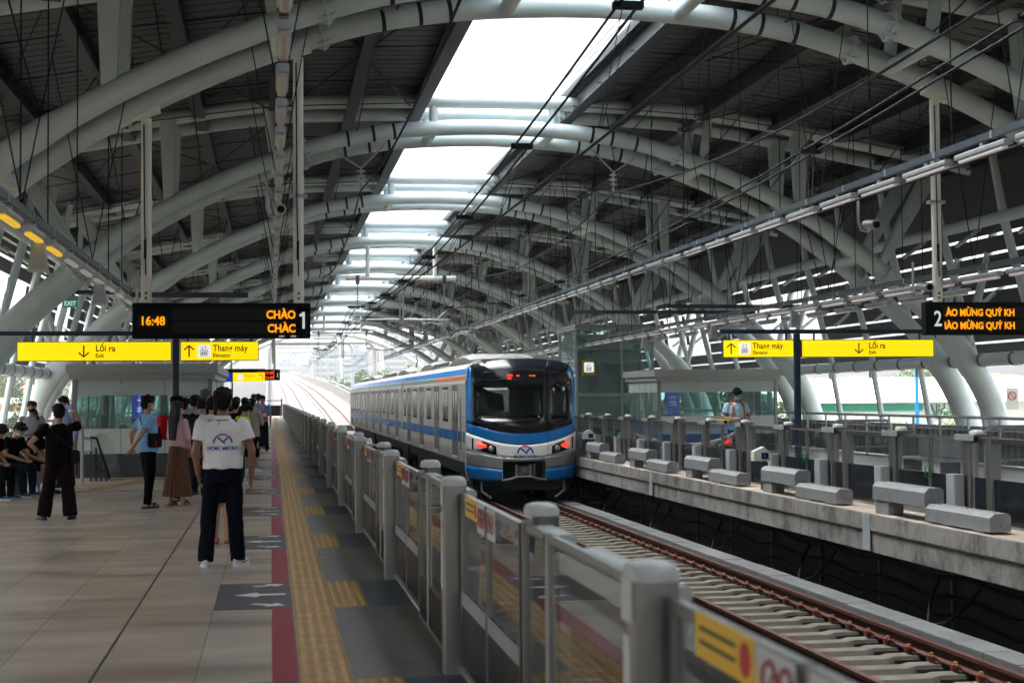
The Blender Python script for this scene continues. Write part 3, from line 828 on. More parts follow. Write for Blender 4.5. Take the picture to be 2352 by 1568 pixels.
def make_frame(detail):
    r = thing('arch_frame', 'arch', 'roof arch')
    for yy in (0, SEP):
        pts = [(x, yy, z) for x, z in AC]
        rad = [0.17 if abs(x) < 7.6 else (0.20 if abs(x) < 10.4 else 0.29) for x, z in AC]
        t = MB().tube(pts, rad, 14 if detail else 10).build('arch_tube', 'tube_paint', r, smooth=True)
        cpt = [(x, yy, z) for x, z in CC]
        c = MB().tube(cpt, 0.16, 12 if detail else 8).build('roof_chord', 'tube_paint', r, smooth=True)
        if detail:
            for s in (-1, 1):
                for d_, tab, cv, rr_ in ((3.95, ARCH, t, 0.17), (8.9, ARCH, t, 0.20)):
                    i = min(range(len(AC)), key=lambda q: abs(AC[q][0]-s*d_))
                    p = Vector((AC[i][0], yy, AC[i][1])); q = Vector((AC[i+1][0], yy, AC[i+1][1])) if i+1 < len(AC) else p+Vector((1, 0, 0))
                    fl = MB(); flange(fl, p, q-p, rr_); fl.build('flange', 'tube_paint', t)
                i = min(range(len(CC)), key=lambda q: abs(CC[q][0]-s*4.5))
                p = Vector((CC[i][0], yy, CC[i][1])); q = Vector((CC[i+1][0], yy, CC[i+1][1]))
                fl = MB(); flange(fl, p, q-p, 0.16); fl.build('flange', 'tube_paint', c)
                # black straps
                for d_ in (2.2, 2.65, 3.2):
                    i = min(range(len(AC)-1), key=lambda q: abs(AC[q][0]-s*d_))
                    p = Vector((s*d_, yy, interp(ARCH, d_)+0.006)); dd = Vector((1, 0, -s*0.16)).normalized()
                    MB().tube([p-dd*0.03, p+dd*0.03], 0.177, 14).build('strap', 'purlin_dark', t, smooth=True)
    # struts
    for s in (-1, 1):
        for yy in (0, SEP):
            x = s*1.33; MB().tube([(x, yy, interp(ARCH, x)+0.10), (x, yy, interp(CH, x)-0.08)], 0.10, 10).build('crown_stub', 'tube_paint', r, smooth=True)
            x = s*4.75; MB().tube([(x, yy, interp(ARCH, x)+0.10), (x+s*0.15, yy, interp(CH, x)-0.05)], 0.10, 10).build('strut', 'tube_paint', r, smooth=True)
            # tapered plates
            def plate(x0, x1, w0, w1, name='plate_strut'):
                z0 = interp(ARCH, x0)+0.12; z1 = interp(CH, x1)-0.06
                p0 = Vector((s*x0, yy, z0)); p1 = Vector((s*x1, yy, z1))
                mb = MB(); hw0, hw1 = w0/2, w1/2; ty = 0.10
                mb.add([(p0.x-hw0, yy-ty, p0.z), (p0.x+hw0, yy-ty, p0.z), (p1.x+hw1, yy-ty*1.5, p1.z), (p1.x-hw1, yy-ty*1.5, p1.z),
                        (p0.x-hw0, yy+ty, p0.z), (p0.x+hw0, yy+ty, p0.z), (p1.x+hw1, yy+ty*1.5, p1.z), (p1.x-hw1, yy+ty*1.5, p1.z)],
                       [(0, 1, 2, 3), (7, 6, 5, 4), (0, 4, 5, 1), (1, 5, 6, 2), (2, 6, 7, 3), (3, 7, 4, 0)])
                mb.build(name, 'tube_paint', r)
            plate(7.0, 7.0, 0.20, 0.34); plate(8.9, 10.3, 0.20, 0.42)
            MB().tube([(s*10.9, yy, interp(ARCH, 10.9)), (s*12.0, yy, interp(CH, 12.0)-0.05)], 0.10, 8).build('strut', 'tube_paint', r, smooth=True)
    for s in (-1, 1):
        for d_, tab in ((1.33, ARCH), (4.75, ARCH), (8.5, ARCH)):
            MB().tube([(s*d_, 0.10, interp(tab, d_)-0.02), (s*d_, SEP-0.10, interp(tab, d_)-0.02)], 0.12, 10).build('tie_tube', 'tube_paint', r, smooth=True)
    return r
fA = make_frame(True)
fB = make_frame(False)
usedB = False
for k, y in enumerate(FR):
    if k < 6: o = fA if k == 0 else copy_tree(fA)
    else:
        o = fB if not usedB else copy_tree(fB); usedB = True
    o.location = (CX, y, 0); o['group'] = 'double tube arches carrying the roof'
    o['label'] = 'grey double tube steel arch with roof chords spanning both platforms, %s from the camera' % ORD[k]
# roof deck: ribbed sheets between the skylight and the eaves
def deck(s):
    mb = MB(); prof = DECK; xs = []
    for i in range(len(prof)-1):
        for k in range(2):
            t = k/2; xs.append((prof[i][0]+t*(prof[i+1][0]-prof[i][0]), prof[i][1]+t*(prof[i+1][1]-prof[i][1])))
    xs.append(prof[-1]); xs[0] = (1.68 if s > 0 else 1.46, xs[0][1])
    vs = []; y = Y0; rows = 0
    while y < 136.5:
        for dy, dz in ((0, 0), (0.335, 0), (0.35, 0.05), (0.385, 0.05)):
            for (d, z) in xs: vs.append((CX+s*d, y+dy, z+dz))
            rows += 1
        y += 0.40
    n_ = len(xs)
    fs = [(r_*n_+i, r_*n_+i+1, (r_+1)*n_+i+1, (r_+1)*n_+i) for r_ in range(rows-1) for i in range(n_-1)]
    mb.add(vs, fs); o = mb.build('roof_deck', 'deck_metal')
    # give the sheet thickness
    md = o.modifiers.new('thick', 'SOLIDIFY'); md.thickness = 0.03; md.offset = 1
    return tag(o, 'dark ribbed metal roof deck over the %s platform' % ('right' if s > 0 else 'left'), 'roof')
deck(1); deck(-1)
r = thing('skylight', 'long bright glazed skylight strip along the crown of the station roof', 'skylight', (CX, 0, 0))
MB().box((-1.41, Y0, 8.42), (1.66, 136.4, 8.435)).build('glazing', 'skylight_glass', r)
for s in (-1, 1):
    MB().box(((1.665 if s > 0 else -1.415), Y0, 8.30), ((1.70 if s > 0 else -1.50), 136.4, 8.46)).build('skylight_frame', 'purlin_dark', r)
    MB().box((1.42+s*0.06, Y0, 8.395), (1.44+s*0.06, 136.4, 8.418)).build('glazing_bar', 'panel_grey', r)
# purlins
for s in (-1, 1):
    for i, d in enumerate((1.90 if s > 0 else 1.62, 3.1, 4.75, 6.35, 7.95, 9.5, 11.1, 12.6)):
        z = interp(DECK, d)
        o = MB(); o.box((CX+s*d-0.13, Y0, z-0.40), (CX+s*d+0.13, 136.3, z-0.37)); o.box((CX+s*d-0.03, Y0, z-0.369), (CX+s*d+0.03, 136.3, z-0.05)); o.box((CX+s*d-0.11, Y0, z-0.049), (CX+s*d+0.11, 136.3, z-0.012))
        ob = o.build('roof_purlin', 'purlin_dark')
        tag(ob, 'long dark roof purlin, %s outward from the skylight on the %s side' % (ORD[i], 'right' if s > 0 else 'left'), 'roof beam', 'dark purlins under the roof deck')
# bracing rods under the deck and hanging rods
brk = ['cable_dark']
def bracing(ya, yb, k):
    for s in (-1, 1):
        r = thing('roof_bracing', 'web of thin dark bracing rods under the %s roof between the %s and %s arches' % ('right' if s > 0 else 'left', ORD[k], ORD[k+1]), 'bracing rods', (CX, ya, 0), group='bracing rods under the roof')
        L_ = yb-ya
        def rod(a, b, rr=0.014): MB().tube([a, b], rr, 5, cap=False).build('rod', 'cable_dark', r)
        zs = lambda d: interp(DECK, d)-0.36
        for (da, db) in ((1.7, 4.7), (4.7, 7.9), (7.9, 11.0)):
            rod((s*da, 0, zs(da)), (s*db, L_, zs(db))); rod((s*db, 0, zs(db)), (s*da, L_, zs(da)))
        for f in (0.22, 0.45, 0.7, 0.92):
            for (da, db) in ((1.7, 4.75), (4.75, 7.95), (7.95, 11.1)):
                rod((s*da, L_*f, zs(da)), (s*db, L_*f, zs(db)), 0.012)
        # inclined tension cables from roof to arch
        for d in (3.0, 4.75, 6.3, 7.9):
            for f0, f1 in ((0.0, 0.5), (1.0, 0.5)):
                rod((s*d, L_*f0, interp(ARCH, d)+0.05), (s*d, L_*f1, zs(d)), 0.013)
        for d, zl in (((3.2, 4.50), (5.6, 3.46), (7.75, 3.61)) if s > 0 else ((4.75, 4.50), (7.27, 3.46))):
            for f in (0.12, 0.30, 0.46, 0.62, 0.84):
                yw = ya+L_*f
                if (zl == 3.46 and s < 0 and yw > 27) or (zl == 3.46 and s > 0 and not 13 < yw < 65) or (zl == 3.61 and not 26 < yw < 59): continue
                rod((s*d+0.02, L_*f, zs(d)), (s*d+0.02, L_*f, zl+0.05), 0.009)
yy = [9.0] + FR
for k in range(len(yy)-2):
    bracing(yy[k]+1.0, yy[k+1]+0.5, k)
# side walls: longitudinal pipes, posts, louvres, parapet
for s in (-1, 1):
    side = 'right' if s > 0 else 'left'
    o = thing('beam_pipe', 'thick grey tube beam with clamps running at head height along the %s wall' % side, 'tube beam', (CX, 0, 0))
    MB().tube([(s*11.15, Y0, 2.38), (s*11.15, Y1, 2.38)], 0.15, 14).build('tube', 'tube_paint', o, smooth=True)
    cl = MB(); y = Y0+1
    while y < 80: cl.tube([(s*11.15, y, 2.38), (s*11.15, y+0.09, 2.38)], 0.165, 12); y += 1.5
    cl.build('clamps', 'stainless_dark', o)['kind'] = 'stuff'
    o = MB().tube([(CX+s*10.35, Y0, 5.33), (CX+s*10.35, Y1, 5.33)], 0.13, 12).build('beam_pipe', 'tube_paint', smooth=True)
    tag(o, 'grey tube beam running high along the %s wall louvres' % side, 'tube beam')
    k = 0; y = 15.0
    proto = None
    while y < 130:
        k += 1
        if proto is None:
            proto = thing('wall_post', 'wall post', 'wall post')
            MB().tube([(0, 0, 2.5), (-s*0.72, 0, 5.25), (-s*1.0, 0, 6.85)], [0.085, 0.10, 0.085], 8).build('upper_post', 'tube_paint', proto, smooth=True)
            MB().tube([(0.0, 0, 2.3), (s*0.42, 0, 0.0)], 0.085, 8).build('lower_post', 'tube_paint', proto, smooth=True)
            MB().box((-0.09, -0.05, 2.05), (0.09, 0.05, 2.25)).build('bracket', 'galv', proto)
            MB().tube([(s*0.1, 0, 3.6), (s*0.75, 0, 4.1)], 0.05, 6).build('louvre_arm', 'tube_paint', proto)
            MB().tube([(-s*0.4, 0, 5.0), (s*0.45, 0, 5.6)], 0.05, 6).build('louvre_arm', 'tube_paint', proto)
            o = proto
        else: o = copy_tree(proto)
        o.location = (CX+s*11.15, y, 0)
        o['group'] = 'slanted posts of the %s wall' % side
        o['label'] = 'slanted grey tube post carrying the %s wall louvres' % side
        y += 3.0
    # louvre wall
    r = thing('louvre_wall', 'wall of dark horizontal louvre slats with bright gaps along the %s side of the station' % side, 'louvre wall', (CX, 0, 0))
    zz = 2.45; nsl = 0
    gaps = [(44.5, 47.3, 3.15, 4.75), (47.7, 50.5, 3.15, 4.75), (56.5, 59.2, 3.15, 4.75), (59.6, 62.5, 3.15, 4.75), (74, 78.5, 3.15, 4.75)] if s > 0 else [(38, 40.6, 3.0, 4.6), (41, 43.6, 3.0, 4.6), (50, 53, 3.0, 4.6)]
    while zz < 6.55:
        x = s*(12.0 - 0.22*(zz-2.45)); hs = 0.345 if zz < 5.3 else 0.46
        segs = [(Y0, Y1)]
        for (ga, gb, za, zb) in gaps:
            if za-0.25 < zz < zb:
                ns_ = []
                for a, b in segs:
                    if gb <= a or ga >= b: ns_.append((a, b))
                    else:
                        if ga > a: ns_.append((a, ga))
                        if gb < b: ns_.append((gb, b))
                segs = ns_
        mb = MB()
        for a, b in segs:
            mb.add([(x, a, zz), (x, b, zz), (x-s*0.05, b, zz+hs), (x-s*0.05, a, zz+hs), (x+s*0.012, a, zz), (x+s*0.012, b, zz), (x-s*0.038, b, zz+hs), (x-s*0.038, a, zz+hs)],
                   [(0, 1, 2, 3), (7, 6, 5, 4), (0, 4, 5, 1), (3, 2, 6, 7), (0, 3, 7, 4), (1, 5, 6, 2)])
        mb.build('slat', 'deck_metal', r)
        zz += 0.40
    # parapet + handrail
    r = thing('parapet', 'corrugated grey metal parapet with tube handrail along the %s edge of the station' % side, 'parapet', (CX, 0, 0))
    vs = []; mb = MB(); y = Y0; kk = 0; prof_ = []
    while y < Y1: prof_ += [(s*11.3, y), (s*11.3, y+0.12), (s*11.35, y+0.15), (s*11.35, y+0.27)]; y += 0.30
    for (px_, py_) in prof_: vs.append((px_, py_, 0.02)); vs.append((px_, py_, 0.86))
    mb.add(vs, [(2*i, 2*i+2, 2*i+3, 2*i+1) for i in range(len(prof_)-1)])
    mb.build('corrugated_panel', 'panel_grey', r)
    MB().tube([(s*10.75, Y0, 1.08), (s*10.75, Y1, 1.08)], 0.035, 8).build('handrail', 'galv', r, smooth=True)
    MB().tube([(s*10.75, Y0, 0.80), (s*10.75, Y1, 0.80)], 0.018, 6).build('lower_rail', 'galv', r, smooth=True)
    hp = MB(); y = Y0+1
    while y < 110: hp.box((s*10.73, y, 0.0), (s*10.77, y+0.05, 1.05)); y += 1.5
    hp.build('rail_posts', 'galv', r)['kind'] = 'stuff'
MB().box((CX+12.5, Y0, 6.7), (CX+13.2, 136, 6.76)).build('eave_gutter', 'panel_grey')
tag(bpy.data.objects['eave_gutter'], 'grey gutter along the outer edge of the right roof', 'gutter')
o = MB().box((CX-13.2, Y0, 6.7), (CX-12.5, 136, 6.76)).build('eave_gutter', 'panel_grey')
tag(o, 'grey gutter along the outer edge of the left roof', 'gutter')
# ================================================================== TRAYS, LAMPS, BOARDS, SIGNS
def make_lamp(m):
    r = thing('strip_lamp', 'strip lamp', 'lamp')
    MB().rbox((-0.055, -0.46, 0.03), (0.055, 0.46, 0.10), 0.02, 1).build('lamp_housing', 'galv', r)
    MB().rbox((-0.036, -0.41, -0.012), (0.036, 0.41, 0.028), 0.018, 1).build('diffuser', m, r, smooth=True)
    MB().box((-0.02, -0.03, 0.101), (0.02, 0.03, 0.158)).build('hanger', 'galv', r)
    return r
protoL = {}
def lamp_line(x, z, ya, yb, pitch, what, mats_, gname):
    t = thing('cable_tray', 'long dark tray carrying %s' % what, 'cable tray', (x, 0, z))
    MB().box((-0.035, ya, 0.16), (0.035, yb, 0.24)).build('tray', 'tray_dark', t)
    mb = MB(); y = ya+0.5
    while y < min(yb, 70): mb.box((-0.041, y, 0.158), (0.041, y+0.04, 0.246)); y += 1.5
    mb.build('clips', 'galv', t)['kind'] = 'stuff'
    n_ = 0; y = math.ceil(ya/6)*6+3.5
    while y < yb and y < 100:
        d = x-CX
        zt = interp(ARCH, min(abs(d), 9.5))-z+0.8
        for sx in (-1, 1):
            MB().tube([(0, y, 0.26), (sx*0.55, y, zt)], 0.008 if y < 30 else 0.011, 5).build('hanger_wire', 'cable_dark', t)
        n_ += 1; y += 6.0
    y = ya+0.8; i = 0
    while y < yb:
        m = mats_(y)
        if y > 6:
            if m not in protoL: o = protoL[m] = make_lamp(m)
            else: o = copy_tree(protoL[m])
            o.location = (x, y, z); o.scale = (1, 1.35 if x > 1 else 1.0, 1)
            o['group'] = gname; o['label'] = 'slim strip lamp in %s' % what
        y += pitch; i += 1
lamp_line(0.10, 4.34, 2, 120, 1.5, 'the row of lamps above the left platform edge', lambda y: 'lamp_white', 'lamps above the left platform edge')
lamp_line(8.05, 4.34, 8, 110, 1.5, 'the row of lamps above the right platform edge', lambda y: 'lamp_lit', 'lamps above the right platform edge')
lamp_line(-2.42, 3.30, 5, 27.2, 1.5, 'the row of amber lamps over the left platform', lambda y: 'lamp_amber' if y < 19 else 'lamp_lit', 'lamps over the left platform')
lamp_line(10.45, 3.30, 13, 66, 1.5, 'the row of lamps over the middle of the right platform', lambda y: 'lamp_lit' , 'lamps over the right platform')
lamp_line(12.6, 3.45, 26, 60, 1.8, 'the outer row of lamps over the right platform', lambda y: 'lamp_white', 'outer lamps over the right platform')
# cross trays
for (xa, xb, y, z, lab) in ((-2.5, -0.4, 27.4, 3.42, 'dark conduit crossing the left platform behind the information board'),
                            (-5.3, -3.2, 36.4, 4.08, 'dark conduit crossing the left platform above the green exit sign'),
                            (7.6, 12.4, 38, 3.72, 'dark conduit crossing the right platform above the yellow signs'),
                            (9.5, 15.0, 36, 3.75, 'dark conduit behind the green exit sign of the right platform')):
    o = MB().box((xa, y-0.05, z), (xb, y+0.05, z+0.09)).build('conduit', 'tray_dark'); tag(o, lab, 'conduit')
# speakers and cameras on the trays
def speaker(x, y, z, lab):
    r = thing('loudspeaker', lab, 'loudspeaker', (x, y, z)); r.scale = (0.72, 0.72, 0.8)
    MB().box((-0.02, -0.01, 0.0), (0.02, 0.01, 0.16)).build('bracket', 'galv', r)
    MB().add([(-0.09, -0.09, 0), (0.09, -0.09, 0), (0.09, 0.09, 0), (-0.09, 0.09, 0), (-0.13, -0.13, -0.34), (0.13, -0.13, -0.34), (0.13, 0.13, -0.34), (-0.13, 0.13, -0.34)],
             [(0, 1, 2, 3), (7, 6, 5, 4), (0, 4, 5, 1), (1, 5, 6, 2), (2, 6, 7, 3), (3, 7, 4, 0)]).build('horn', 'galv', r)
    MB().box((-0.145, -0.145, -0.37), (0.145, 0.145, -0.342)).build('horn_rim', 'cap_white', r)
speaker(-2.42, 16.6, 3.28, 'grey box loudspeaker under the amber lamp tray, the nearer one')
speaker(-2.42, 22.4, 3.28, 'grey box loudspeaker under the amber lamp tray, the farther one')
for k, (y, l) in enumerate(((29.5, 'nearest'), (35.2, 'middle'), (42.0, 'farthest'))):
    speaker(10.45, y, 3.28, 'grey horn loudspeaker under the right platform lamp tray, the %s of three' % l)
def cctv(x, y, z, lab, yaw=0.0):
    r = thing('security_camera', lab, 'camera', (x, y, z), yaw)
    MB().tube([(0, 0, 0.35), (0, 0, 0), (0.03, -0.02, -0.12), (0.12, -0.05, -0.15), (0.18, -0.08, -0.08)], 0.022, 8).build('bracket', 'galv', r, smooth=True)
    MB().tube([(0.18, 0.15, -0.02), (0.18, -0.22, -0.06)], 0.07, 12).build('camera_body', 'galv', r, smooth=True)
    MB().tube([(0.18, -0.222, -0.06), (0.18, -0.235, -0.062)], 0.05, 12).build('lens', 'rubber', r)
cctv(-0.05, 20.2, 4.15, 'security camera on a curved arm beside the left lamp line')
cctv(8.35, 20.8, 4.1, 'security camera hanging under the right platform edge lamp line')
cctv(10.0, 22.7, 3.35, 'security camera hanging beside the right information board')
cctv(-2.0, 23.6, 3.1, 'security camera hanging at the end of the amber lamp tray')

# ---- passenger information boards
def pids(loc, w_, label, left=True):
    r = thing('information_board', label, 'information board', loc)
    H_ = 0.515
    MB().rbox((0, 0, 0), (w_, 0.16, H_), 0.015, 1).build('case', 'board_black', r)
    if left:
        MB().box((0.07, -0.004, 0.16), (0.50, -0.001, 0.35)).build('clock_screen', 'board_screen', r)
        for z in (0.075, 0.275): MB().box((0.55, -0.004, z), (2.33, -0.001, z+0.165)).build('text_screen', 'board_screen', r)
        text_mesh('16:48', 0.175, 'led', r, (0.285, -0.008, 0.195), align='CENTER', off=0.004, name='clock_digits', sx=0.92)
        text_mesh('CHÀO', 0.165, 'led', r, (2.325, -0.008, 0.290), align='RIGHT', off=0.005, name='led_text', sx=0.88)
        text_mesh('CHÀC', 0.165, 'led', r, (2.325, -0.008, 0.090), align='RIGHT', off=0.005, name='led_text', sx=0.88)
        nb = stroke_mesh(MB(), [(2.44, 0.385), (2.44, 0.14)], 0.036, -0.008); stroke_mesh(nb, [(2.385, 0.325), (2.44, 0.37)], 0.036, -0.0085); nb.build('platform_number', 'led_number', r)
        text_mesh('solari', 0.036, 'sign_white', r, (2.16, -0.006, 0.022), align='RIGHT', name='maker_text')
        text_mesh('udine', 0.036, 'sign_white', r, (2.33, -0.006, 0.022), align='RIGHT', name='maker_text')
    else:
        for z in (0.075, 0.275): MB().box((0.30, -0.004, z), (2.45, -0.001, z+0.165)).build('text_screen', 'board_screen', r)
        text_mesh('2', 0.34, 'led_number', r, (0.20, -0.008, 0.14), align='CENTER', off=0.004, name='platform_number', sx=0.8)
        text_mesh('ÀO MỪNG QUÝ KH', 0.150, 'led', r, (0.335, -0.008, 0.300), off=0.005, name='led_text', sx=0.86)
        text_mesh('IÀO MỪNG QUÝ KH', 0.150, 'led', r, (0.305, -0.008, 0.095), off=0.005, name='led_text', sx=0.86)
    return r
b1 = pids((-1.97, 22.45, 2.505), 2.54, 'black information board reading 16:48 and CHÀO, with the number 1')
b2 = pids((10.09, 22.45, 2.54), 2.54, 'black information board reading MỪNG QUÝ with the number 2 at the right edge', False)
for (x, z0, lab) in ((-1.78, 3.02, 'left of the two white poles holding the board numbered 1'), (0.40, 3.02, 'right of the two white poles holding the board numbered 1'),
                     (10.33, 3.055, 'white pole holding the board numbered 2 over the right platform')):
    r = thing('hanging_pole', lab, 'pole', (x, 22.53, z0))
    zt = interp(ARCH, x-CX)-0.22
    MB().rbox((-0.076, -0.057, 0.0), (0.076, 0.057, zt-z0), 0.05, 2, 4).build('pole_shaft', 'post_paint', r, smooth=True)
    sl_ = -0.35 if x < CX else 0.35
    MB().add([(-0.20, -0.08, zt-z0+0.02-0.2*(-sl_)), (0.20, -0.08, zt-z0+0.02+0.2*(-sl_)), (0.20, 0.08, zt-z0+0.02+0.2*(-sl_)), (-0.20, 0.08, zt-z0+0.02-0.2*(-sl_)),
              (-0.18, -0.08, zt-z0+0.22-0.2*(-sl_)), (0.18, -0.08, zt-z0+0.22+0.2*(-sl_)), (0.18, 0.08, zt-z0+0.22+0.2*(-sl_)), (-0.18, 0.08, zt-z0+0.22-0.2*(-sl_))],
             [(3, 2, 1, 0), (4, 5, 6, 7), (0, 1, 5, 4), (1, 2, 6, 5), (2, 3, 7, 6), (3, 0, 4, 7)]).build('top_bracket', 'post_paint', r)
    for zz in (0.07, 0.14):
        MB().tube([(0.0, -0.058, zz), (0.0, -0.066, zz)], 0.02, 10).build('bolt', 'stainless_dark', r)
    if x > -1: MB().box((-0.13, -0.075, 1.55), (0.13, 0.075, 1.60)).build('clamp', 'galv', r)
    mb = MB().tube([(-0.03, -0.07, zt-z0-0.1), (-0.02, -0.075, 1.3), (0.0, -0.07, 0.4)], 0.009, 5); mb.cap((-0.01, -0.075, 0.9), 0.02, (-0.01, -0.075, 0.65), 0.02, 6)
    mb.build('stay_wire', 'cable_dark', r)

# ---- yellow direction signs on navy posts
def arrow_glyph(mb, cx, cz, h, up, y):
    s = 1 if up else -1
    stroke_mesh(mb, [(cx, cz-s*h/2), (cx, cz+s*h*0.46)], h*0.13, y)
    stroke_mesh(mb, [(cx-h*0.42, cz+s*h*0.10), (cx, cz+s*h*0.47), (cx+h*0.42, cz+s*h*0.10)], h*0.13, y-0.0005)
def lift_icon(par, cx, cz, s, y):
    MB().rbox((cx-s/2, y-0.001, cz-s/2), (cx+s/2, y+0.001, cz+s/2), s*0.12, 1).build('lift_pictogram', 'sign_white', par)
    mb = MB(); q = s*0.26
    stroke_mesh(mb, [(cx-q, cz-s*.36), (cx+q, cz-s*.36), (cx+q, cz+s*.08), (cx-q, cz+s*.08), (cx-q, cz-s*.40)], s*0.045, y-0.002)
    for k in (-1, 0, 1):
        mb.tube([(cx+k*s*.14, y-0.0022, cz-s*.02), (cx+k*s*.14, y-0.0028, cz-s*.02)], s*0.04, 8)
        mb.box((cx+k*s*.14-s*.045, y-0.003, cz-s*.28), (cx+k*s*.14+s*.045, y-0.002, cz-s*.08))
    for sx, up in ((-1, False), (1, True)):
        arrow_glyph(mb, cx+sx*s*.12, cz+s*.26, s*.22, up, y-0.002)
    mb.build('pictogram_ink', 'sign_ink', par)
def sign_post(x, y, zt, label, bar0, bar1):
    r = thing('sign_post', label, 'sign post', (x, y, 0))
    MB().rbox((-0.06, -0.05, 0.0), (0.06, 0.05, zt+0.15), 0.02, 2).build('post_shaft', 'navy', r)
    MB().box((bar0-x, -0.04, zt+0.155), (bar1-x, 0.04, zt+0.235)).build('cross_bar', 'navy', r)
    return r
def yellow_sign(x0, x1, y, z0, z1, label, kind):
    r = thing('direction_sign', label, 'sign', (x0, y, z0)); w_ = x1-x0; h = z1-z0
    MB().box((0, 0, 0), (w_, 0.09, h)).build('sign_case', 'navy', r)
    MB().box((0.015, -0.004, 0.012), (w_-0.012, -0.001, h-0.012)).build('sign_face', 'sign_yellow', r)
    for f in (0.1, 0.9): MB().box((w_*f-0.015, 0.03, h+0.001), (w_*f+0.015, 0.06, h+0.135)).build('hanger', 'navy', r)
    Y_ = -0.006
    if kind == 'exit':
        mb = MB(); arrow_glyph(mb, w_*0.43, h*0.5, h*0.60, False, Y_); mb.build('arrow', 'sign_ink', r)
        text_mesh('Lối ra', h*0.46, 'sign_ink', r, (w_*0.505, Y_, h*0.50), name='sign_text', sx=0.90, off=0.003)
        text_mesh('Exit', h*0.30, 'sign_ink', r, (w_*0.505, Y_, h*0.18), name='sign_text', sx=0.92, off=0.002)
    else:
        mb = MB(); arrow_glyph(mb, w_*0.115, h*0.5, h*0.60, True, Y_); mb.build('arrow', 'sign_ink', r)
        lift_icon(r, w_*0.305, h*0.5, h*0.66, Y_)
        text_mesh('Thang máy', h*0.46, 'sign_ink', r, (w_*0.415, Y_, h*0.50), name='sign_text', sx=0.84, space=1.05, off=0.003)
        text_mesh('Elevator', h*0.30, 'sign_ink', r, (w_*0.415, Y_, h*0.18), name='sign_text', sx=0.90, off=0.002)
    return r
sign_post(-1.695, 28.05, 2.62, 'tall navy sign post on the left platform between the two yellow signs', -4.9, -0.22)
yellow_sign(-4.45, -1.77, 28, 2.32, 2.67, 'yellow Lối ra Exit sign with down arrow left of the navy post, left platform', 'exit')
yellow_sign(-1.62, -0.22, 28, 2.32, 2.67, 'yellow Thang máy Elevator sign under the black board, left platform', 'lift')
sign_post(9.975, 28.05, 2.64, 'tall navy sign post on the right platform between the two yellow signs', 8.45, 12.80)
yellow_sign(8.49, 9.90, 28, 2.34, 2.68, 'yellow Thang máy Elevator sign over the right platform', 'lift')
yellow_sign(10.05, 12.74, 28, 2.34, 2.68, 'yellow Lối ra Exit sign with down arrow over the right platform', 'exit')
# far signs
r = thing('direction_sign', 'small far blue and yellow sign hanging beyond the waiting crowd', 'sign', (-2.15, 61, 2.30))
MB().box((0, 0, 0), (0.62, 0.09, 0.36)).build('blue_face', 'sign_blue', r)
MB().box((0.66, 0, 0), (1.90, 0.09, 0.36)).build('yellow_face', 'sign_yellow', r)
MB().rbox((0.85, -0.004, 0.07), (1.06, -0.001, 0.29), 0.03, 1).build('pictogram', 'sign_white', r)
text_mesh('Thang máy', 0.13, 'sign_olive', r, (1.08, -0.005, 0.20), name='sign_text', sx=0.75)
mb = MB(); stroke_mesh(mb, arc(1.75, 0.22, 0.07, 180, 0, 8)+[(1.82, 0.08)], 0.022, -0.005); mb.build('turn_arrow', 'sign_ink', r)
MB().box((-0.2, 0.02, 0.46), (1.9, 0.07, 0.51)).build('cross_bar', 'navy', r)
MB().box((0.60, 0.0, -2.30), (0.66, 0.08, 0.459)).build('post_shaft', 'navy', r)
r = thing('information_board', 'small far black information board with orange text HÁCH ĐẾ beyond the crowd', 'information board', (-2.0, 70.5, 2.46))
MB().box((0, 0, 0), (2.4, 0.16, 0.50)).build('case', 'board_black', r)
text_mesh('KHÁCH ĐẾ', 0.17, 'led_dim', r, (2.15, -0.006, 0.28), align='RIGHT', off=0.004, name='led_text', sx=0.9)
text_mesh('KHÁCH ĐẾ', 0.17, 'led_dim', r, (2.15, -0.006, 0.06), align='RIGHT', off=0.004, name='led_text', sx=0.9)
text_mesh('1', 0.3, 'led_number', r, (2.29, -0.006, 0.13), align='CENTER', name='platform_number')
MB().tube([(0.2, 0.08, 0.50), (0.2, 0.08, 4.0)], 0.05, 8).build('hanging_pole', 'post_paint', r)
MB().tube([(2.15, 0.08, 0.50), (2.15, 0.08, 4.2)], 0.05, 8).build('hanging_pole', 'post_paint', r)
# exit signs
for (x, y, z, lab) in ((-4.78, 36.5, 3.78, 'small green EXIT sign hanging over the left platform'), (14.15, 36.5, 3.82, 'small green EXIT sign hanging over the right platform')):
    r = thing('exit_sign', lab, 'exit sign', (x, y, z))
    MB().box((0, 0, 0), (0.34, 0.06, 0.19)).build('sign_face', 'exit_green', r)
    MB().box((-0.005, 0.0, 0.191), (0.345, 0.06, 0.27)).build('sign_housing', 'galv', r)
    text_mesh('EXIT', 0.145, 'sign_white', r, (0.17, -0.004, 0.045), align='CENTER', off=0.001, name='exit_text', sx=0.9)
    MB().box((0.15, 0.02, 0.271), (0.19, 0.04, 0.60)).build('hanger', 'galv', r)

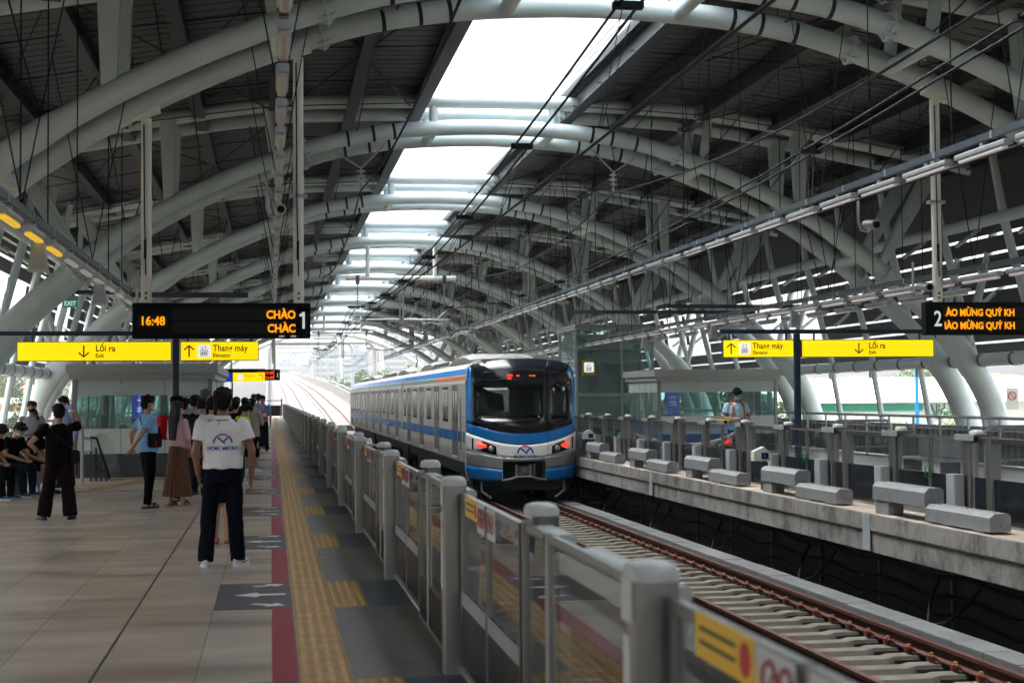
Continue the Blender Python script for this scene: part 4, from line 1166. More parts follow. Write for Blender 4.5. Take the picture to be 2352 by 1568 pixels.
# ================================================================== OVERHEAD LINE
def wire(name, pts, r_, label, cat='overhead wire', grp=None, m='cable_dark', clamp=None):
    o = thing(name, label, cat, group=grp)
    MB().tube(pts, r_, 6).build('wire', m, o, smooth=True)
    if clamp:
        for i, p in enumerate(clamp):
            MB().cbox(p, (0.13, 0.10, 0.05)).build('clamp', m, o)
    return o
def sagpts(x, z0, sag, ya, yb, span0, span, n_=8, x2=None):
    out = []; y = ya
    while y <= yb:
        t = ((y-span0) % span)/span
        out.append((x, y, z0 - sag*4*t*(1-t) + 0.0)); y += span/n_
    return out
for (x, side) in ((1.98, 'left'), (7.72, 'right')):
    wire('feeder_wire', sagpts(x, 6.28, 0.60, -5, 105, 33.7, 24), 0.020, 'single thick dark feeder wire hung on insulators above the %s track' % side)
for (tx, side) in ((3.02, 'left'), (6.68, 'right')):
    mp = sagpts(tx, 5.03, 0.72, 1, 150, 57.5, 46, 12)
    for q in (-1, 1):
        pp = [(p[0]+q*0.09, p[1], p[2]) for p in mp]
        wire('messenger_wire', pp, 0.015, '%s of the paired dark messenger wires above the %s track' % ('left' if q < 0 else 'right', side))
    o = thing('wire_droppers', 'dark clamps and thin droppers joining the overhead wires of the %s track' % side, 'droppers')
    y = 7.0
    cxw = tx - (0.25 if side == 'left' else -0.0)
    while y < 100:
        t = ((y-57.5) % 46)/46; z = 5.03-0.72*4*t*(1-t)
        MB().cbox((tx, y, z), (0.26, 0.10, 0.06)).build('clamp', 'cable_dark', o)
        for q in (-1, 1): MB().tube([(tx+q*0.05, y, z-0.03), (cxw+0.01*q, y, 3.92)], 0.005 if y < 30 else 0.008, 4).build('dropper', 'cable_steel', o)
        y += 5.6
    wire('contact_wire', [(cxw+0.12*sin(y*0.11), y, 3.90) for y in range(0, 156, 4)], 0.013, 'single contact wire running above the %s track' % side)
# insulator hangers at every second arch
def insul(mb, p, n_=3, r_=0.075, step=0.055):
    p = Vector(p)
    for k in range(n_):
        mb.loft([((p.x, p.y, p.z-k*step), 0.02, 0.02), ((p.x, p.y, p.z-k*step-0.012), r_, r_), ((p.x, p.y, p.z-k*step-0.03), r_*0.9, r_*0.9), ((p.x, p.y, p.z-k*step-0.04), 0.025, 0.025)], 12)
    return mb
for k in (1, 3, 5, 7):
    y = FR[k]+SEP
    for (x, side) in ((1.98, 'left'), (7.72, 'right')):
        r = thing('insulator_hanger', 'V shaped hanger with disc insulators under the %s arch from the camera, %s side' % (ORD[k], side), 'insulator', (x, y-0.75, 0))
        for q in (-1, 1):
            xx = x+q*0.52; zt = interp(ARCH, xx-CX)
            MB().tube([(q*0.52, 0.0, zt-0.14), (0, 0, 6.72)], 0.020, 6).build('hanger_arm', 'galv', r)
        insul(MB(), (0, 0, 6.68), 3, 0.10, 0.11).build('insulator', 'cap_white', r, smooth=True)
        MB().tube([(0, 0, 6.74), (0, 0, 6.28)], 0.02, 6).build('insulator_rod', 'galv', r)
def overhead_frame(y, label):
    r = thing('overhead_line_frame', label, 'overhead line frame', (0, y, 0))
    za = interp(ARCH, 1.3)-0.15
    MB().tube([(2.78, 0, 6.14), (6.95, 0, 6.14)], 0.085, 12).build('cross_tube', 'post_paint', r, smooth=True)
    for x in (3.6, 6.15): MB().tube([(x, 0, 6.22), (x, 0, za)], 0.08, 12).build('drop_tube', 'post_paint', r, smooth=True)
    for x, wx in ((3.22, 3.02), (6.50, 6.68)):
        MB().box((x-0.07, -0.09, 5.90), (x+0.07, 0.09, 6.24)).build('clamp', 'stainless_dark', r)
        MB().tube([(x, 0, 5.9), (x, 0, 5.06)], 0.02, 6).build('link_rod', 'galv', r)
        insul(MB(), (x, 0, 5.42), 3, 0.10, 0.11).build('insulator', 'cap_white', r, smooth=True)
        MB().cbox((wx, 0, 5.04), (0.34, 0.14, 0.08)).build('wire_clamp', 'cable_dark', r)
        s = -1 if x < 4 else 1
        MB().tube([(wx, 0, 5.0), (wx-s*0.45, 0, 4.62)], 0.02, 6).build('stay_arm', 'galv', r)
    for q in (-1, 1):
        MB().tube([(4.87+q*0.26, 0, 6.05), (4.87+q*0.06, 0, 5.75), (4.87+q*0.06, 0, 4.35)], 0.035, 8).build('mast_tube', 'galv', r, smooth=True)
        x0_, x1_ = (4.87+q*0.45, 4.87+q*0.15)
        mb = MB()
        for k in range(7): mb.tube([(4.87+q*(0.22+0.06*k), 0, 4.57), (4.87+q*(0.235+0.06*k), 0, 4.57)], 0.075, 12)
        mb.build('insulator', 'cap_white', r)
        MB().tube([(4.87+q*0.05, 0, 4.57), (4.87+q*1.85, 0, 4.57)], 0.03, 8).build('cantilever_tube', 'galv', r, smooth=True)
        MB().box((4.87+q*0.80-0.035, -0.03, 4.36), (4.87+q*0.80+0.035, 0.03, 4.54)).build('drop_bracket', 'galv', r)
        MB().tube([(4.87+q*0.82, 0, 4.42), (4.87+q*1.15, 0, 4.46), (4.87+q*1.5, 0, 4.38), (4.87+q*1.82, 0, 3.95)], 0.022, 6).build('steady_arm', 'cap_white', r, smooth=True)
overhead_frame(FR[3]+SEP*0.3, 'white overhead line frame hanging in mid station with insulators and steady arms')
overhead_frame(FR[7]+SEP*0.3, 'farther white overhead line frame near the end of the station roof')

# ================================================================== TRAIN
train = thing('metro_train', 'three car metro train with blue front and red tail lamps at the right platform', 'train', (6.56, 39.9, 0))
HW = 1.475
def shell(y0, y1, name, front=False):
    prof = [(-HW+0.03, -0.12), (-HW, 0.2), (-HW, 2.0), (-HW+0.05, 2.22), (-HW+0.16, 2.42), (-HW+0.45, 2.56), (-0.5, 2.62), (0.5, 2.62), (HW-0.45, 2.56), (HW-0.16, 2.42), (HW-0.05, 2.22), (HW, 2.0), (HW, 0.2), (HW-0.03, -0.12)]
    return MB().prism(prof, y0, y1, 1).build(name, 'train_steel', train)
cars = [(0.42, 19.75), (20.25, 39.75), (40.25, 59.8)]
doors = [2.55+4.8*k for k in range(4)]
for ci, (a, b) in enumerate(cars):
    c = shell(a, b, 'car_body')
    c['label'] = 'stainless steel car body, %s car of the train' % ['leading', 'middle', 'last'][ci]
    off = 20.0*ci
    # stripes
    for s in (-1, 1):
        X = s*HW
        def strip(z0, z1, ya, yb, m, t=0.003, nm='stripe'):
            return MB().box((X, ya, z0), (X+s*t, yb, z1)).build(nm, m, c)
        strip(0.42, 0.70, a+0.01, b-0.01, 'train_blue')
        def up(z0, z1, x0, x1, ya, yb, m):
            MB().add([(s*x0, ya, z0), (s*x0, yb, z0), (s*x1, yb, z1), (s*x1, ya, z1), (s*(x0-0.01), ya, z0), (s*(x0-0.01), yb, z0), (s*(x1-0.01), yb, z1), (s*(x1-0.01), ya, z1)],
                     [(0, 1, 2, 3), (7, 6, 5, 4), (0, 4, 5, 1), (1, 5, 6, 2), (2, 6, 7, 3), (3, 7, 4, 0)]).build('stripe', m, c)
        up(2.235, 2.40, HW-0.054, HW-0.145, a+0.01, b-0.01, 'train_blue')
        up(2.10, 2.19, HW-0.018, HW-0.038, a+0.01, (a+7.5) if ci == 0 else a+0.3, 'train_orange') if ci == 0 else None
        up(2.10, 2.19, HW-0.018, HW-0.038, (a+7.5) if ci == 0 else a+0.01, b-0.01, 'train_green')
        for k in range(4):
            yc = off+doors[k]
            d = MB()
            d.box((X, yc-0.68, 0.0), (X+s*0.012, yc-0.64, 2.0)); d.box((X, yc+0.64, 0.0), (X+s*0.012, yc+0.68, 2.0)); d.box((X, yc-0.64, 1.96), (X+s*0.012, yc+0.64, 2.0))
            fr_ = d.build('door_frame', 'train_grey', c)
            for q in (-1, 1):
                lf = MB().box((X, yc+(0.004 if q > 0 else -0.635), 0.02), (X+s*0.005, yc+(0.635 if q > 0 else -0.004), 1.955)).build('door', 'train_door', c)
                MB().box((X+s*0.0052, yc+q*0.32-0.20, 0.95), (X+s*0.009, yc+q*0.32+0.20, 1.80)).build('door_window', 'train_black', c)
            MB().box((X+s*0.0052, yc-0.63, 0.44), (X+s*0.008, yc+0.63, 0.70)).build('stripe', 'train_blue', c)
            MB().box((X, yc-0.62, -0.06), (X+s*0.03, yc+0.62, -0.01)).build('door_step', 'cap_white', c)
        for yc in [off+doors[k]+2.4 for k in range(4)]:
            hw = 0.72
            if yc+hw > b-0.1: yc = b-0.95; hw = 0.42
            MB().rbox((X, yc-hw, 0.92), (X+s*0.004, yc+hw, 1.92), 0.08, 0).build('window_frame', 'rubber', c)
            for q in (-1, 1): MB().rbox((X+s*0.0042, yc+q*hw*0.5-hw*0.42, 0.98), (X+s*0.008, yc+q*hw*0.5+hw*0.42, 1.86), 0.05, 0).build('window', 'train_black', c)
            MB().box((X+s*0.0002, yc-0.25, 2.045), (X+s*0.006, yc-0.20, 2.10)).build('marker_plate', 'train_black', c)
    if ci == 0:
        MB().box((-HW-0.004, 0.75, -0.05), (-HW, 1.05, 2.0)).build('cab_door', 'train_steel', c)
        MB().tube([(-HW-0.05, 0.92, 0.2), (-HW-0.05, 0.92, 1.6)], 0.016, 6).build('grab_rail', 'stainless', c)
    # roof equipment
    rf = MB().prism([(-1.05, 2.54), (-0.95, 2.64), (-0.5, 2.67), (0.5, 2.67), (0.95, 2.64), (1.05, 2.54)], a+0.4, b-0.3, 1).build('roof_fairing', 'roof_grey', c)
    for ya in (a+2.2, a+11.6):
        prof = [(ya, 2.70), (ya+0.9, 2.84), (ya+1.5, 2.88), (ya+3.6, 2.88), (ya+4.2, 2.84), (ya+5.0, 2.70)]
        u = MB()
        vs = []
        for xx, dz in ((-1.02, -0.10), (-0.75, 0.0), (0.75, 0.0), (1.02, -0.12)):
            for (yy_, zz_) in prof: vs.append((xx, yy_, max(2.66, zz_+dz)))
        for xx in (-1.02, 1.02):
            for (yy_, zz_) in prof: vs.append((xx, yy_, 2.60))
        n_ = len(prof)
        fs = [(r_*n_+i, r_*n_+i+1, (r_+1)*n_+i+1, (r_+1)*n_+i) for r_ in range(3) for i in range(n_-1)]
        fs += [(4*n_+i, 4*n_+i+1, i+1, i) for i in range(n_-1)] + [(3*n_+i, 3*n_+i+1, 5*n_+i+1, 5*n_+i) for i in range(n_-1)]
        u.add(vs, fs); u.build('air_conditioner', 'roof_grey', c, smooth=False)
    rl = MB()
    for s in (-1, 1): 
        rl.box((s*1.06, a+7.0, 2.70), (s*1.09, a+11.4, 2.73))
        for k in range(18): rl.box((s*1.06, a+7.0+k*0.25, 2.60), (s*1.09, a+7.03+k*0.25, 2.70))
    rl.build('roof_grating', 'roof_grey', c)
    # underframe and bogies
    MB().box((-1.2, a+0.3, -0.55), (1.2, b-0.3, -0.122)).build('underframe', 'under_dark', c)
    for yb_ in (a+2.8, b-3.4):
        g_ = MB(); g_.box((-1.1, yb_-1.2, -0.85), (1.1, yb_+1.2, -0.551))
        for yy_ in (-1.05, 1.05):
            for s in (-1, 1): g_.tube([(s*0.70, yb_+yy_, RZ+0.43), (s*0.83, yb_+yy_, RZ+0.43)], 0.42, 20)
        g_.build('bogie', 'under_dark', c)
for ya in (19.76, 39.76): MB().box((-1.25, ya, 0.0), (1.25, ya+0.48, 2.4)).build('gangway', 'rubber', train)
# pantographs
for ya in (9.3, 29.6):
    p = MB().box((-0.6, ya-0.5, 2.76), (0.6, ya+0.5, 2.82)).build('pantograph', 'under_dark', train)
    MB().tube([(0.0, ya+0.4, 2.82), (0.0, ya-0.5, 3.30)], 0.03, 6).build('lower_arm', 'under_dark', p)
    MB().tube([(0.0, ya-0.5, 3.30), (0, ya+0.35, 3.82)], 0.022, 6).build('upper_arm', 'under_dark', p)
    MB().tube([(-0.75, ya+0.35, 3.62), (-0.6, ya+0.35, 3.80), (-0.4, ya+0.35, 3.84), (0.4, ya+0.35, 3.84), (0.6, ya+0.35, 3.80), (0.75, ya+0.35, 3.62)], 0.025, 6).build('collector_head', 'under_dark', p)
# front end surface
def wlim(z):
    tab = [(-0.60, 1.38), (-0.35, 1.455), (0.3, 1.475), (1.6, 1.475), (2.1, 1.44), (2.4, 1.37), (2.7, 1.25)]
    for i in range(len(tab)-1):
        if z <= tab[i+1][0]:
            t = (z-tab[i][0])/(tab[i+1][0]-tab[i][0]); return tab[i][1]+max(0, t)*(tab[i+1][1]-tab[i][1])
    return tab[-1][1]
def fy(x, z):
    u = min(1.0, abs(x)/wlim(z))
    y = -0.40 + 0.20*u*u + 0.34*u**9
    y += 0.055*max(0, z-0.7)**1.35 + 0.10*max(0, 0.1-z)**1.6
    if z > 2.25: y += 0.9*(z-2.25)**2.0
    return y
def ztop(x): return 2.63-0.16*(abs(x)/1.37)**2.2 - (0.10*max(0, (abs(x)-1.25)/0.2)**2)
def patch(name, m, x0, x1, zl, zh, nx, nz, off=0.0, holes=(), parent=None, xs=None, clampx=True):
    xs = xs or [x0+(x1-x0)*i/nx for i in range(nx+1)]
    vs = []; fs = []
    for x in xs:
        a, b = zl(x) if callable(zl) else zl, zh(x) if callable(zh) else zh
        for j in range(nz+1):
            z = a+(b-a)*j/nz; xx = max(-wlim(z), min(wlim(z), x)) if clampx else x
            vs.append((xx, fy(xx, z)-off, z))
    n_ = nz+1
    for i in range(len(xs)-1):
        for j in range(nz):
            zc = (vs[i*n_+j][2]+vs[(i+1)*n_+j+1][2])/2; xc = (xs[i]+xs[i+1])/2
            if any(h[0] < xc < h[1] and h[2] < zc < h[3] for h in holes): continue
            fs.append((i*n_+j, (i+1)*n_+j, (i+1)*n_+j+1, i*n_+j+1))
    o = MB().add(vs, fs).build(name, m, parent or train, smooth=True)
    md = o.modifiers.new('thick', 'SOLIDIFY'); md.thickness = 0.02; md.offset = 0 if False else -1
    return o
q2 = lambda x: (abs(x)/1.45)**2
zB = lambda x: 0.665+0.28*q2(x)          # black / blue
zW = lambda x: 0.36+0.33*q2(x)           # blue / white
zG = lambda x: 0.02+0.20*q2(x)           # white / grey
zS = lambda x: -0.30+0.13*q2(x)          # grey / skirt
zE = lambda x: -0.585+0.09*q2(x)**2
OP = 0.57
fx = [-HW, -1.47, -1.45, -1.42, -1.38, -1.30, -1.15, -1.0, -0.8, -0.6, -0.4, -0.2, 0, 0.2, 0.4, 0.6, 0.8, 1.0, 1.15, 1.30, 1.38, 1.42, 1.45, 1.47, HW]
# lower bands (white and grey leave the corner steel)
patch('front_blue_band', 'train_blue', 0, 0, zW, zB, 0, 6, xs=fx)
patch('front_white_band', 'train_white', 0, 0, zG, zW, 0, 5, xs=fx)
zOt = -0.07
zGs = lambda x: max(zG(x)-0.001, zS(x)+0.02)
patch('front_grey_band', 'train_grey', 0, 0, zS, zG, 0, 5, xs=[x for x in fx if x <= -0.57]+[-OP])
patch('front_grey_band', 'train_grey', 0, 0, zS, zG, 0, 5, xs=[OP]+[x for x in fx if x >= 0.57])
patch('front_grey_band', 'train_grey', -OP, OP, zOt, zG, 6, 2)
patch('front_skirt', 'train_blue', 0, 0, zE, zS, 0, 4, xs=[x for x in fx if x <= -0.57]+[-OP])
patch('front_skirt', 'train_blue', 0, 0, zE, zS, 0, 4, xs=[OP]+[x for x in fx if x >= 0.57])
# black mask with window openings
WX = [-1.30, -1.20, -1.0, -0.8, -0.6, -0.4, -0.2, 0, 0.2, 0.34, 0.48, 0.62, 0.78, 0.95, 1.10, 1.20, 1.30]
# rows laid so that openings fall between z=1.05 and 1.90
vs = []; fs = []
xsM = [-1.34, -1.28, -1.1, -0.9, -0.7, -0.5, -0.3, -0.1, 0.1, 0.3, 0.50, 0.62, 0.76, 0.9, 1.05, 1.22, 1.34]
zr = [None, 1.05, 1.27, 1.48, 1.69, 1.90, 2.12, 2.30, None]
rows = len(zr)
for x in xsM:
    for j, z in enumerate(zr):
        if j == 0: z = zB(x)
        elif j == rows-1: z = ztop(x)
        vs.append((x, fy(x, z)-0.004, z))
for i in range(len(xsM)-1):
    for j in range(rows-1):
        xc = (xsM[i]+xsM[i+1])/2
        if 1 <= j <= 4 and (-1.28 < xc < 0.50 or 0.76 < xc < 1.22): continue
        fs.append((i*rows+j, (i+1)*rows+j, (i+1)*rows+j+1, i*rows+j+1))
o = MB().add(vs, fs).build('front_black_mask', 'train_black', train, smooth=True)
md = o.modifiers.new('thick', 'SOLIDIFY'); md.thickness = 0.02; md.offset = -1
patch('windscreen', 'train_glass', 0, 0, 1.05, 1.90, 0, 4, off=-0.006, xs=[x for x in xsM if -1.29 < x < 0.51])
patch('side_windscreen', 'train_glass', 0, 0, 1.05, 1.90, 0, 4, off=-0.006, xs=[x for x in xsM if 0.75 < x < 1.23])
# blue side frames beside the mask
for s in (-1, 1):
    xs_ = sorted([s*v for v in (1.342, 1.38, 1.42, 1.445, 1.46, 1.475)])
    patch('front_blue_frame', 'train_blue', 0, 0, zB, lambda x: ztop(x)-0.01, 0, 16, xs=xs_)
# black roof cap behind the mask edge, closing back to the body
vs = []; fs = []; xsC = [x for x in fx if abs(x) <= 1.42]; N_ = 5
for x in xsC:
    z0 = ztop(x); y0_ = fy(x, z0)
    for j in range(N_):
        t = j/(N_-1)
        y = y0_+(0.75-y0_)*t; z = z0+(min(2.60, 2.615-0.05*(abs(x)/1.3)**6*3)-z0)*t + 0.035*sin(pi*t)
        vs.append((x, y, z if abs(x) < 1.3 else z0+0.01*t))
for i in range(len(xsC)-1):
    for j in range(N_-1): fs.append((i*N_+j, (i+1)*N_+j, (i+1)*N_+j+1, i*N_+j+1))
o = MB().add(vs, fs).build('front_roof_cap', 'train_black', train, smooth=True)
# corner closing strips along the sides between the front shell and the car body
for s in (-1, 1):
    zs_ = [-0.58+0.1*k for k in range(31)]
    vs = []; fs = []
    for z in zs_:
        w_ = wlim(z)-0.001; vs.append((s*w_, fy(w_, z)-0.0, z)); vs.append((s*min(HW, w_+0.015), 0.45, z))
    for k in range(len(zs_)-1): fs.append((2*k, 2*k+1, 2*k+3, 2*k+2))
    MB().add(vs, fs).build('front_corner', 'train_steel', train)
    vs = []; fs = []
    for z in zs_:
        if z < 0.75: continue
        w_ = wlim(z)-0.001; vs.append((s*(w_+0.002), fy(w_, z), z)); vs.append((s*(min(HW, w_+0.015)+0.002), 0.20, z))
    for k in range(len(vs)//2-1): fs.append((2*k, 2*k+1, 2*k+3, 2*k+2))
    MB().add(vs, fs).build('front_blue_frame', 'train_blue', train)
# cab interior
cb = MB().box((-1.36, 0.95, 0.75), (1.36, 1.0, 2.35)).build('cab_back_wall', 'cab_grey', train)
MB().box((-0.38, 0.93, 1.33), (0.10, 0.949, 1.66)).build('route_map', 'poster', cb)
MB().prism([(-0.02, 0.80), (0.42, 0.80), (0.42, 1.10), (0.25, 1.14), (-0.02, 1.02)], -1.25, 1.25, 0).build('cab_console', 'cab_grey', train)
MB().box((-1.28, 0.85, 1.25), (-0.85, 0.93, 1.42)).build('control_panel', 'under_dark', cb)
pl = MB()
for k in range(5): pl.cbox((-1.20+k*0.07, 0.846, 1.37), (0.02, 0.006, 0.02)); pl.cbox((-1.20+k*0.07, 0.846, 1.30), (0.02, 0.006, 0.02))
pl.build('indicator_lamps', 'sticker_white', cb)['kind'] = 'stuff'
ch = MB(); ch.rbox((-0.62, 0.5, 0.9), (-0.24, 0.6, 1.38), 0.10, 1); ch.build('driver_seat', 'under_dark', train)
MB().tube([(0.28, 0.6, 0.8), (0.28, 0.6, 2.3)], 0.025, 8).build('cab_pole', 'stainless', train)
MB().box((0.55, 0.7, 0.8), (0.60, 0.94, 2.3)).build('cab_partition', 'cab_grey', train)
MB().box((-1.36, 0.3, 2.25), (1.36, 0.94, 2.28)).build('cab_ceiling', 'cab_grey', train)
MB().box((-1.36, -0.05, 0.72), (1.36, 0.94, 0.745)).build('cab_floor', 'under_dark', train)
yfd = fy(0, 2.15)-0.010
dd = text_mesh('5002', 0.085, 'tail_red', train, (-0.44, fy(-0.3, 2.19)-0.012, 2.155), off=0.003, name='train_number', sx=0.9)
dd = text_mesh('5002', 0.05, 'led_dim', train, (-0.43, fy(-0.3, 2.1)-0.012, 2.085), off=0.002, name='train_number', sx=1.1)
for xx, ww in ((-0.19, 0.09), (0.15, 0.05), (0.22, 0.10)):
    MB().box((xx, fy(xx, 2.17)-0.014, 2.165), (xx+ww, fy(xx, 2.17)-0.010, 2.195)).build('led_dash', 'led_dim', train)
# thin frame lines on the mask
def fline(pts, w_, m, name, off=0.008):
    mb = MB(); mb.tube([(x, fy(x, z)-off, z) for x, z in pts], w_, 4); return mb.build(name, m, train)
def rr(x0, x1, z0, z1): 
    n_ = 6
    return [(x0+(x1-x0)*i/n_, z0) for i in range(n_+1)]+[(x1, z0+(z1-z0)*i/n_) for i in range(1, n_+1)]+[(x1+(x0-x1)*i/n_, z1+0.10*(1-abs((x1+(x0-x1)*i/n_))/1.3)) for i in range(0, n_+1)]+[(x0, z1+(z0-z1)*i/n_) for i in range(1, n_+1)]
fline(rr(-1.31, 0.56, 0.99, 2.26), 0.005, 'stainless_dark', 'windscreen_trim')
fline(rr(0.70, 1.29, 0.99, 2.22), 0.005, 'stainless_dark', 'windscreen_trim')
fline([(-0.6, 0.94), (-0.1, 0.99), (0.45, 1.04)], 0.010, 'rubber', 'wiper', 0.02)
MB().tube([(1.08, fy(1.08, 1.83)+0.012, 1.83), (1.08, fy(1.08, 1.83)+0.006, 1.83)], 0.055, 16).build('round_sticker', 'sticker_white', train)
fline([(0.63, zB(0.63)), (0.63, 0.3), (0.63, 0.0), (1.0, 0.01), (1.34, 0.03), (1.34, 0.5), (1.34, 0.9)], 0.004, 'train_black', 'hatch_line', 0.002)
# head lamp clusters
for s in (-1, 1):
    pts = [(1.35, 0.555), (1.05, 0.46), (0.85, 0.385), (0.75, 0.33), (0.735, 0.22), (0.735, 0.105), (0.95, 0.16), (1.15, 0.215), (1.35, 0.27)]
    vs = [(s*x, fy(x, z)-0.006, z) for x, z in pts]
    cx_ = sum(p[0] for p in pts)/len(pts); cz_ = sum(p[1] for p in pts)/len(pts)
    vs.append((s*cx_, fy(cx_, cz_)-0.009, cz_)); n_ = len(pts)
    o = MB().add(vs, [(i, (i+1) % n_, n_) for i in range(n_)]).build('headlight', 'train_black', train)
    md = o.modifiers.new('thick', 'SOLIDIFY'); md.thickness = 0.02; md.offset = 0
    yy_ = fy(1.13, 0.37)-0.012
    a = Vector((s*1.03, fy(1.03, 0.345)-0.022, 0.345)); b = Vector((s*1.20, fy(1.20, 0.385)-0.022, 0.385))
    MB().cap(a, 0.045, b, 0.045, 12).build('tail_lamp', 'tail_red', o, smooth=True)
    p = Vector((s*0.88, fy(0.88, 0.275)-0.012, 0.275))
    MB().tube([p+Vector((0, 0.02, 0)), p-Vector((0, 0.012, 0))], 0.082, 20).build('lamp_ring', 'stainless_dark', o, smooth=True)
    MB().ell(p-Vector((0, 0.010, 0)), (0.07, 0.022, 0.07), 16, 8).build('head_lamp', 'lamp_glass', o, smooth=True)
# badge and route name laid on the curved nose
lg = metro_logo(train, 0, 0, 0.225, 0)
for o in lg:
    for v in o.data.vertices:
        x = v.co.x+0.02; z = v.co.z+0.13; v.co = (x, fy(x, z)-0.003+v.co.y, z)
t_ = text_mesh('Bến Thành – Suối Tiên', 0.090, 'logo_blue', train, (0, 0, 0), (0, 0, 0), 'CENTER', off=0.003, name='route_name', sx=0.72)
for v in t_.data.vertices:
    x = v.co.x+0.02; z = v.co.y+0.045; v.co = (x, fy(x, z)-0.004-v.co.z, z)
for v in [v for o in lg for v in o.data.vertices]: pass
# coupler
cp = MB().box((-OP, 0.25, -0.60), (OP, 0.30, -0.06)).build('coupler_recess', 'under_dark', train)
MB().box((-0.14, -0.28, -0.42), (0.14, 0.2, -0.20)).build('coupler', 'stainless_dark', train)
c2 = MB(); c2.tube([(0.0, -0.34, -0.30), (0.0, -0.28, -0.30)], 0.06, 12); c2.box((-0.22, -0.22, -0.46), (-0.15, -0.1, -0.16)); c2.box((0.15, -0.22, -0.46), (0.22, -0.1, -0.16)); c2.box((0.28, -0.15, -0.45), (0.32, -0.05, -0.15))
c2.build('coupler_head', 'stainless', train)
MB().tube([(-OP, -0.28, -0.56), (-0.35, -0.31, -0.53), (-0.2, -0.31, -0.47), (0.2, -0.31, -0.47), (0.35, -0.31, -0.53), (OP, -0.28, -0.56)], 0.035, 6).build('buffer_beam', 'barrier_grey', train)
for s in (-1, 1): MB().box((s*OP, fy(OP, -0.3)+0.01, -0.58), (s*(OP+0.02), 0.3, -0.08)).build('recess_side', 'train_grey', train)
MB().box((-1.3, 0.2, -0.85), (1.3, 0.6, -0.6)).build('front_underframe', 'under_dark', train)
for s in (-1, 1): MB().tube([(s*1.1, -0.05, -0.6), (s*1.1, -0.1, -0.85), (s*0.85, -0.15, -1.03)], 0.035, 6).build('rail_guard', 'barrier_grey', train)
mat('trunk_green', (0.01, 0.10, 0.07), 0.5)
mat('booth_metal', (0.40, 0.42, 0.42), 0.4, 0.2, 2, 0.05)
mat('white_panel_frost', (0.50, 0.58, 0.58), 0.4, 0, 2, 0.04)
mat('gantry_paint', (0.30, 0.32, 0.33), 0.4)
mat('viaduct_pale', (0.058, 0.054, 0.052), 0.8, 0, 0.6, 0.12)
# ================================================================== ENCLOSURES ON THE PLATFORMS
def enclosure(x0, x1, y0, y1, label, side_door=False):
    r = thing('stair_enclosure', label, 'enclosure', (x0, y0, 0)); w_ = x1-x0; L_ = y1-y0
    MB().rbox((-0.12, -0.12, 2.18), (w_+0.12, L_+0.12, 2.38), 0.02, 1).build('roof_slab', 'booth_metal', r)
    MB().box((-0.06, -0.07, 2.06), (w_+0.06, L_+0.06, 2.178)).build('fascia', 'booth_metal', r)
    for (a, b) in ((0, 0), (w_-0.09, 0), (0, L_-0.09), (w_-0.09, L_-0.09)):
        MB().box((a, b, 0), (a+0.09, b+0.09, 2.058)).build('corner_post', 'stainless', r)
    n_ = max(2, round(w_/1.05))
    for face, yy_ in (('front', 0.02), ('rear', L_-0.05)):
        for k in range(n_):
            a = 0.092+(w_-0.184)*k/n_+0.006; b = 0.092+(w_-0.184)*(k+1)/n_-0.006
            MB().box((a, yy_, 1.72), (b, yy_+0.02, 2.055)).build('frosted_panel', 'white_panel_frost', r)
            MB().box((a, yy_, 1.03), (b, yy_+0.012, 1.715)).build('glass_pane', 'encl_glass', r)
            if face == 'front': MB().box((a, yy_, 0.50), (b, yy_+0.03, 1.025)).build('lower_panel', 'white_panel', r)
        MB().box((0.092, yy_-0.01, 0.0), (w_-0.092, yy_+0.05, 0.497)).build('base_panel', 'granite_dark', r)
    for xx in (0.01, w_-0.03):
        m_ = 3 if not side_door else 5
        for k in range(m_):
            a = 0.095+(L_-0.19)*k/m_+0.006; b = 0.095+(L_-0.19)*(k+1)/m_-0.006
            MB().box((xx, a, 1.72), (xx+0.02, b, 2.055)).build('frosted_panel', 'white_panel_frost', r)
            MB().box((xx, a, 0.15), (xx+0.012, b, 1.715)).build('glass_pane', 'encl_glass', r)
            MB().box((xx-0.005, b-0.01, 0.02), (xx+0.03, b+0.02, 2.055)).build('mullion', 'stainless', r)
    return r
en = enclosure(-4.12, -1.24, 33.0, 41.0, 'glass and white panelled stair enclosure on the left platform behind the waiting people')
for (a, b, l) in ((0.15, 0.30, 1),):
    MB().box((0.45, 1.4, 0.9), (0.60, 1.55, 2.0)).build('inner_column', 'navy', en)
MB().box((1.75, 0.8, 0.5), (1.90, 0.95, 2.05)).build('inner_column', 'stainless_dark', en)
MB().box((2.35, 2.2, 0.2), (3.0-0.3, 2.3, 1.95)).build('inner_panel', 'panel_grey', en)
MB().tube([(0.5, 1.1, 1.3), (0.5, 1.1, 1.88), (0.62, 1.1, 1.95), (1.5, 1.1, 1.95)], 0.03, 8).build('inner_pipe', 'post_paint', en, smooth=True)
# blue line information panel seen through the glass
s = thing('information_pillar', 'dark blue information pillar with white lettering seen through the left glass enclosure', 'sign', (-3.16, 35.9, 0))
MB().box((0, 0, 0), (0.34, 0.10, 1.95)).build('pillar_body', 'navy', s)
MB().box((0.02, -0.004, 1.2), (0.32, -0.001, 1.93)).build('pillar_face', 'sign_blue', s)
mb = MB()
for z in (1.82, 1.75, 1.60, 1.42, 1.36): mb.box((0.12, -0.006, z), (0.22, -0.004, z+0.03))
mb.box((0.165, -0.006, 1.30), (0.175, -0.004, 1.80)); mb.build('pillar_marks', 'sign_white', s)
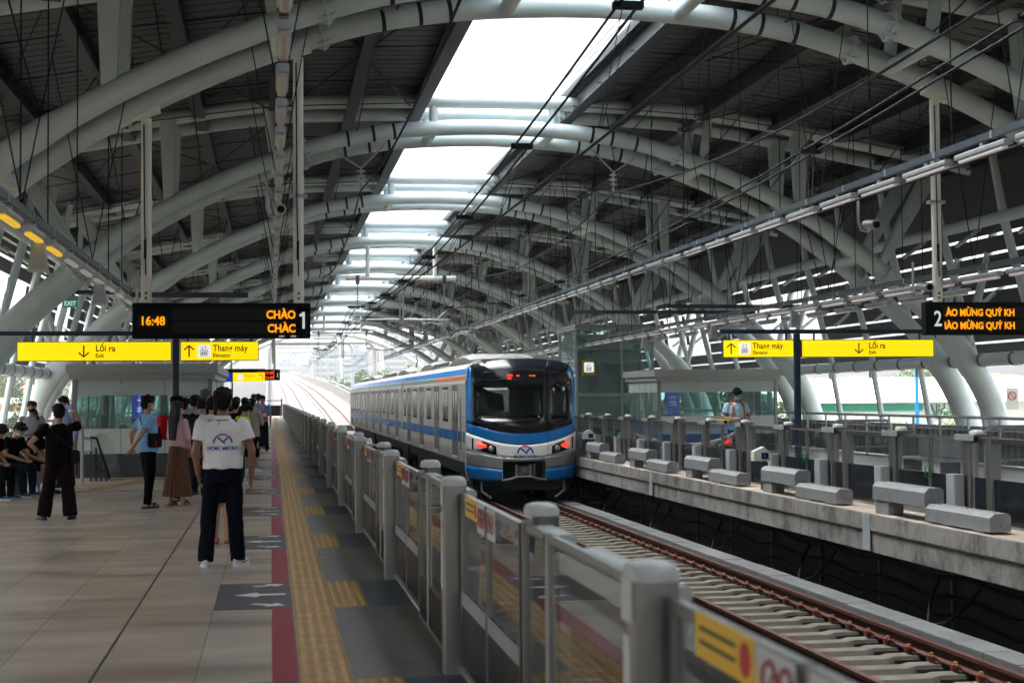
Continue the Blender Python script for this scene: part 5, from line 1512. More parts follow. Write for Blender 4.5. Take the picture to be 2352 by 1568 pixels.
# escalator side in front of the enclosure
r = thing('escalator_balustrade', 'tilted grey glass escalator side panel ending in front of the left enclosure', 'escalator', (-3.55, 31.5, 0))
MB().prism([(0.0, 0.0), (0.62, 0.0), (0.42, 0.70), (0.30, 0.92), (0.16, 0.97), (0.02, 0.90)], 0.0, 0.012, 1).build('side_glass', 'psd_glass', r)
MB().tube([(-0.02, -0.03, 0.88), (0.10, -0.03, 0.86), (0.35, -0.03, 0.05)], 0.025, 8).build('handrail', 'rubber', r, smooth=True)
for k in range(4): MB().box((-0.04+k*0.1, 0.04, 0), (0.0+k*0.1, 0.07, 0.9-k*0.22)).build('balustrade_bar', 'tray_dark', r)
r = thing('queue_rail', 'stainless steel tube railing at the head of the escalator on the left platform', 'railing', (-4.45, 30.6, 0))
MB().tube([(-1.2, 0, 0.0), (-1.2, 0, 1.0), (-1.1, 0, 1.12), (0.72, 0, 1.12), (0.82, 0, 1.05), (0.82, 0, 0.0)], 0.035, 8).build('rail_tube', 'galv', r, smooth=True)
MB().tube([(-1.2, 0, 0.62), (0.9, 0, 0.62), (0.98, 0, 0.66), (0.98, 0, 0.86), (0.85, 0, 0.9)], 0.028, 8).build('middle_rail', 'galv', r, smooth=True)
MB().tube([(0.35, 0, 0), (0.35, 0, 1.1)], 0.04, 8).build('rail_post', 'galv', r, smooth=True)
MB().tube([(0.6, 0, 0), (0.6, 0, 1.1)], 0.04, 8).build('rail_post', 'stainless', r, smooth=True)
r = thing('fire_extinguisher', 'red fire extinguisher standing beside the railing behind the man in black', 'fire extinguisher', (-3.78, 30.2, 0))
MB().loft([((0, 0, 0.0), 0.07, 0.07), ((0, 0, 0.40), 0.07, 0.07), ((0, 0, 0.47), 0.03, 0.03), ((0, 0, 0.52), 0.025, 0.025)], 12).build('cylinder', 'fire_red', r, smooth=True)
MB().box((-0.03, -0.074, 0.15), (0.03, -0.070, 0.36)).build('label_plate', 'sticker_white', r)
MB().tube([(0, 0, 0.5), (0.08, 0, 0.5), (0.09, 0, 0.2)], 0.012, 6).build('hose', 'rubber', r)
# right enclosure, elevator shaft
en = enclosure(11.12, 14.75, 43.2, 47.0, 'glass and grey stair enclosure behind the masked man on the right platform', True)
MB().box((2.3, 0.6, 0.9), (3.3, 0.7, 2.0)).build('inner_cabinet', 'cab_grey', en)
MB().tube([(2.35, 0.5, 1.92), (2.9, 0.5, 1.92), (3.05, 0.5, 1.85), (3.05, 0.5, 0.9)], 0.04, 8).build('inner_pipe', 'galv', en, smooth=True)
s = thing('information_pillar', 'dark blue information pillar with white marks behind the head of the masked man', 'sign', (13.0, 46.0-0.4, 0))
s.location = (13.0, 49.5, 0)
MB().box((0, 0, 0), (0.50, 0.10, 2.1)).build('pillar_body', 'navy', s)
MB().box((0.02, -0.004, 1.0), (0.48, -0.001, 2.05)).build('pillar_face', 'sign_blue', s)
mb = MB()
for z in (1.95, 1.88, 1.75, 1.55, 1.40, 1.30): mb.box((0.12, -0.006, z), (0.38, -0.004, z+0.035))
mb.build('pillar_marks', 'sign_white', s)
r = thing('elevator_shaft', 'tall glass elevator shaft with grey frame on the right platform behind the train front', 'elevator', (10.05, 50.0, 0))
W_, D_, H_ = 2.7, 3.0, 3.95
for (a, b) in ((0, 0), (W_-0.08, 0), (0, D_-0.08), (W_-0.08, D_-0.08), (1.55, 0)): MB().box((a, b, 0), (a+0.08, b+0.08, H_)).build('frame_post', 'panel_grey', r)
for z in (0.06, 1.62, H_-0.1): 
    MB().box((0.082, 0.0, z), (1.548, 0.07, z+0.08)).build('frame_beam', 'panel_grey', r); MB().box((1.632, 0.0, z), (W_-0.082, 0.07, z+0.08)).build('frame_beam', 'panel_grey', r)
    MB().box((0.0, 0.082, z), (0.07, D_-0.082, z+0.08)).build('frame_beam', 'panel_grey', r)
for (a, b) in ((0.084, 1.546), (1.634, W_-0.084)):
    MB().box((a, 0.03, 0.145), (b, 0.04, 1.618)).build('glass_pane', 'encl_glass', r); MB().box((a, 0.03, 1.705), (b, 0.04, H_-0.104)).build('glass_pane', 'encl_glass', r)
MB().box((0.03, 0.084, 0.145), (0.04, D_-0.084, 1.618)).build('glass_pane', 'encl_glass', r); MB().box((0.03, 0.084, 1.705), (0.04, D_-0.084, H_-0.104)).build('glass_pane', 'encl_glass', r)
MB().box((0.0, 0.0, H_+0.001), (W_, D_, H_+0.08)).build('shaft_roof', 'panel_grey', r)
MB().box((0.55, 1.0, 1.75), (2.5, 2.6, 3.2)).build('lift_machine', 'under_dark', r)
MB().box((0.6, 0.95, 2.75), (2.4, 0.99, 3.1)).build('lift_window', 'encl_glass', r)
MB().box((0.12, 2.7, 0.1), (2.6, 2.8, 3.8)).build('back_panel', 'white_panel', r)
MB().box((0.55, 1.0, 0.05), (2.5, 2.6, 1.35)).build('lift_car', 'cab_grey', r)
sg = thing('elevator_sign', 'small square olive elevator sign on the glass shaft beside the train', 'sign', (10.26, 49.93, 2.32))
MB().box((0, 0, 0), (0.47, 0.05, 0.52)).build('sign_plate', 'sign_olive', sg)
lift_icon(sg, 0.235, 0.27, 0.33, -0.003)
# benches with handrails on the right platform
for k, (x, y, l) in enumerate(((11.3, 20.6, 'nearest to the camera'), (11.6, 26.2, 'in the middle'))):
    r = thing('platform_bench', 'steel bench on the right platform behind the gates, %s' % l, 'bench', (x, y, 0), group='steel benches on the right platform')
    for q in range(3): MB().rbox((0.0, -1.0+q*0.70, 0.42), (0.45, -0.36+q*0.70, 0.46), 0.02, 1).build('seat', 'galv', r)
    for q in range(3): MB().box((0.46, -1.0+q*0.70, 0.48), (0.49, -0.36+q*0.70, 0.82)).build('backrest', 'galv', r)
    for yy_ in (-0.8, 0.8): MB().box((0.05, yy_-0.03, 0.0), (0.40, yy_+0.03, 0.415)).build('leg', 'stainless_dark', r)
for k, (x, y, l) in enumerate(((12.4, 24.0, 'nearer'), (12.4, 31.0, 'farther'))):
    r = thing('loop_railing', 'tube railing loop on the right platform, the %s one' % l, 'railing', (x, y, 0))
    MB().tube([(-0.6, 0, 0), (-0.6, 0, 0.98), (-0.5, 0, 1.06), (0.6, 0, 1.06), (0.7, 0, 0.98), (0.7, 0, 0)], 0.03, 8).build('rail_tube', 'galv', r, smooth=True)
    MB().tube([(-0.6, 0, 0.5), (0.7, 0, 0.5)], 0.025, 8).build('lower_tube', 'galv', r, smooth=True)
# no-smoking sticker on the right column
o = MB().box((16.55, 33.0-0.42, 1.25), (16.85, 33.0-0.415, 1.75)).build('notice_plate', 'sticker_white'); tag(o, 'white notice plate with a red prohibition ring on the leaning grey column', 'notice')
mb = MB(); mb.tube([(16.70+0.09*cos(t*pi/8), 32.575, 1.56+0.09*sin(t*pi/8)) for t in range(17)], 0.012, 5); mb.tube([(16.64, 32.575, 1.62), (16.76, 32.575, 1.50)], 0.01, 5)
mb.build('prohibition_ring', 'logo_red', o)

# ================================================================== OUTSIDE
# viaduct beyond the station
def ribbon(name, m, x0, x1, dz0, dz1, ya=Y1, kind='structure', dx=0):
    ys = [ya]+[y for y in YS if y > ya]
    vs = []
    for y in ys:
        g_ = gradez(y)
        for (x, z) in ((x0, dz0), (x1, dz0), (x1, dz1), (x0, dz1)): vs.append((x, y, z+g_))
    fs = []
    for k in range(len(ys)-1):
        for i in range(4): fs.append((k*4+i, k*4+(i+1) % 4, (k+1)*4+(i+1) % 4, (k+1)*4+i))
    fs += [(3, 2, 1, 0), tuple((len(ys)-1)*4+i for i in range(4))]
    o = MB().add(vs, fs).build(name, m); 
    if kind: o['kind'] = kind
    return o
ribbon('viaduct_deck', 'viaduct_pale', -0.6, 10.4, -2.4, -1.40)
ribbon('viaduct_plinth', 'viaduct_pale', TR[0]-1.2, TR[0]+1.2, -1.399, -1.32)
ribbon('viaduct_plinth', 'viaduct_pale', TR[1]-1.2, TR[1]+1.2, -1.399, -1.32)
for x, l in ((10.0, 'right'), (-0.5, 'left')):
    o = ribbon('viaduct_parapet', 'parapet_stain', x-0.1, x+0.1, -1.398, -0.05, kind=None); tag(o, 'stained pale concrete parapet along the %s side of the rising viaduct' % l, 'parapet')
o = ribbon('parapet_rail', 'galv', 10.3, 10.36, 0.25, 0.31, kind=None); tag(o, 'pale steel rail running above the right viaduct parapet', 'rail')
o = ribbon('parapet_rail', 'galv', 10.5, 10.56, 0.05, 0.10, kind=None); tag(o, 'lower pale steel rail beside the right viaduct parapet', 'rail')
def gantry(y, label):
    g_ = gradez(y)
    r = thing('overhead_gantry', label, 'gantry', (0, y, g_), group='white gantries over the rising tracks')
    xl, xr, zt = -0.25, 10.15, 6.3
    pts = [(xl, 0, -1.4), (xl, 0, zt-0.9)]+[(xl+0.9-0.9*cos(radians(a)), 0, zt-0.9+0.9*sin(radians(a))) for a in (20, 45, 70, 90)]
    pts += [(xr-0.9+0.9*sin(radians(a)), 0, zt-0.9+0.9*cos(radians(a))) for a in (0, 20, 45, 70, 90)]+[(xr, 0, -1.4)]
    MB().tube(pts, 0.21, 10).build('portal_tube', 'gantry_paint', r, smooth=True)
    for x in (2.9, 4.9, 6.6):
        MB().tube([(x, 0, zt-0.2), (x, 0, zt-1.6)], 0.05, 6).build('drop_tube', 'galv', r)
    MB().tube([(2.0, 0, zt-1.7), (7.6, 0, zt-1.7)], 0.045, 6).build('lower_tube', 'galv', r)
    for x in (3.8, 5.6): MB().tube([(x-0.3, 0, zt-1.7), (x+0.3, 0, zt-1.7)], 0.09, 8).build('insulator', 'cap_white', r)
for k in range(7): gantry(151+42*k, 'white tube gantry over the rising tracks, %s beyond the station' % ORD[k])
for tx, l in ((3.02, 'left'), (6.68, 'right')):
    wire('messenger_wire', [(tx, y, gradez(y)+4.9-0.6*sin(pi*((y-151) % 42)/42)) for y in range(151, 400, 7)], 0.03, 'messenger wire over the %s rising track beyond the station' % l)
# far towers in the haze
for k, (x, y, w_, h) in enumerate(((24, 900, 14, 52), (44, 960, 16, 44), (66, 900, 20, 50), (4, 1100, 14, 40), (96, 1000, 26, 56), (150, 1150, 30, 40))):
    r = thing('tower_block', '%s apartment tower from the left on the hazy skyline beyond the viaduct' % ORD[[1, 2, 3, 0, 4, 5][k]], 'building', (x, y, -13), group='towers on the skyline')
    MB().box((0, 0, 0), (w_, 20, h)).build('wall', 'far_tower', r)
    mb = MB()
    z = 3
    while z < h-2: mb.box((1, -0.5, z), (w_-1, -0.05, z+1.4)); z += 3.6
    mb.build('window_bands', 'panel_grey', r)['kind'] = 'stuff'
    MB().box((w_*0.3, 4, h+0.01), (w_*0.7, 14, h+4)).build('roof_plant', 'far_tower', r)
# right: warehouses, pole, lettering
def warehouse(x0, x1, y0, y1, ze, zr, label, band=True):
    r = thing('warehouse', label, 'building', (x0, y0, -13)); w_ = x1-x0; L_ = y1-y0; ze += 13; zr += 13
    MB().box((0, 0, 0), (w_, L_, ze-0.02)).build('wall', 'warehouse_wall', r)
    MB().prism([(-1.5, ze), (w_/2, zr), (w_+1.5, ze), (w_+1.5, ze+0.3), (w_/2, zr+0.3), (-1.5, ze+0.3)], -1.5, L_+1.5, 1).build('roof', 'warehouse_roof', r)
    if band:
        MB().box((0, -0.12, ze-2.4), (w_, -0.02, ze-1.3)).build('green_stripe', 'green_band', r)
        MB().box((-0.12, 0, ze-2.4), (-0.02, L_, ze-1.3)).build('green_stripe', 'green_band', r)
    return r
wh = thing('warehouse', 'very large white warehouse with a green band under its low pale roof', 'building', (0, 0, -13))
def P2(x, y): return (x, y)
MB().box((52, 150, 0), (175, 260, 13.65)).build('wall', 'warehouse_wall', wh)
MB().add([(50, 148, 13.75), (177, 148, 13.75), (177, 206, 16.9), (50, 206, 16.9), (50, 262, 13.75), (177, 262, 13.75)], [(0, 1, 2, 3), (3, 2, 5, 4), (0, 3, 4), (1, 5, 2)]).build('roof', 'warehouse_roof', wh)
MB().box((52, 149.7, 12.85), (66.8, 149.95, 13.55)).build('green_stripe', 'green_band', wh)
MB().box((51.7, 150, 12.85), (51.95, 260, 13.55)).build('green_stripe', 'green_band', wh)
text_mesh('Nidec', 2.1, 'trunk_green', wh, (67.4, 149.4, 12.1), off=0.04, name='wall_lettering', ext=0.05, sx=0.55)
w2 = thing('warehouse', 'second white factory hall with blue glazed gable at the right edge of the view', 'building', (0, 0, -13))
MB().box((84, 118, 0), (150, 146, 12.6)).build('wall', 'warehouse_wall', w2)
MB().add([(82, 116, 13), (117, 116, 17.5), (152, 116, 13), (82, 147, 13), (117, 147, 17.5), (152, 147, 13)], [(0, 1, 4, 3), (1, 2, 5, 4), (0, 2, 1), (3, 4, 5)]).build('roof', 'warehouse_roof', w2)
MB().box((86, 117.6, 11.0), (104, 117.9, 12.4)).build('glazed_strip', 'train_blue', w2)
r = thing('lamp_pole', 'thin tall blue pole standing in front of the white warehouse', 'pole', (49.5, 112, -13))
MB().tube([(0, 0, 0), (0, 0, 17.2)], 0.16, 8).build('pole_shaft', 'train_blue', r); MB().box((-0.3, -0.3, 0), (0.3, 0.3, 0.4)).build('pole_base', 'concrete', r)
# left: yellow house, pale sheds, hill
r = thing('yellow_house', 'yellow building with a red hipped roof beyond the left side of the station', 'building', (-65, 420, -13))
MB().box((0, 0, 0), (8, 9, 17.9)).build('wall', 'wall_yellow', r)
MB().add([(-0.8, -0.8, 18.0), (8.8, -0.8, 18.0), (8.8, 9.8, 18.0), (-0.8, 9.8, 18.0), (3, 4.5, 20.2), (5, 4.5, 20.2)], [(3, 2, 1, 0), (0, 1, 5, 4), (1, 2, 5), (2, 3, 4, 5), (3, 0, 4)]).build('roof', 'roof_red', r)
for k in range(3): MB().box((1.2+k*2.2, -0.06, 14.2), (2.2+k*2.2, -0.01, 16.0)).build('window', 'cab_grey', r)
r = thing('low_shed', 'long low pink walled building with a pale roof beyond the left railing', 'building', (-66, 240, -13))
MB().box((0, 0, 0), (34, 12, 14.2)).build('wall', 'wall_pink', r); MB().box((-1, -1.5, 14.21), (35, 13, 15.0)).build('roof', 'warehouse_roof', r)
MB().box((-3, -22, 0), (30, -6, 12.2)).build('front_block', 'warehouse_wall', r); MB().box((-4, -23, 12.21), (31, -5, 12.9)).build('front_roof', 'warehouse_roof', r)
r = thing('low_shed', 'pale roofed shed farther left beside the green hill', 'building', (-104, 300, -13))
MB().box((0, 0, 0), (44, 10, 15.6)).build('wall', 'warehouse_wall', r); MB().box((-1, -1, 15.61), (45, 11, 16.6)).build('roof', 'warehouse_roof', r)
# hills
def hill(xc, yc, rx, ry, h, name='hill'):
    vs = []; fs = []; n_ = 40
    for i in range(n_+1):
        for j in range(n_+1):
            u = i/n_*2-1; v = j/n_*2-1; d = min(1, sqrt(u*u+v*v))
            z = h*(0.5+0.5*cos(pi*d))*(0.85+0.3*mnoise.noise(Vector((u*3+xc, v*3, 1)))) + (2.0*mnoise.noise(Vector((u*22, v*22, xc))) if d < 0.95 else 0)
            vs.append((xc+u*rx, yc+v*ry, -13.5+z))
    for i in range(n_):
        for j in range(n_): fs.append((i*(n_+1)+j, (i+1)*(n_+1)+j, (i+1)*(n_+1)+j+1, i*(n_+1)+j+1))
    o = MB().add(vs, fs).build(name, 'hill_green', smooth=True); o['kind'] = 'structure'
hill(-170, 620, 200, 120, 34); hill(260, 560, 240, 120, 26)
# trees
def leaf_cloud(n_, r_, h_, size, rng, tr=0.35):
    cl = [(Vector((rng.gauss(0, .42)*r_, rng.gauss(0, .42)*r_, h_*(tr+(1-tr)*(0.15+0.75*rng.random())))), r_*rng.uniform(0.25, 0.5)) for _ in range(14)]
    vs = []; fs = []
    for k in range(n_):
        c, cr = rng.choice(cl)
        d = Vector((rng.gauss(0, 1), rng.gauss(0, 1), rng.gauss(0, 0.75))); d = d.normalized()*cr*rng.uniform(0.55, 1.0)
        p = c+d; u = Vector((rng.gauss(0, 1), rng.gauss(0, 1), rng.gauss(0, 1))).normalized(); v = u.orthogonal().normalized()
        s = size*rng.uniform(0.6, 1.3); o = len(vs)
        vs += [p-u*s*0.5, p+v*s*0.28, p+u*s*0.5, p-v*s*0.28]; fs.append((o, o+1, o+2, o+3))
    return vs, fs, cl
def make_tree(seed, h, r_, n_, size, m):
    rng = random.Random(seed)
    t = thing('tree', 'tree', 'tree')
    vs, fs, cl = leaf_cloud(n_, r_, h, size, rng)
    MB().add(vs, fs).build('crown', m, t)
    tb = MB(); tb.tube([(0, 0, 0), (0.1, 0, h*0.3), (0.0, 0.1, h*0.55)], [h*0.025, h*0.018, h*0.012], 8)
    for c, _ in cl[:7]: tb.tube([(0.05, 0.03, h*0.35), c*0.6+Vector((0, 0, h*0.15)), c], [h*0.012, h*0.007, h*0.003], 5)
    tb.build('trunk', 'trunk', t, smooth=True)
    return t
tp = [make_tree(11, 15, 5.0, 3600, 0.55, 'leaf'), make_tree(12, 13, 4.5, 3200, 0.55, 'leaf_pale'), make_tree(13, 16, 5.6, 3800, 0.60, 'leaf')]
used = [False]*3
TS = []
def put_tree(x, y, k, sc, label, grp, z=-13):
    o = tp[k] if not used[k] else copy_tree(tp[k]); used[k] = True
    o.location = (x, y, z); o.scale = (sc, sc, sc); o.rotation_euler = (0, 0, (x*7+y) % 6.28); o['label'] = label; o['group'] = grp
rng = random.Random(5)
for k in range(7): put_tree(26.5+k*1.5+rng.uniform(-.3, .3), 100+(k*5) % 17, k % 3, rng.uniform(0.92, 1.06), 'leafy green tree seen through the right stair enclosure glass', 'trees behind the right enclosure')
for k in range(12): put_tree(95+k*15+rng.uniform(-3, 3), 285+rng.uniform(-8, 22), k % 3, rng.uniform(1.15, 1.45), 'dark green tree on the skyline behind the white warehouse roof', 'trees behind the warehouse')
for k in range(6): put_tree(25+k*4.5, 400+k*9+rng.uniform(-3, 3), k % 3, rng.uniform(1.35, 1.55), 'hazy green tree beyond the viaduct parapet above the train roof', 'trees beyond the viaduct')
for k in range(4): put_tree(-9-k*7, 210+rng.uniform(-6, 12), k % 3, rng.uniform(0.9, 1.0), 'green tree beyond the far end of the left platform', 'trees beyond the left platform end')
for k in range(9): put_tree(-118+k*8.0, 445+rng.uniform(-8, 18), k % 3, rng.uniform(1.25, 1.5), 'dense green tree on the slope behind the yellow building', 'trees on the left slope')
for k in range(10): put_tree(50+k*7.0, 128+k*1.2, (k+1) % 3, rng.uniform(0.70, 0.80), 'low bushy tree in front of the white warehouse wall beyond the right railing', 'trees along the warehouse')
# ================================================================== PEOPLE
EV = bpy.data.scenes.new('workbench')
def bake(mb, name, m, parent, vox=None, smooth=4, fold=0.0, fs=(7, 7, 3), seed=0, post=None, sub=0):
    me = bpy.data.meshes.new(name); me.from_pydata(mb.v, [], mb.f)
    bm = bmesh.new(); bm.from_mesh(me); bmesh.ops.recalc_face_normals(bm, faces=bm.faces); bm.to_mesh(me); bm.free()
    o = bpy.data.objects.new(name, me); EV.collection.objects.link(o)
    if vox:
        r = o.modifiers.new('r', 'REMESH'); r.mode = 'VOXEL'; r.voxel_size = vox
    if smooth:
        s = o.modifiers.new('s', 'SMOOTH'); s.factor = 0.5; s.iterations = smooth
    EV.view_layers[0].update(); dg = EV.view_layers[0].depsgraph
    m2 = bpy.data.meshes.new_from_object(o.evaluated_get(dg)); m2.name = name
    bpy.data.objects.remove(o); bpy.data.meshes.remove(me)
    if fold:
        nn = [v.normal.copy() for v in m2.vertices]
        for v, n_ in zip(m2.vertices, nn):
            p = Vector((v.co.x*fs[0]+seed*3.1, v.co.y*fs[1], v.co.z*fs[2]))
            a = mnoise.noise(p)+0.5*mnoise.noise(p*2.3)
            v.co += n_*fold*(a*0.8 - 0.5*abs(mnoise.noise(p*1.6)))
    m2.polygons.foreach_set('use_smooth', [True]*len(m2.polygons))
    m2.materials.clear(); m2.materials.append(M(m))
    ob = bpy.data.objects.new(name, m2); COL.objects.link(ob); ob.parent = parent
    return ob
mat('skin', (0.42, 0.235, 0.15), 0.5, 0, 6, 0.10); mat('skin_tan', (0.27, 0.135, 0.085), 0.5, 0, 6, 0.10); mat('skin_pale', (0.50, 0.31, 0.22), 0.5, 0, 6, 0.08)
mat('hair_black', (0.005, 0.0045, 0.005), 0.6, 0, 0, 0, 0.6, 220, stretch=(1, 1, 0.15), spec=0.2); mat('hair_brown', (0.016, 0.009, 0.007), 0.5, 0, 0, 0, 0.6, 220, stretch=(1, 1, 0.12)); mat('hair_grey', (0.09, 0.08, 0.075), 0.5, 0, 0, 0, 0.6, 220)
def cloth(n, c, a=0.12, rough=0.9): mat(n, c, rough, 0, 9, a, 0.25, 260, spec=0.08)
cloth('cl_white', (0.86, 0.84, 0.84), 0.03); cloth('cl_navy', (0.0045, 0.007, 0.012)); cloth('cl_black', (0.004, 0.0045, 0.006)); cloth('cl_blackred', (0.010, 0.0055, 0.006))
cloth('cl_ltblue', (0.25, 0.50, 0.78)); cloth('cl_pink', (0.78, 0.48, 0.49)); cloth('cl_brown', (0.165, 0.080, 0.052)); cloth('cl_grey', (0.33, 0.33, 0.35)); cloth('cl_bluegrey', (0.24, 0.28, 0.42))
cloth('cl_beige', (0.46, 0.40, 0.31)); cloth('cl_denim', (0.012, 0.024, 0.045)); cloth('cl_uniform', (0.10, 0.30, 0.52)); cloth('cl_teal', (0.02, 0.18, 0.17)); cloth('cl_paleblue', (0.34, 0.52, 0.62)); cloth('cl_dark', (0.009, 0.010, 0.013))
cloth('vest_red', (0.72, 0.03, 0.02)); cloth('vest_yellow', (0.62, 0.70, 0.02)); cloth('bag_red', (0.42, 0.01, 0.015)); cloth('bag_black', (0.014, 0.015, 0.018)); cloth('orange_strap', (0.62, 0.10, 0.02))
cloth('mask_white', (0.62, 0.64, 0.66), 0.03); cloth('mask_teal', (0.12, 0.48, 0.50), 0.03); cloth('mask_black', (0.02, 0.02, 0.022)); cloth('straw', (0.42, 0.29, 0.18)); cloth('trim_purple', (0.25, 0.02, 0.12))
mat('shoe_white', (0.62, 0.64, 0.66), 0.45, 0, 20, 0.06); mat('shoe_black', (0.012, 0.012, 0.014), 0.4); mat('sole_tan', (0.45, 0.20, 0.06), 0.7); mat('shoe_blue', (0.01, 0.08, 0.20), 0.5); mat('sandal_red', (0.45, 0.06, 0.04), 0.5); mat('phone_dark', (0.01, 0.01, 0.012), 0.15); mat('phone_screen', (0.10, 0.11, 0.22), 0.2, emit=0.12)
mat('eye_dark', (0.012, 0.008, 0.006), 0.25)

def person(loc, yaw, label, h=1.70, top='cl_white', sleeve='short', bottom='trousers', bmat='cl_navy', shoes='shoe_black', hair='short', hmat='hair_black',
           skin='skin', lean=0, head=(0, 0), LA=None, RA=None, legs=None, vox=0.012, wide=1.0, bw=1.0, mask=None, hem=0.90, cuff_r=0.066, group=None, feet_yaw=(8, -8), sandal=None, loose=0.0, torso_yaw=0, nofeet=False):
    """local frame: faces +Y, x to its right; joints given in a 1.72 m body"""
    k = h/1.72
    r = thing('person', label, 'person', loc, yaw, group); r.scale = (k, k, k)
    pel = Vector((0, 0, 0.94))
    if legs is None: legs = {}
    if 'pelvis' in legs: pel = Vector(legs['pelvis'])
    d0 = pel-Vector((0, 0, 0.94))
    U = Matrix.Translation(pel) @ Matrix.Rotation(radians(-lean), 4, 'X') @ Matrix.Rotation(radians(torso_yaw), 4, 'Z') @ Matrix.Translation(-Vector((0, 0, 0.94)))
    def T(mb0):
        mb0.v = [tuple(U @ Vector(v)) for v in mb0.v]; return mb0
    u = lambda p: U @ Vector(p)
    # joints
    sh = [u((-0.178*wide, -0.005, 1.395)), u((0.178*wide, -0.005, 1.395))]
    LA = LA or ((-0.245, -0.03, 1.12), (-0.25, 0.03, 0.86)); RA = RA or ((0.245, -0.03, 1.12), (0.25, 0.03, 0.86))
    el = [u(LA[0]), u(RA[0])]; wr = [u(LA[1]), u(RA[1])]
    hp = [pel+Vector((-0.088, 0, -0.03)), pel+Vector((0.088, 0, -0.03))]
    kn = [Vector(legs.get('LK', (-0.115, 0.01, 0.49))), Vector(legs.get('RK', (0.115, 0.01, 0.49)))]
    an = [Vector(legs.get('LF', (-0.135, -0.03, 0.085))), Vector(legs.get('RF', (0.135, -0.03, 0.085)))]
    # head transform
    HT = U @ Matrix.Translation((0, 0, 1.50)) @ Matrix.Rotation(radians(-head[0]), 4, 'Z') @ Matrix.Rotation(radians(-head[1]), 4, 'X') @ Matrix.Translation((0, 0, -1.50))
    hT = lambda mb0: (setattr(mb0, 'v', [tuple(HT @ Vector(v)) for v in mb0.v]), mb0)[1]
    # ---- body: one continuous surface
    b = MB()
    t = MB()
    t.loft([((0, 0, 0.86), 0.145, 0.10), ((0, 0, 0.95), 0.155, 0.108), ((0, 0, 1.08), 0.130*bw, 0.095), ((0, 0, 1.22), 0.150*wide, 0.105), ((0, 0, 1.34), 0.150*wide, 0.095), ((0, 0, 1.41), 0.11, 0.07), ((0, 0, 1.45), 0.055, 0.05)], 20)
    t.cap((-0.16*wide, 0, 1.385), 0.052, (0.16*wide, 0, 1.385), 0.052, 12)
    t.cap((0, -0.012, 1.42), 0.056, (0, 0.0, 1.53), 0.052, 14)
    T(t); b.v, b.f = t.v, t.f
    hd = MB()
    hd.ell((0, 0.0, 1.625), (0.076, 0.094, 0.098), 20, 14); hd.ell((0, 0.018, 1.565), (0.060, 0.072, 0.072), 18, 12)
    hd.cap((0, 0.060, 1.535), 0.022, (0, 0.066, 1.530), 0.018, 10)
    hd.cap((0, 0.092, 1.605), 0.010, (0, 0.103, 1.585), 0.015, 8); hd.cap((-0.011, 0.094, 1.580), 0.010, (0.011, 0.094, 1.580), 0.010, 8)
    hd.cap((-0.020, 0.082, 1.553), 0.010, (0.020, 0.082, 1.553), 0.010, 8); hd.cap((-0.03, 0.083, 1.638), 0.010, (0.03, 0.083, 1.638), 0.010, 8)
    for s in (-1, 1): hd.ell((s*0.078, 0.0, 1.60), (0.012, 0.022, 0.034), 10, 8)
    hT(hd); b.add(hd.v, hd.f)
    for i in (0, 1):
        b.cap(sh[i], 0.050, el[i], 0.040, 12); b.cap(el[i], 0.041, wr[i], 0.027, 12)
        d = (wr[i]-el[i]).normalized(); s = -1 if i == 0 else 1
        hand_dir = d
        side = Vector((0, 1, 0)); side = (side - d*side.dot(d))
        if side.length < 0.2: side = Vector((0, 0, 1)) - d*d.z
        side.normalize(); nrm = d.cross(side).normalized()
        pc = wr[i]+d*0.055
        rot = Matrix((side, nrm, d)).transposed()
        b.ell(pc, (0.038, 0.016, 0.052), 12, 8, rot)
        inward = nrm if nrm.dot(Vector((-s, 0, 0))) > 0 else -nrm
        for q in range(4):
            o_ = side*(0.030-0.020*q); L_ = (0.040, 0.046, 0.043, 0.034)[q]
            a = pc+d*0.040+o_; m_ = a+d*L_*0.9+inward*0.012; e = m_+d*L_*0.55+inward*0.028
            b.cap(a, 0.0092, m_, 0.0085, 7); b.cap(m_, 0.0085, e, 0.0075, 7)
        a = wr[i]+d*0.03+side*0.028; m_ = a+d*0.030+side*0.022+inward*0.012; e = m_+d*0.030+inward*0.010
        b.cap(a, 0.012, m_, 0.010, 7); b.cap(m_, 0.010, e, 0.009, 7)
        b.cap(hp[i], 0.078, kn[i], 0.052, 14); b.cap(kn[i], 0.053, an[i], 0.036, 14)
        cf = kn[i].lerp(an[i], 0.3)+Vector((0, -0.012, 0)); b.ell(cf, (0.048, 0.05, 0.10), 12, 8)
        fy_ = radians(feet_yaw[i]); fd = Vector((sin(-fy_), cos(fy_), 0))
        heel = an[i]+Vector((0, 0, -0.045))-fd*0.03; toe = heel+fd*0.19; toe.z = max(0.022, heel.z-0.015)
        b.cap(heel, 0.034, toe, 0.026, 10)
    body = bake(b, 'body', skin, r, vox, 3)
    # ---- hair
    if hair:
        hm = MB()
        hm.ell((0, -0.014, 1.665), (0.096, 0.106, 0.088), 20, 12); hm.ell((0, -0.045, 1.605), (0.086, 0.070, 0.078), 18, 10)
        if hair == 'short': hm.cap((-0.05, 0.06, 1.705), 0.036, (0.05, 0.06, 1.71), 0.034, 10); hm.cap((-0.03, 0.0, 1.735), 0.03, (0.04, -0.02, 1.735), 0.03, 10)
        if hair in ('long', 'tail', 'bun'): hm.cap((-0.055, 0.035, 1.69), 0.034, (0.055, 0.035, 1.69), 0.034, 10)
        if hair == 'long':
            for q in (-1, 0, 1):
                hm.cap((q*0.045, -0.055, 1.60), 0.055, (q*0.055, -0.100, 1.38), 0.052, 12); hm.cap((q*0.055, -0.100, 1.38), 0.052, (q*0.05, -0.125, 1.12), 0.028, 12)
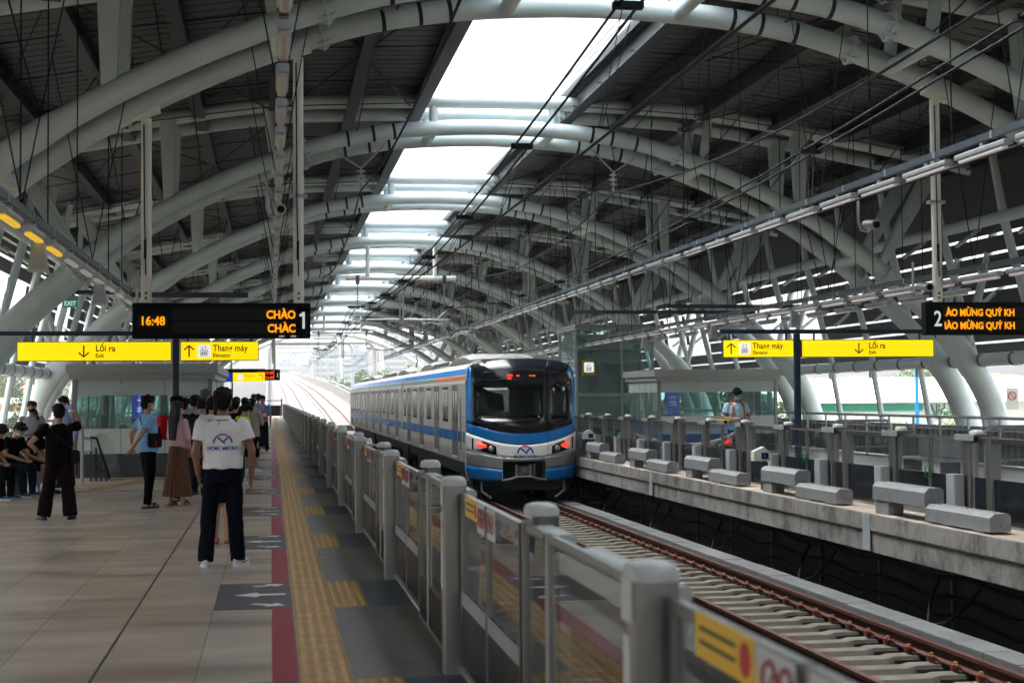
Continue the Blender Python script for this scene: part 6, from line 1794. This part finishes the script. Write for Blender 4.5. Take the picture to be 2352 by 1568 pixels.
        if hair == 'tail': hm.cap((0, -0.10, 1.66), 0.035, (0, -0.135, 1.60), 0.04, 10); hm.cap((0, -0.135, 1.60), 0.04, (0, -0.125, 1.38), 0.018, 10)
        if hair == 'bun': hm.ell((0, -0.115, 1.66), (0.045, 0.040, 0.045), 12, 10)
        if hair == 'sidebraid': hm.cap((-0.05, -0.03, 1.58), 0.045, (-0.10, 0.05, 1.44), 0.036, 10); hm.cap((-0.10, 0.05, 1.44), 0.036, (-0.11, 0.10, 1.20), 0.02, 10); hm.cap((-0.055, 0.03, 1.69), 0.034, (0.055, 0.03, 1.69), 0.034, 10)
        hT(hm); bake(hm, 'hair', hmat, r, max(vox*0.8, 0.008), 1, 0.016, (30, 30, 16), seed=h)
    for s in (-1, 1):
        e = MB().ell((s*0.031, 0.0835, 1.615), (0.0125, 0.008, 0.0065), 8, 6); hT(e); e.build('eye', 'eye_dark', r, smooth=True)
    if mask:
        mk = MB().ell((0, 0.048, 1.566), (0.064, 0.062, 0.048), 16, 12); hT(mk); mk.build('face_mask', mask, r, smooth=True)
    # ---- top
    if top:
        c = MB(); lo = loose
        t = MB().loft([((0, 0, hem), 0.168*bw+lo, 0.122+lo), ((0, 0, hem+0.06), 0.166*bw+lo, 0.124+lo), ((0, 0, 1.08), 0.160*bw+lo, 0.120+lo), ((0, 0, 1.22), 0.178*wide+lo*0.6, 0.126+lo*0.6),
                       ((0, 0, 1.33), 0.186*wide, 0.118), ((0, -0.003, 1.395), 0.165*wide, 0.092), ((0, -0.006, 1.432), 0.105, 0.070), ((0, -0.008, 1.452), 0.068, 0.062)], 28, 2.3)
        t.cap((-0.160*wide, -0.004, 1.375), 0.060, (0.160*wide, -0.004, 1.375), 0.060, 12)
        T(t); c.v, c.f = t.v, t.f
        for i in (0, 1):
            if sleeve == 'short':
                e = sh[i].lerp(el[i], 0.62); c.cap(sh[i], 0.070, e, 0.068+lo*0.5, 14, True, False)
            else:
                c.cap(sh[i], 0.064, el[i], 0.054, 14, True, True); c.cap(el[i], 0.054, el[i].lerp(wr[i], 0.94), 0.042, 14, True, False)
        tp_ = bake(c, 'shirt', top, r, vox, 3, 0.019 if vox < 0.012 else 0.010, (8, 8, 4), seed=h*5)
    else: tp_ = None
    # ---- bottom
    c = MB()
    if bottom in ('trousers', 'shorts', 'wide'):
        c.loft([(pel+Vector((0, 0, -0.12)), 0.150, 0.108), (pel+Vector((0, 0, -0.03)), 0.168, 0.124), (pel+Vector((0, 0, 0.06)), 0.155, 0.112)], 24, 2.3)
        for i in (0, 1):
            kr = 0.080 if bottom != 'wide' else 0.100
            if bottom == 'shorts':
                c.cap(hp[i], 0.096, hp[i].lerp(kn[i], 0.95), 0.092, 14, True, False)
            else:
                c.cap(hp[i], 0.096, kn[i], kr, 16); lowr = cuff_r if bottom != 'wide' else 0.108
                end = an[i]+Vector((0, 0, -0.03)); c.cap(kn[i], kr, end, lowr, 16, True, False)
    elif bottom == 'skirt':
        n_ = 96; rings = []
        vs = []; zs_ = [1.0, 0.92, 0.75, 0.55, 0.35, 0.16]; rx_ = [0.135, 0.165, 0.185, 0.21, 0.235, 0.265]
        for z, rx in zip(zs_, rx_):
            for i in range(n_):
                a = 2*pi*i/n_; pl_ = 1+0.06*sin(a*19+sin(a*5)*1.5)*min(1, (1.0-z)*1.8)
                vs.append((rx*pl_*cos(a), rx*0.78*pl_*sin(a), z))
        fs = [(q*n_+i, q*n_+(i+1) % n_, (q+1)*n_+(i+1) % n_, (q+1)*n_+i) for q in range(len(zs_)-1) for i in range(n_)]
        c.add(vs, fs)
    elif bottom == 'pencil':
        c.loft([((0, 0, 1.0), 0.14, 0.10), ((0, 0, 0.9), 0.17, 0.125), ((0, 0, 0.6), 0.165, 0.125), ((0, 0, 0.36), 0.18, 0.14)], 24, 2.2)
    if bottom == 'skirt':
        o = c.build('skirt', bmat, r, smooth=True); 
    else: bake(c, 'skirt' if bottom == 'pencil' else ('shorts' if bottom == 'shorts' else 'trousers'), bmat, r, vox, 3, 0.014, (8, 8, 5), seed=h*2)
    # ---- shoes
    for i in (0, 1):
        if nofeet: break
        fy_ = radians(feet_yaw[i]); A = Matrix.Translation((an[i].x, an[i].y, 0 if an[i].z < 0.12 else an[i].z-0.085)) @ Matrix.Rotation(fy_, 4, 'Z')
        so_ = MB().loft([((0, 0.055, 0.0), 0.044, 0.138), ((0, 0.055, 0.022), 0.047, 0.142), ((0, 0.055, 0.028), 0.044, 0.138)], 20, 2.4)
        so_.v = [tuple(A @ Vector(v)) for v in so_.v]
        if sandal:
            o = so_.build('sandal', shoes, r, smooth=True)
            st = MB()
            for yy_ in (0.02, 0.10): st.tube([(-0.044, yy_, 0.025), (-0.03, yy_+0.01, 0.062), (0.03, yy_+0.01, 0.062), (0.044, yy_, 0.025)], 0.011, 6)
            st.v = [tuple(A @ Vector(v)) for v in st.v]; st.build('sandal_strap', sandal, o, smooth=True)
        else:
            up = MB(); up.ell((0, 0.095, 0.038), (0.043, 0.092, 0.040), 14, 8); up.ell((0, -0.015, 0.052), (0.040, 0.062, 0.055), 14, 8); up.cap((0, 0.0, 0.05), 0.040, (0, 0.08, 0.045), 0.036, 12)
            up.v = [tuple(A @ Vector(v)) for v in up.v]
            so_.v = [v for v in so_.v]
            o = bake(up, 'shoe', shoes, r, 0.008, 2)
            so_.build('sole', 'shoe_white' if shoes != 'shoe_black' else 'shoe_black', o, smooth=True)
    r['_'] = 0; del r['_']
    return r, tp_, T, u, hT
def strap(T, pts, w_, m, name, parent, r_=0.012):
    mb = MB().tube(pts, r_, 6); T(mb); return mb.build(name, m, parent, smooth=True)

HERO = 0.0088
# --- staff member in the white polo
Lx, Rx = -0.178, 0.130
r, shirt, T, u, hT = person((-0.47, 15.22, 0), radians(-3), 'person in a white polo with a metro logo on the back, seen from behind', 1.71, 'cl_white', 'short', 'trousers', 'cl_navy', 'shoe_white', 'short', 'hair_black', 'skin_tan',
    wide=1.12, bw=1.12, vox=HERO, hem=0.955, cuff_r=0.074, feet_yaw=(10, -28), head=(4, -2), LA=((-0.262, -0.05, 1.12), (-0.245, 0.06, 0.90)), RA=((0.285, -0.04, 1.13), (0.275, 0.02, 0.87)),
    legs={'LK': (-0.135, 0.0, 0.49), 'RK': (0.120, 0.0, 0.49), 'LF': (-0.165, -0.04, 0.085), 'RF': (0.150, -0.02, 0.085)}, loose=0.012)
# logo and words projected on the back of the shirt
bm = bmesh.new(); bm.from_mesh(shirt.data); bvh = BVHTree.FromBMesh(bm); bm.free()
def onback(o, cx, cz, flip=True):
    for v in o.data.vertices:
        x, z, d = v.co.x+cx, v.co.z+cz, v.co.y
        hit = bvh.ray_cast(Vector((x, -1, z)), Vector((0, 1, 0)))
        y = hit[0].y if hit[0] is not None else -0.13
        v.co = (x, y-0.0035+d, z)
a, b_ = metro_logo(shirt, 0, 0, 0.098, 0, wr=0.17); onback(a, 0.01, 1.205); onback(b_, 0.01, 1.205)
tm = text_mesh('HCMC METRO', 0.050, 'logo_blue', shirt, (0, 0, 0), (0, 0, 0), 'CENTER', off=0.0015, name='shirt_words', sx=0.92)
for v in tm.data.vertices: v.co = (v.co.x, -v.co.z, v.co.y)
onback(tm, 0.01, 1.142)
cl = MB().loft([((0, -0.004, 1.425), 0.092, 0.085), ((0, -0.014, 1.475), 0.074, 0.070), ((0, -0.014, 1.477), 0.064, 0.060), ((0, -0.004, 1.44), 0.064, 0.060)], 24, 2.1); cl.build('collar', 'cl_white', shirt, smooth=True)
MB().tube([(0.090*cos(t*pi/12), -0.006+0.083*sin(t*pi/12), 1.432) for t in range(25)], 0.005, 5).build('lanyard', 'trim_purple', r, smooth=True)
lb = MB(); lb.tube([(-0.02, -0.092, 1.425), (-0.035, -0.104, 1.385), (-0.04, -0.112, 1.345), (-0.025, -0.112, 1.335), (-0.015, -0.108, 1.36), (-0.025, -0.098, 1.40)], 0.0035, 5); lb.build('lanyard_loop', 'logo_blue', r)
for s, (ex, ez) in ((-1, (-0.262, 1.12)), (1, (0.285, 1.13))):
    sh_ = Vector((s*0.178*1.12, -0.005, 1.395)); e_ = Vector((ex, -0.045, ez)); p = sh_.lerp(e_, 0.605); q = sh_.lerp(e_, 0.63)
    MB().tube([p, q], 0.0745, 18).build('sleeve_trim', 'trim_purple', shirt, smooth=True)
MB().rbox((-0.02, 0.10, 0.98), (0.02, 0.115, 1.01), 0.005, 1).build('belt_buckle', 'stainless', r)
for s, x0_, yw in ((-1, -0.165, 10), (1, 0.150, -28)):
    A = Matrix.Translation((x0_, -0.03, 0)) @ Matrix.Rotation(radians(yw), 4, 'Z')
    q = MB().prism([(0.00, 0.045), (0.05, 0.030), (0.12, 0.055), (0.05, 0.045)], 0.0415*s, 0.0445*s, 0); q.v = [tuple(A @ Vector(v)) for v in q.v]; q.build('shoe_swoosh', 'vest_red', r)

# --- man in black taking a picture
r, sh_, T, u, hT = person((-2.88, 21.66, 0), radians(10), 'person in black T-shirt and wide black trousers holding up a phone', 1.55, 'cl_black', 'short', 'wide', 'cl_blackred', 'shoe_black', 'short', skin='skin',
    vox=0.010, wide=1.05, hem=0.86, loose=0.03, head=(-6, 6), LA=((-0.42, -0.02, 1.16), (-0.26, 0.09, 0.98)), RA=((0.33, 0.20, 1.42), (0.24, 0.26, 1.68)),
    legs={'LK': (-0.15, 0.0, 0.48), 'RK': (0.13, 0.0, 0.48), 'LF': (-0.225, -0.03, 0.085), 'RF': (0.17, -0.03, 0.085)}, feet_yaw=(25, -25), bw=1.05)
ph = thing('mobile_phone', 'dark phone held up sideways by the person in black', 'phone', (-2.88+0.06, 21.66+0.26, 1.535), radians(8))
MB().rbox((-0.085, -0.005, -0.038), (0.085, 0.005, 0.038), 0.012, 1).build('phone_body', 'phone_dark', ph)
MB().rbox((-0.075, -0.0065, -0.033), (0.075, -0.0052, 0.033), 0.008, 1).build('phone_screen', 'phone_screen', ph)
bg_ = MB(); bg_.rbox((0.17, -0.16, 0.84), (0.30, -0.04, 1.05), 0.04, 1, 4); bg_.build('shoulder_bag', 'bag_black', r)
strap(T, [(-0.15, -0.10, 1.40), (0.0, -0.155, 1.25), (0.2, -0.14, 1.04)], 0.02, 'bag_black', 'bag_strap', r)
MB().tube([(-0.335, 0.045, 1.03), (-0.32, 0.055, 1.015)], 0.036, 12).build('watch', 'rubber', r)

# --- man in the light blue T-shirt
r, sh_, T, u, hT = person((-1.84, 23.6, 0), radians(-62), 'person in a light blue T-shirt with a small shoulder bag, hands behind the back', 1.67, 'cl_ltblue', 'short', 'trousers', 'cl_black', 'shoe_black', 'short', skin='skin',
    vox=0.010, hem=0.87, loose=0.02, head=(6, 2), LA=((-0.23, -0.18, 1.13), (-0.03, -0.25, 0.93)), RA=((0.22, -0.22, 1.12), (0.02, -0.28, 0.92)), mask='mask_white', sandal='rubber', cuff_r=0.054, bw=1.12,
    legs={'LK': (-0.08, 0.05, 0.49), 'RK': (0.08, 0.0, 0.49), 'LF': (-0.09, 0.05, 0.085), 'RF': (0.09, -0.06, 0.085)})
bag = MB(); bag.rbox((0.165, -0.08, 0.94), (0.235, 0.13, 1.16), 0.03, 0, 4); bo = bag.build('shoulder_bag', 'bag_black', r)
MB().rbox((0.236, -0.06, 0.955), (0.245, 0.11, 1.07), 0.02, 0, 3).build('bag_pocket', 'bag_black', bo)
MB().box((0.246, 0.015, 0.96), (0.248, 0.035, 1.05)).build('bag_stripe', 'bag_red', bo)
strap(T, [(0.20, -0.04, 1.15), (0.12, -0.13, 1.25), (-0.04, -0.12, 1.40), (-0.10, -0.03, 1.44)], 0.02, 'bag_black', 'bag_strap', r, 0.008)

# --- woman in pink jacket and long brown skirt
r, sh_, T, u, hT = person((-1.42, 23.95, 0), radians(-40), 'person with long dark hair in a cropped pink jacket and long pleated brown skirt', 1.58, 'cl_pink', 'long', 'skirt', 'cl_brown', 'sole_tan', 'long', 'hair_brown', 'skin_pale',
    vox=0.011, hem=0.99, wide=0.92, bw=0.92, LA=((-0.20, 0.03, 1.14), (-0.06, 0.18, 1.00)), RA=((0.22, 0.0, 1.14), (0.10, 0.17, 0.96)), sandal='rubber')
hat = MB().loft([((0.14, 0.20, 0.80), 0.10, 0.03), ((0.14, 0.20, 0.86), 0.12, 0.035), ((0.14, 0.20, 0.93), 0.06, 0.03)], 16); hat.build('straw_hat', 'straw', r, smooth=True)

# --- waiting crowd
def backpack(r, T, m, m2=None, w_=0.15):
    mb = MB().rbox((-w_, -0.30, 1.02), (w_, -0.125, 1.42), 0.06, 1, 4); T(mb); o = mb.build('backpack', m, r, smooth=True)
    mb = MB().rbox((-w_*0.75, -0.345, 1.04), (w_*0.75, -0.302, 1.24), 0.02, 1, 3); T(mb); mb.build('backpack_pocket', m2 or m, o)
    for s in (-1, 1): strap(T, [(s*0.09, -0.13, 1.38), (s*0.10, -0.02, 1.475), (s*0.115, 0.12, 1.36), (s*0.13, 0.11, 1.15), (s*0.14, -0.10, 1.06)], 0.02, m2 or m, 'backpack_strap', r, 0.014)
    return o
r, _, T, u, hT = person((-1.50, 25.1, 0), radians(-75), 'person in a dark cap wearing a red and black backpack, behind the pink jacket', 1.66, 'cl_bluegrey', 'short', 'trousers', 'cl_dark', 'shoe_blue', 'short', vox=0.013, sandal='rubber', hem=0.86)
backpack(r, T, 'bag_red', 'bag_black')
cp_ = MB().ell((0, -0.01, 1.68), (0.098, 0.112, 0.075), 16, 10); cp_.rbox((-0.06, 0.06, 1.665), (0.06, 0.17, 1.678), 0.005, 2); hT(cp_); cp_.build('cap', 'cl_black', r, smooth=True)
r, _, T, u, hT = person((-1.18, 26.6, 0), radians(-28), 'person in a black jacket with a white mask looking down in mid queue', 1.62, 'cl_black', 'long', 'trousers', 'cl_dark', 'shoe_black', 'short', vox=0.013, head=(-25, 22), mask='mask_white', LA=((-0.22, 0.05, 1.15), (-0.08, 0.22, 1.05)), RA=((0.22, 0.05, 1.15), (0.08, 0.22, 1.05)))
mb = MB().rbox((-0.15, -0.28, 1.02), (0.15, -0.12, 1.40), 0.06, 1, 4); T(mb); mb.build('backpack', 'bag_black', r, smooth=True)
person((-1.43, 29.5, 0), radians(-20), 'person in a grey blue shirt with black hair, second row of the queue', 1.68, 'cl_bluegrey', 'long', 'trousers', 'cl_denim', 'shoe_black', 'short', vox=0.014)
person((-1.50, 27.4, 0), radians(-35), 'person with short dark hair and denim trousers half hidden behind the dark cap', 1.63, 'cl_dark', 'short', 'trousers', 'cl_denim', 'shoe_white', 'short', vox=0.014)
r, _, T, u, hT = person((-1.31, 31.5, 0), radians(-50), 'tall person with short grey hair and glasses standing above the queue', 1.80, 'cl_dark', 'short', 'trousers', 'cl_dark', 'shoe_black', 'short', 'hair_grey', vox=0.014)
g_ = MB()
for s in (-1, 1): g_.tube([(s*0.032+0.022*cos(t*pi/6), 0.098, 1.617+0.017*sin(t*pi/6)) for t in range(13)], 0.003, 5); g_.tube([(s*0.055, 0.096, 1.62), (s*0.082, 0.0, 1.62)], 0.003, 5)
hT(g_); g_.build('glasses', 'rubber', r)
r, _, T, u, hT = person((-0.96, 25.6, 0), radians(-15), 'person in a white shirt with a bag strap, partly hidden by the white polo', 1.63, 'cl_white', 'short', 'trousers', 'cl_black', 'shoe_black', 'short', vox=0.013)
strap(T, [(-0.12, -0.13, 1.10), (0.0, -0.145, 1.28), (0.12, -0.08, 1.42)], 0.03, 'bag_black', 'bag_strap', r, 0.02)
person((-0.56, 17.62, 0), radians(-8), 'person in dark shorts and red sandals standing just beyond the white polo', 1.58, 'cl_dark', 'short', 'shorts', 'cl_black', 'sandal_red', 'short', skin='skin', vox=0.012, sandal='sandal_red', wide=0.9, legs={'LK': (-0.06, 0.0, 0.47), 'RK': (0.07, 0.0, 0.47), 'LF': (-0.07, -0.04, 0.085), 'RF': (0.08, -0.03, 0.085)}, LA=((-0.20, 0.0, 1.12), (-0.14, 0.16, 1.0)), RA=((0.20, 0.0, 1.12), (0.14, 0.16, 1.0)))
r, _, T, u, hT = person((-0.62, 29.4, 0), radians(-60), 'person with tied hair and yellow vest bending over a phone near the tactile line', 1.55, 'vest_yellow', 'short', 'trousers', 'cl_denim', 'shoe_white', 'tail', skin='skin', vox=0.013, lean=14, head=(0, 30), mask='mask_white', LA=((-0.22, 0.05, 1.15), (-0.06, 0.25, 1.12)), RA=((0.22, 0.05, 1.15), (0.06, 0.25, 1.12)))
r, _, T, u, hT = person((-0.42, 34.3, 0), radians(-30), 'person in a beige jacket and black skirt with a ponytail near the platform edge', 1.62, 'cl_beige', 'long', 'pencil', 'cl_black', 'shoe_white', 'tail', skin='skin', vox=0.013, LA=((-0.22, 0.05, 1.15), (-0.08, 0.20, 1.22)), RA=((0.24, 0.05, 1.15), (0.12, 0.20, 1.25)), hem=0.84, loose=0.02)
sc = MB().ell((0, -0.12, 1.67), (0.028, 0.02, 0.028), 10, 8); hT(sc); sc.build('hair_tie', 'mask_white', r, smooth=True)
person((-0.62, 36.8, 0), radians(-10), 'person in a dark top with a bun just beyond the beige jacket', 1.64, 'cl_black', 'long', 'trousers', 'cl_dark', 'shoe_black', 'bun', vox=0.015)
person((-0.95, 33.0, 0), radians(-30), 'person with long dark hair and a grey top behind the white polo head', 1.62, 'cl_grey', 'long', 'trousers', 'cl_black', 'shoe_black', 'long', vox=0.015)
person((-0.70, 31.0, 0), radians(-20), 'person with dark hair tied back just right of the white polo head', 1.60, 'cl_dark', 'short', 'trousers', 'cl_denim', 'shoe_white', 'bun', vox=0.014)
person((-0.85, 38.5, 0), radians(-25), 'person in dark clothes deep in the queue behind the ponytail', 1.66, 'cl_dark', 'long', 'trousers', 'cl_black', 'shoe_black', 'long', vox=0.016)
person((-0.66, 39.5, 0), radians(5), 'person in a pale blue shirt standing just before the guard', 1.58, 'cl_paleblue', 'short', 'trousers', 'cl_denim', 'shoe_white', 'short', vox=0.015)
person((-0.42, 50.5, 0), radians(10), 'person in a dark blue shirt beyond the guard at the far end of the queue', 1.76, 'cl_bluegrey', 'long', 'trousers', 'cl_dark', 'shoe_black', 'short', vox=0.016)
person((-0.60, 53.5, 0), radians(0), 'farthest waiting person with black hair and a dark shirt beyond the guard', 1.76, 'cl_dark', 'short', 'trousers', 'cl_dark', 'shoe_black', 'short', vox=0.016)
# --- guard facing the camera
r, gs, T, u, hT = person((-0.27, 47.6, 0), radians(172), 'guard in a blue uniform shirt, red safety vest straps and dark cap facing the camera', 1.70, 'cl_uniform', 'short', 'trousers', 'cl_navy', 'shoe_black', 'short', skin='skin_tan', vox=0.012, wide=1.08, bw=1.12, hem=0.93)
v = MB()
for s in (-1, 1): v.tube([(s*0.10, -0.09, 1.44), (s*0.11, 0.10, 1.42), (s*0.09, 0.145, 1.25), (s*0.07, 0.15, 1.03)], 0.022, 6); v.tube([(s*0.10, -0.09, 1.44), (s*0.09, -0.15, 1.25), (s*0.08, -0.15, 1.03)], 0.022, 6)
v.loft([((0, 0, 1.00), 0.198, 0.155), ((0, 0, 1.06), 0.198, 0.155)], 20, 2.3, cap=False); v.tube([(-0.09, 0.15, 1.24), (0.09, 0.15, 1.24)], 0.02, 6)
T(v); v.build('safety_vest', 'vest_red', r, smooth=True)
cp_ = MB().ell((0, -0.005, 1.685), (0.098, 0.112, 0.072), 16, 10); cp_.rbox((-0.065, 0.06, 1.665), (0.065, 0.17, 1.68), 0.005, 2); hT(cp_); cp_.build('cap', 'cl_dark', r, smooth=True)
MB().rbox((-0.13, 0.155, 1.10), (-0.05, 0.165, 1.20), 0.01, 1).build('badge', 'sticker_white', r)
# --- left side people
r, _, T, u, hT = person((-4.25, 28.4, 0), radians(188), 'person in grey wearing a black mask with a side braid, facing the camera', 1.60, 'cl_grey', 'long', 'skirt', 'cl_grey', 'shoe_white', 'sidebraid', 'hair_brown', 'skin_pale', vox=0.012, mask='mask_black', LA=((-0.24, 0.02, 1.14), (-0.06, 0.18, 1.08)), RA=((0.22, 0.02, 1.14), (0.10, 0.18, 1.12)), loose=0.03, hem=0.9)
MB().rbox((0.2, -0.06, 0.78), (0.34, 0.08, 1.02), 0.04, 0, 3).build('handbag', 'bag_black', r)
person((-3.80, 29.4, 0), radians(150), 'person in a grey lavender shirt with dark hair behind the raised phone', 1.68, 'cl_bluegrey', 'long', 'trousers', 'cl_dark', 'shoe_black', 'short', vox=0.014, head=(0, 14))
# bench with seated people
bn = thing('platform_bench', 'steel seat row at the left edge of the view under the seated people', 'bench', (-4.75, 26.9, 0), radians(-118))
for q in range(4): MB().rbox((-0.95+q*0.55, -0.2, 0.43), (-0.45+q*0.55, 0.25, 0.46), 0.015, 1).build('seat', 'stainless_dark', bn)
for q in range(4): MB().rbox((-0.95+q*0.55, 0.24, 0.50), (-0.45+q*0.55, 0.27, 0.72), 0.015, 1).build('backrest', 'stainless_dark', bn)
for x in (-0.8, 0.9): MB().box((x, -0.15, 0.0), (x+0.06, 0.2, 0.428)).build('leg', 'stainless_dark', bn)
SITL = {'pelvis': (0, -0.20, 0.56), 'LK': (-0.13, 0.27, 0.50), 'RK': (0.13, 0.27, 0.50), 'LF': (-0.13, 0.27, 0.085), 'RF': (0.13, 0.30, 0.085)}
LAs = ((-0.24, 0.10, 1.18), (-0.05, 0.36, 1.18)); RAs = ((0.24, 0.10, 1.18), (0.07, 0.36, 1.18))
person((-4.55, 26.25, 0), radians(-118), 'seated person in black bending over a phone, nearest of those seated', 1.70, 'cl_black', 'short', 'trousers', 'cl_dark', 'shoe_blue', 'short', vox=0.012, legs=SITL, lean=28, head=(-10, 18), LA=LAs, RA=RAs)
person((-4.30, 26.95, 0), radians(-122), 'seated person in black with a white mask holding a phone, beside the nearest seated one', 1.68, 'cl_black', 'short', 'trousers', 'cl_denim', 'shoe_blue', 'short', vox=0.012, legs=SITL, lean=24, head=(6, 15), mask='mask_white', LA=LAs, RA=RAs)
person((-4.08, 27.6, 0), radians(-115), 'seated person in black shorts and white socks farthest along the seat row', 1.66, 'cl_black', 'short', 'shorts', 'cl_black', 'shoe_black', 'short', vox=0.013, legs=SITL, lean=30, head=(0, 10), LA=LAs, RA=RAs)
person((-4.95, 27.4, 0), radians(-125), 'seated person with black hair at the left edge behind the other seated people', 1.70, 'cl_dark', 'short', 'trousers', 'cl_dark', 'shoe_black', 'short', vox=0.013, legs=SITL, lean=12, head=(0, 15), LA=LAs, RA=RAs)
# behind the glass
person((-3.25, 36.5, -0.22), radians(-75), 'person in a teal top with a white mask seen through the left glass enclosure', 1.60, 'cl_teal', 'short', 'trousers', 'cl_dark', 'shoe_black', 'bun', vox=0.015, mask='mask_white', legs=SITL, lean=5, nofeet=False)
# --- masked man on the right platform
r, _, T, u, hT = person((9.33, 29.9, 0), radians(186), 'person with teal mask and orange backpack straps looking down on the right platform', 1.75, 'cl_paleblue', 'short', 'trousers', 'cl_denim', 'shoe_black', 'short', skin='skin_tan', vox=0.0095, mask='mask_teal', head=(0, 24), LA=((-0.27, 0.02, 1.14), (-0.06, 0.24, 1.10)), RA=((0.27, 0.02, 1.14), (0.05, 0.25, 1.12)), wide=1.06, loose=0.012)
backpack(r, T, 'bag_black', 'orange_strap')
p_ = thing('mobile_phone', 'dark phone in the hands of the masked person on the right platform', 'phone', (9.33, 29.9-0.36, 1.16), radians(186))
MB().rbox((-0.035, -0.005, -0.02), (0.035, 0.085, -0.01), 0.006, 1).build('phone_body', 'phone_dark', p_)
MB().rbox((-0.031, 0.0, -0.0098), (0.031, 0.08, -0.0085), 0.004, 1).build('phone_screen', 'phone_dark', p_)
bpy.data.scenes.remove(EV)
# ------------------------------------------------------------------ air
hz = MB().box((-520, -140, -15), (620, 1560, 62)).build('haze', None)
hm_ = bpy.data.materials.new('haze_air'); hm_.use_nodes = True; ht = hm_.node_tree; ht.nodes.clear()
ho = ht.nodes.new('ShaderNodeOutputMaterial'); hv = ht.nodes.new('ShaderNodeVolumePrincipled')
hv.inputs['Density'].default_value = 0.00014; hv.inputs['Color'].default_value = (0.93, 0.95, 1.0, 1); hv.inputs['Anisotropy'].default_value = 0.2
ht.links.new(hv.outputs[0], ho.inputs['Volume']); hz.data.materials.append(hm_)
tag(hz, 'thin pale haze filling the air out to the skyline', 'haze', kind='stuff')
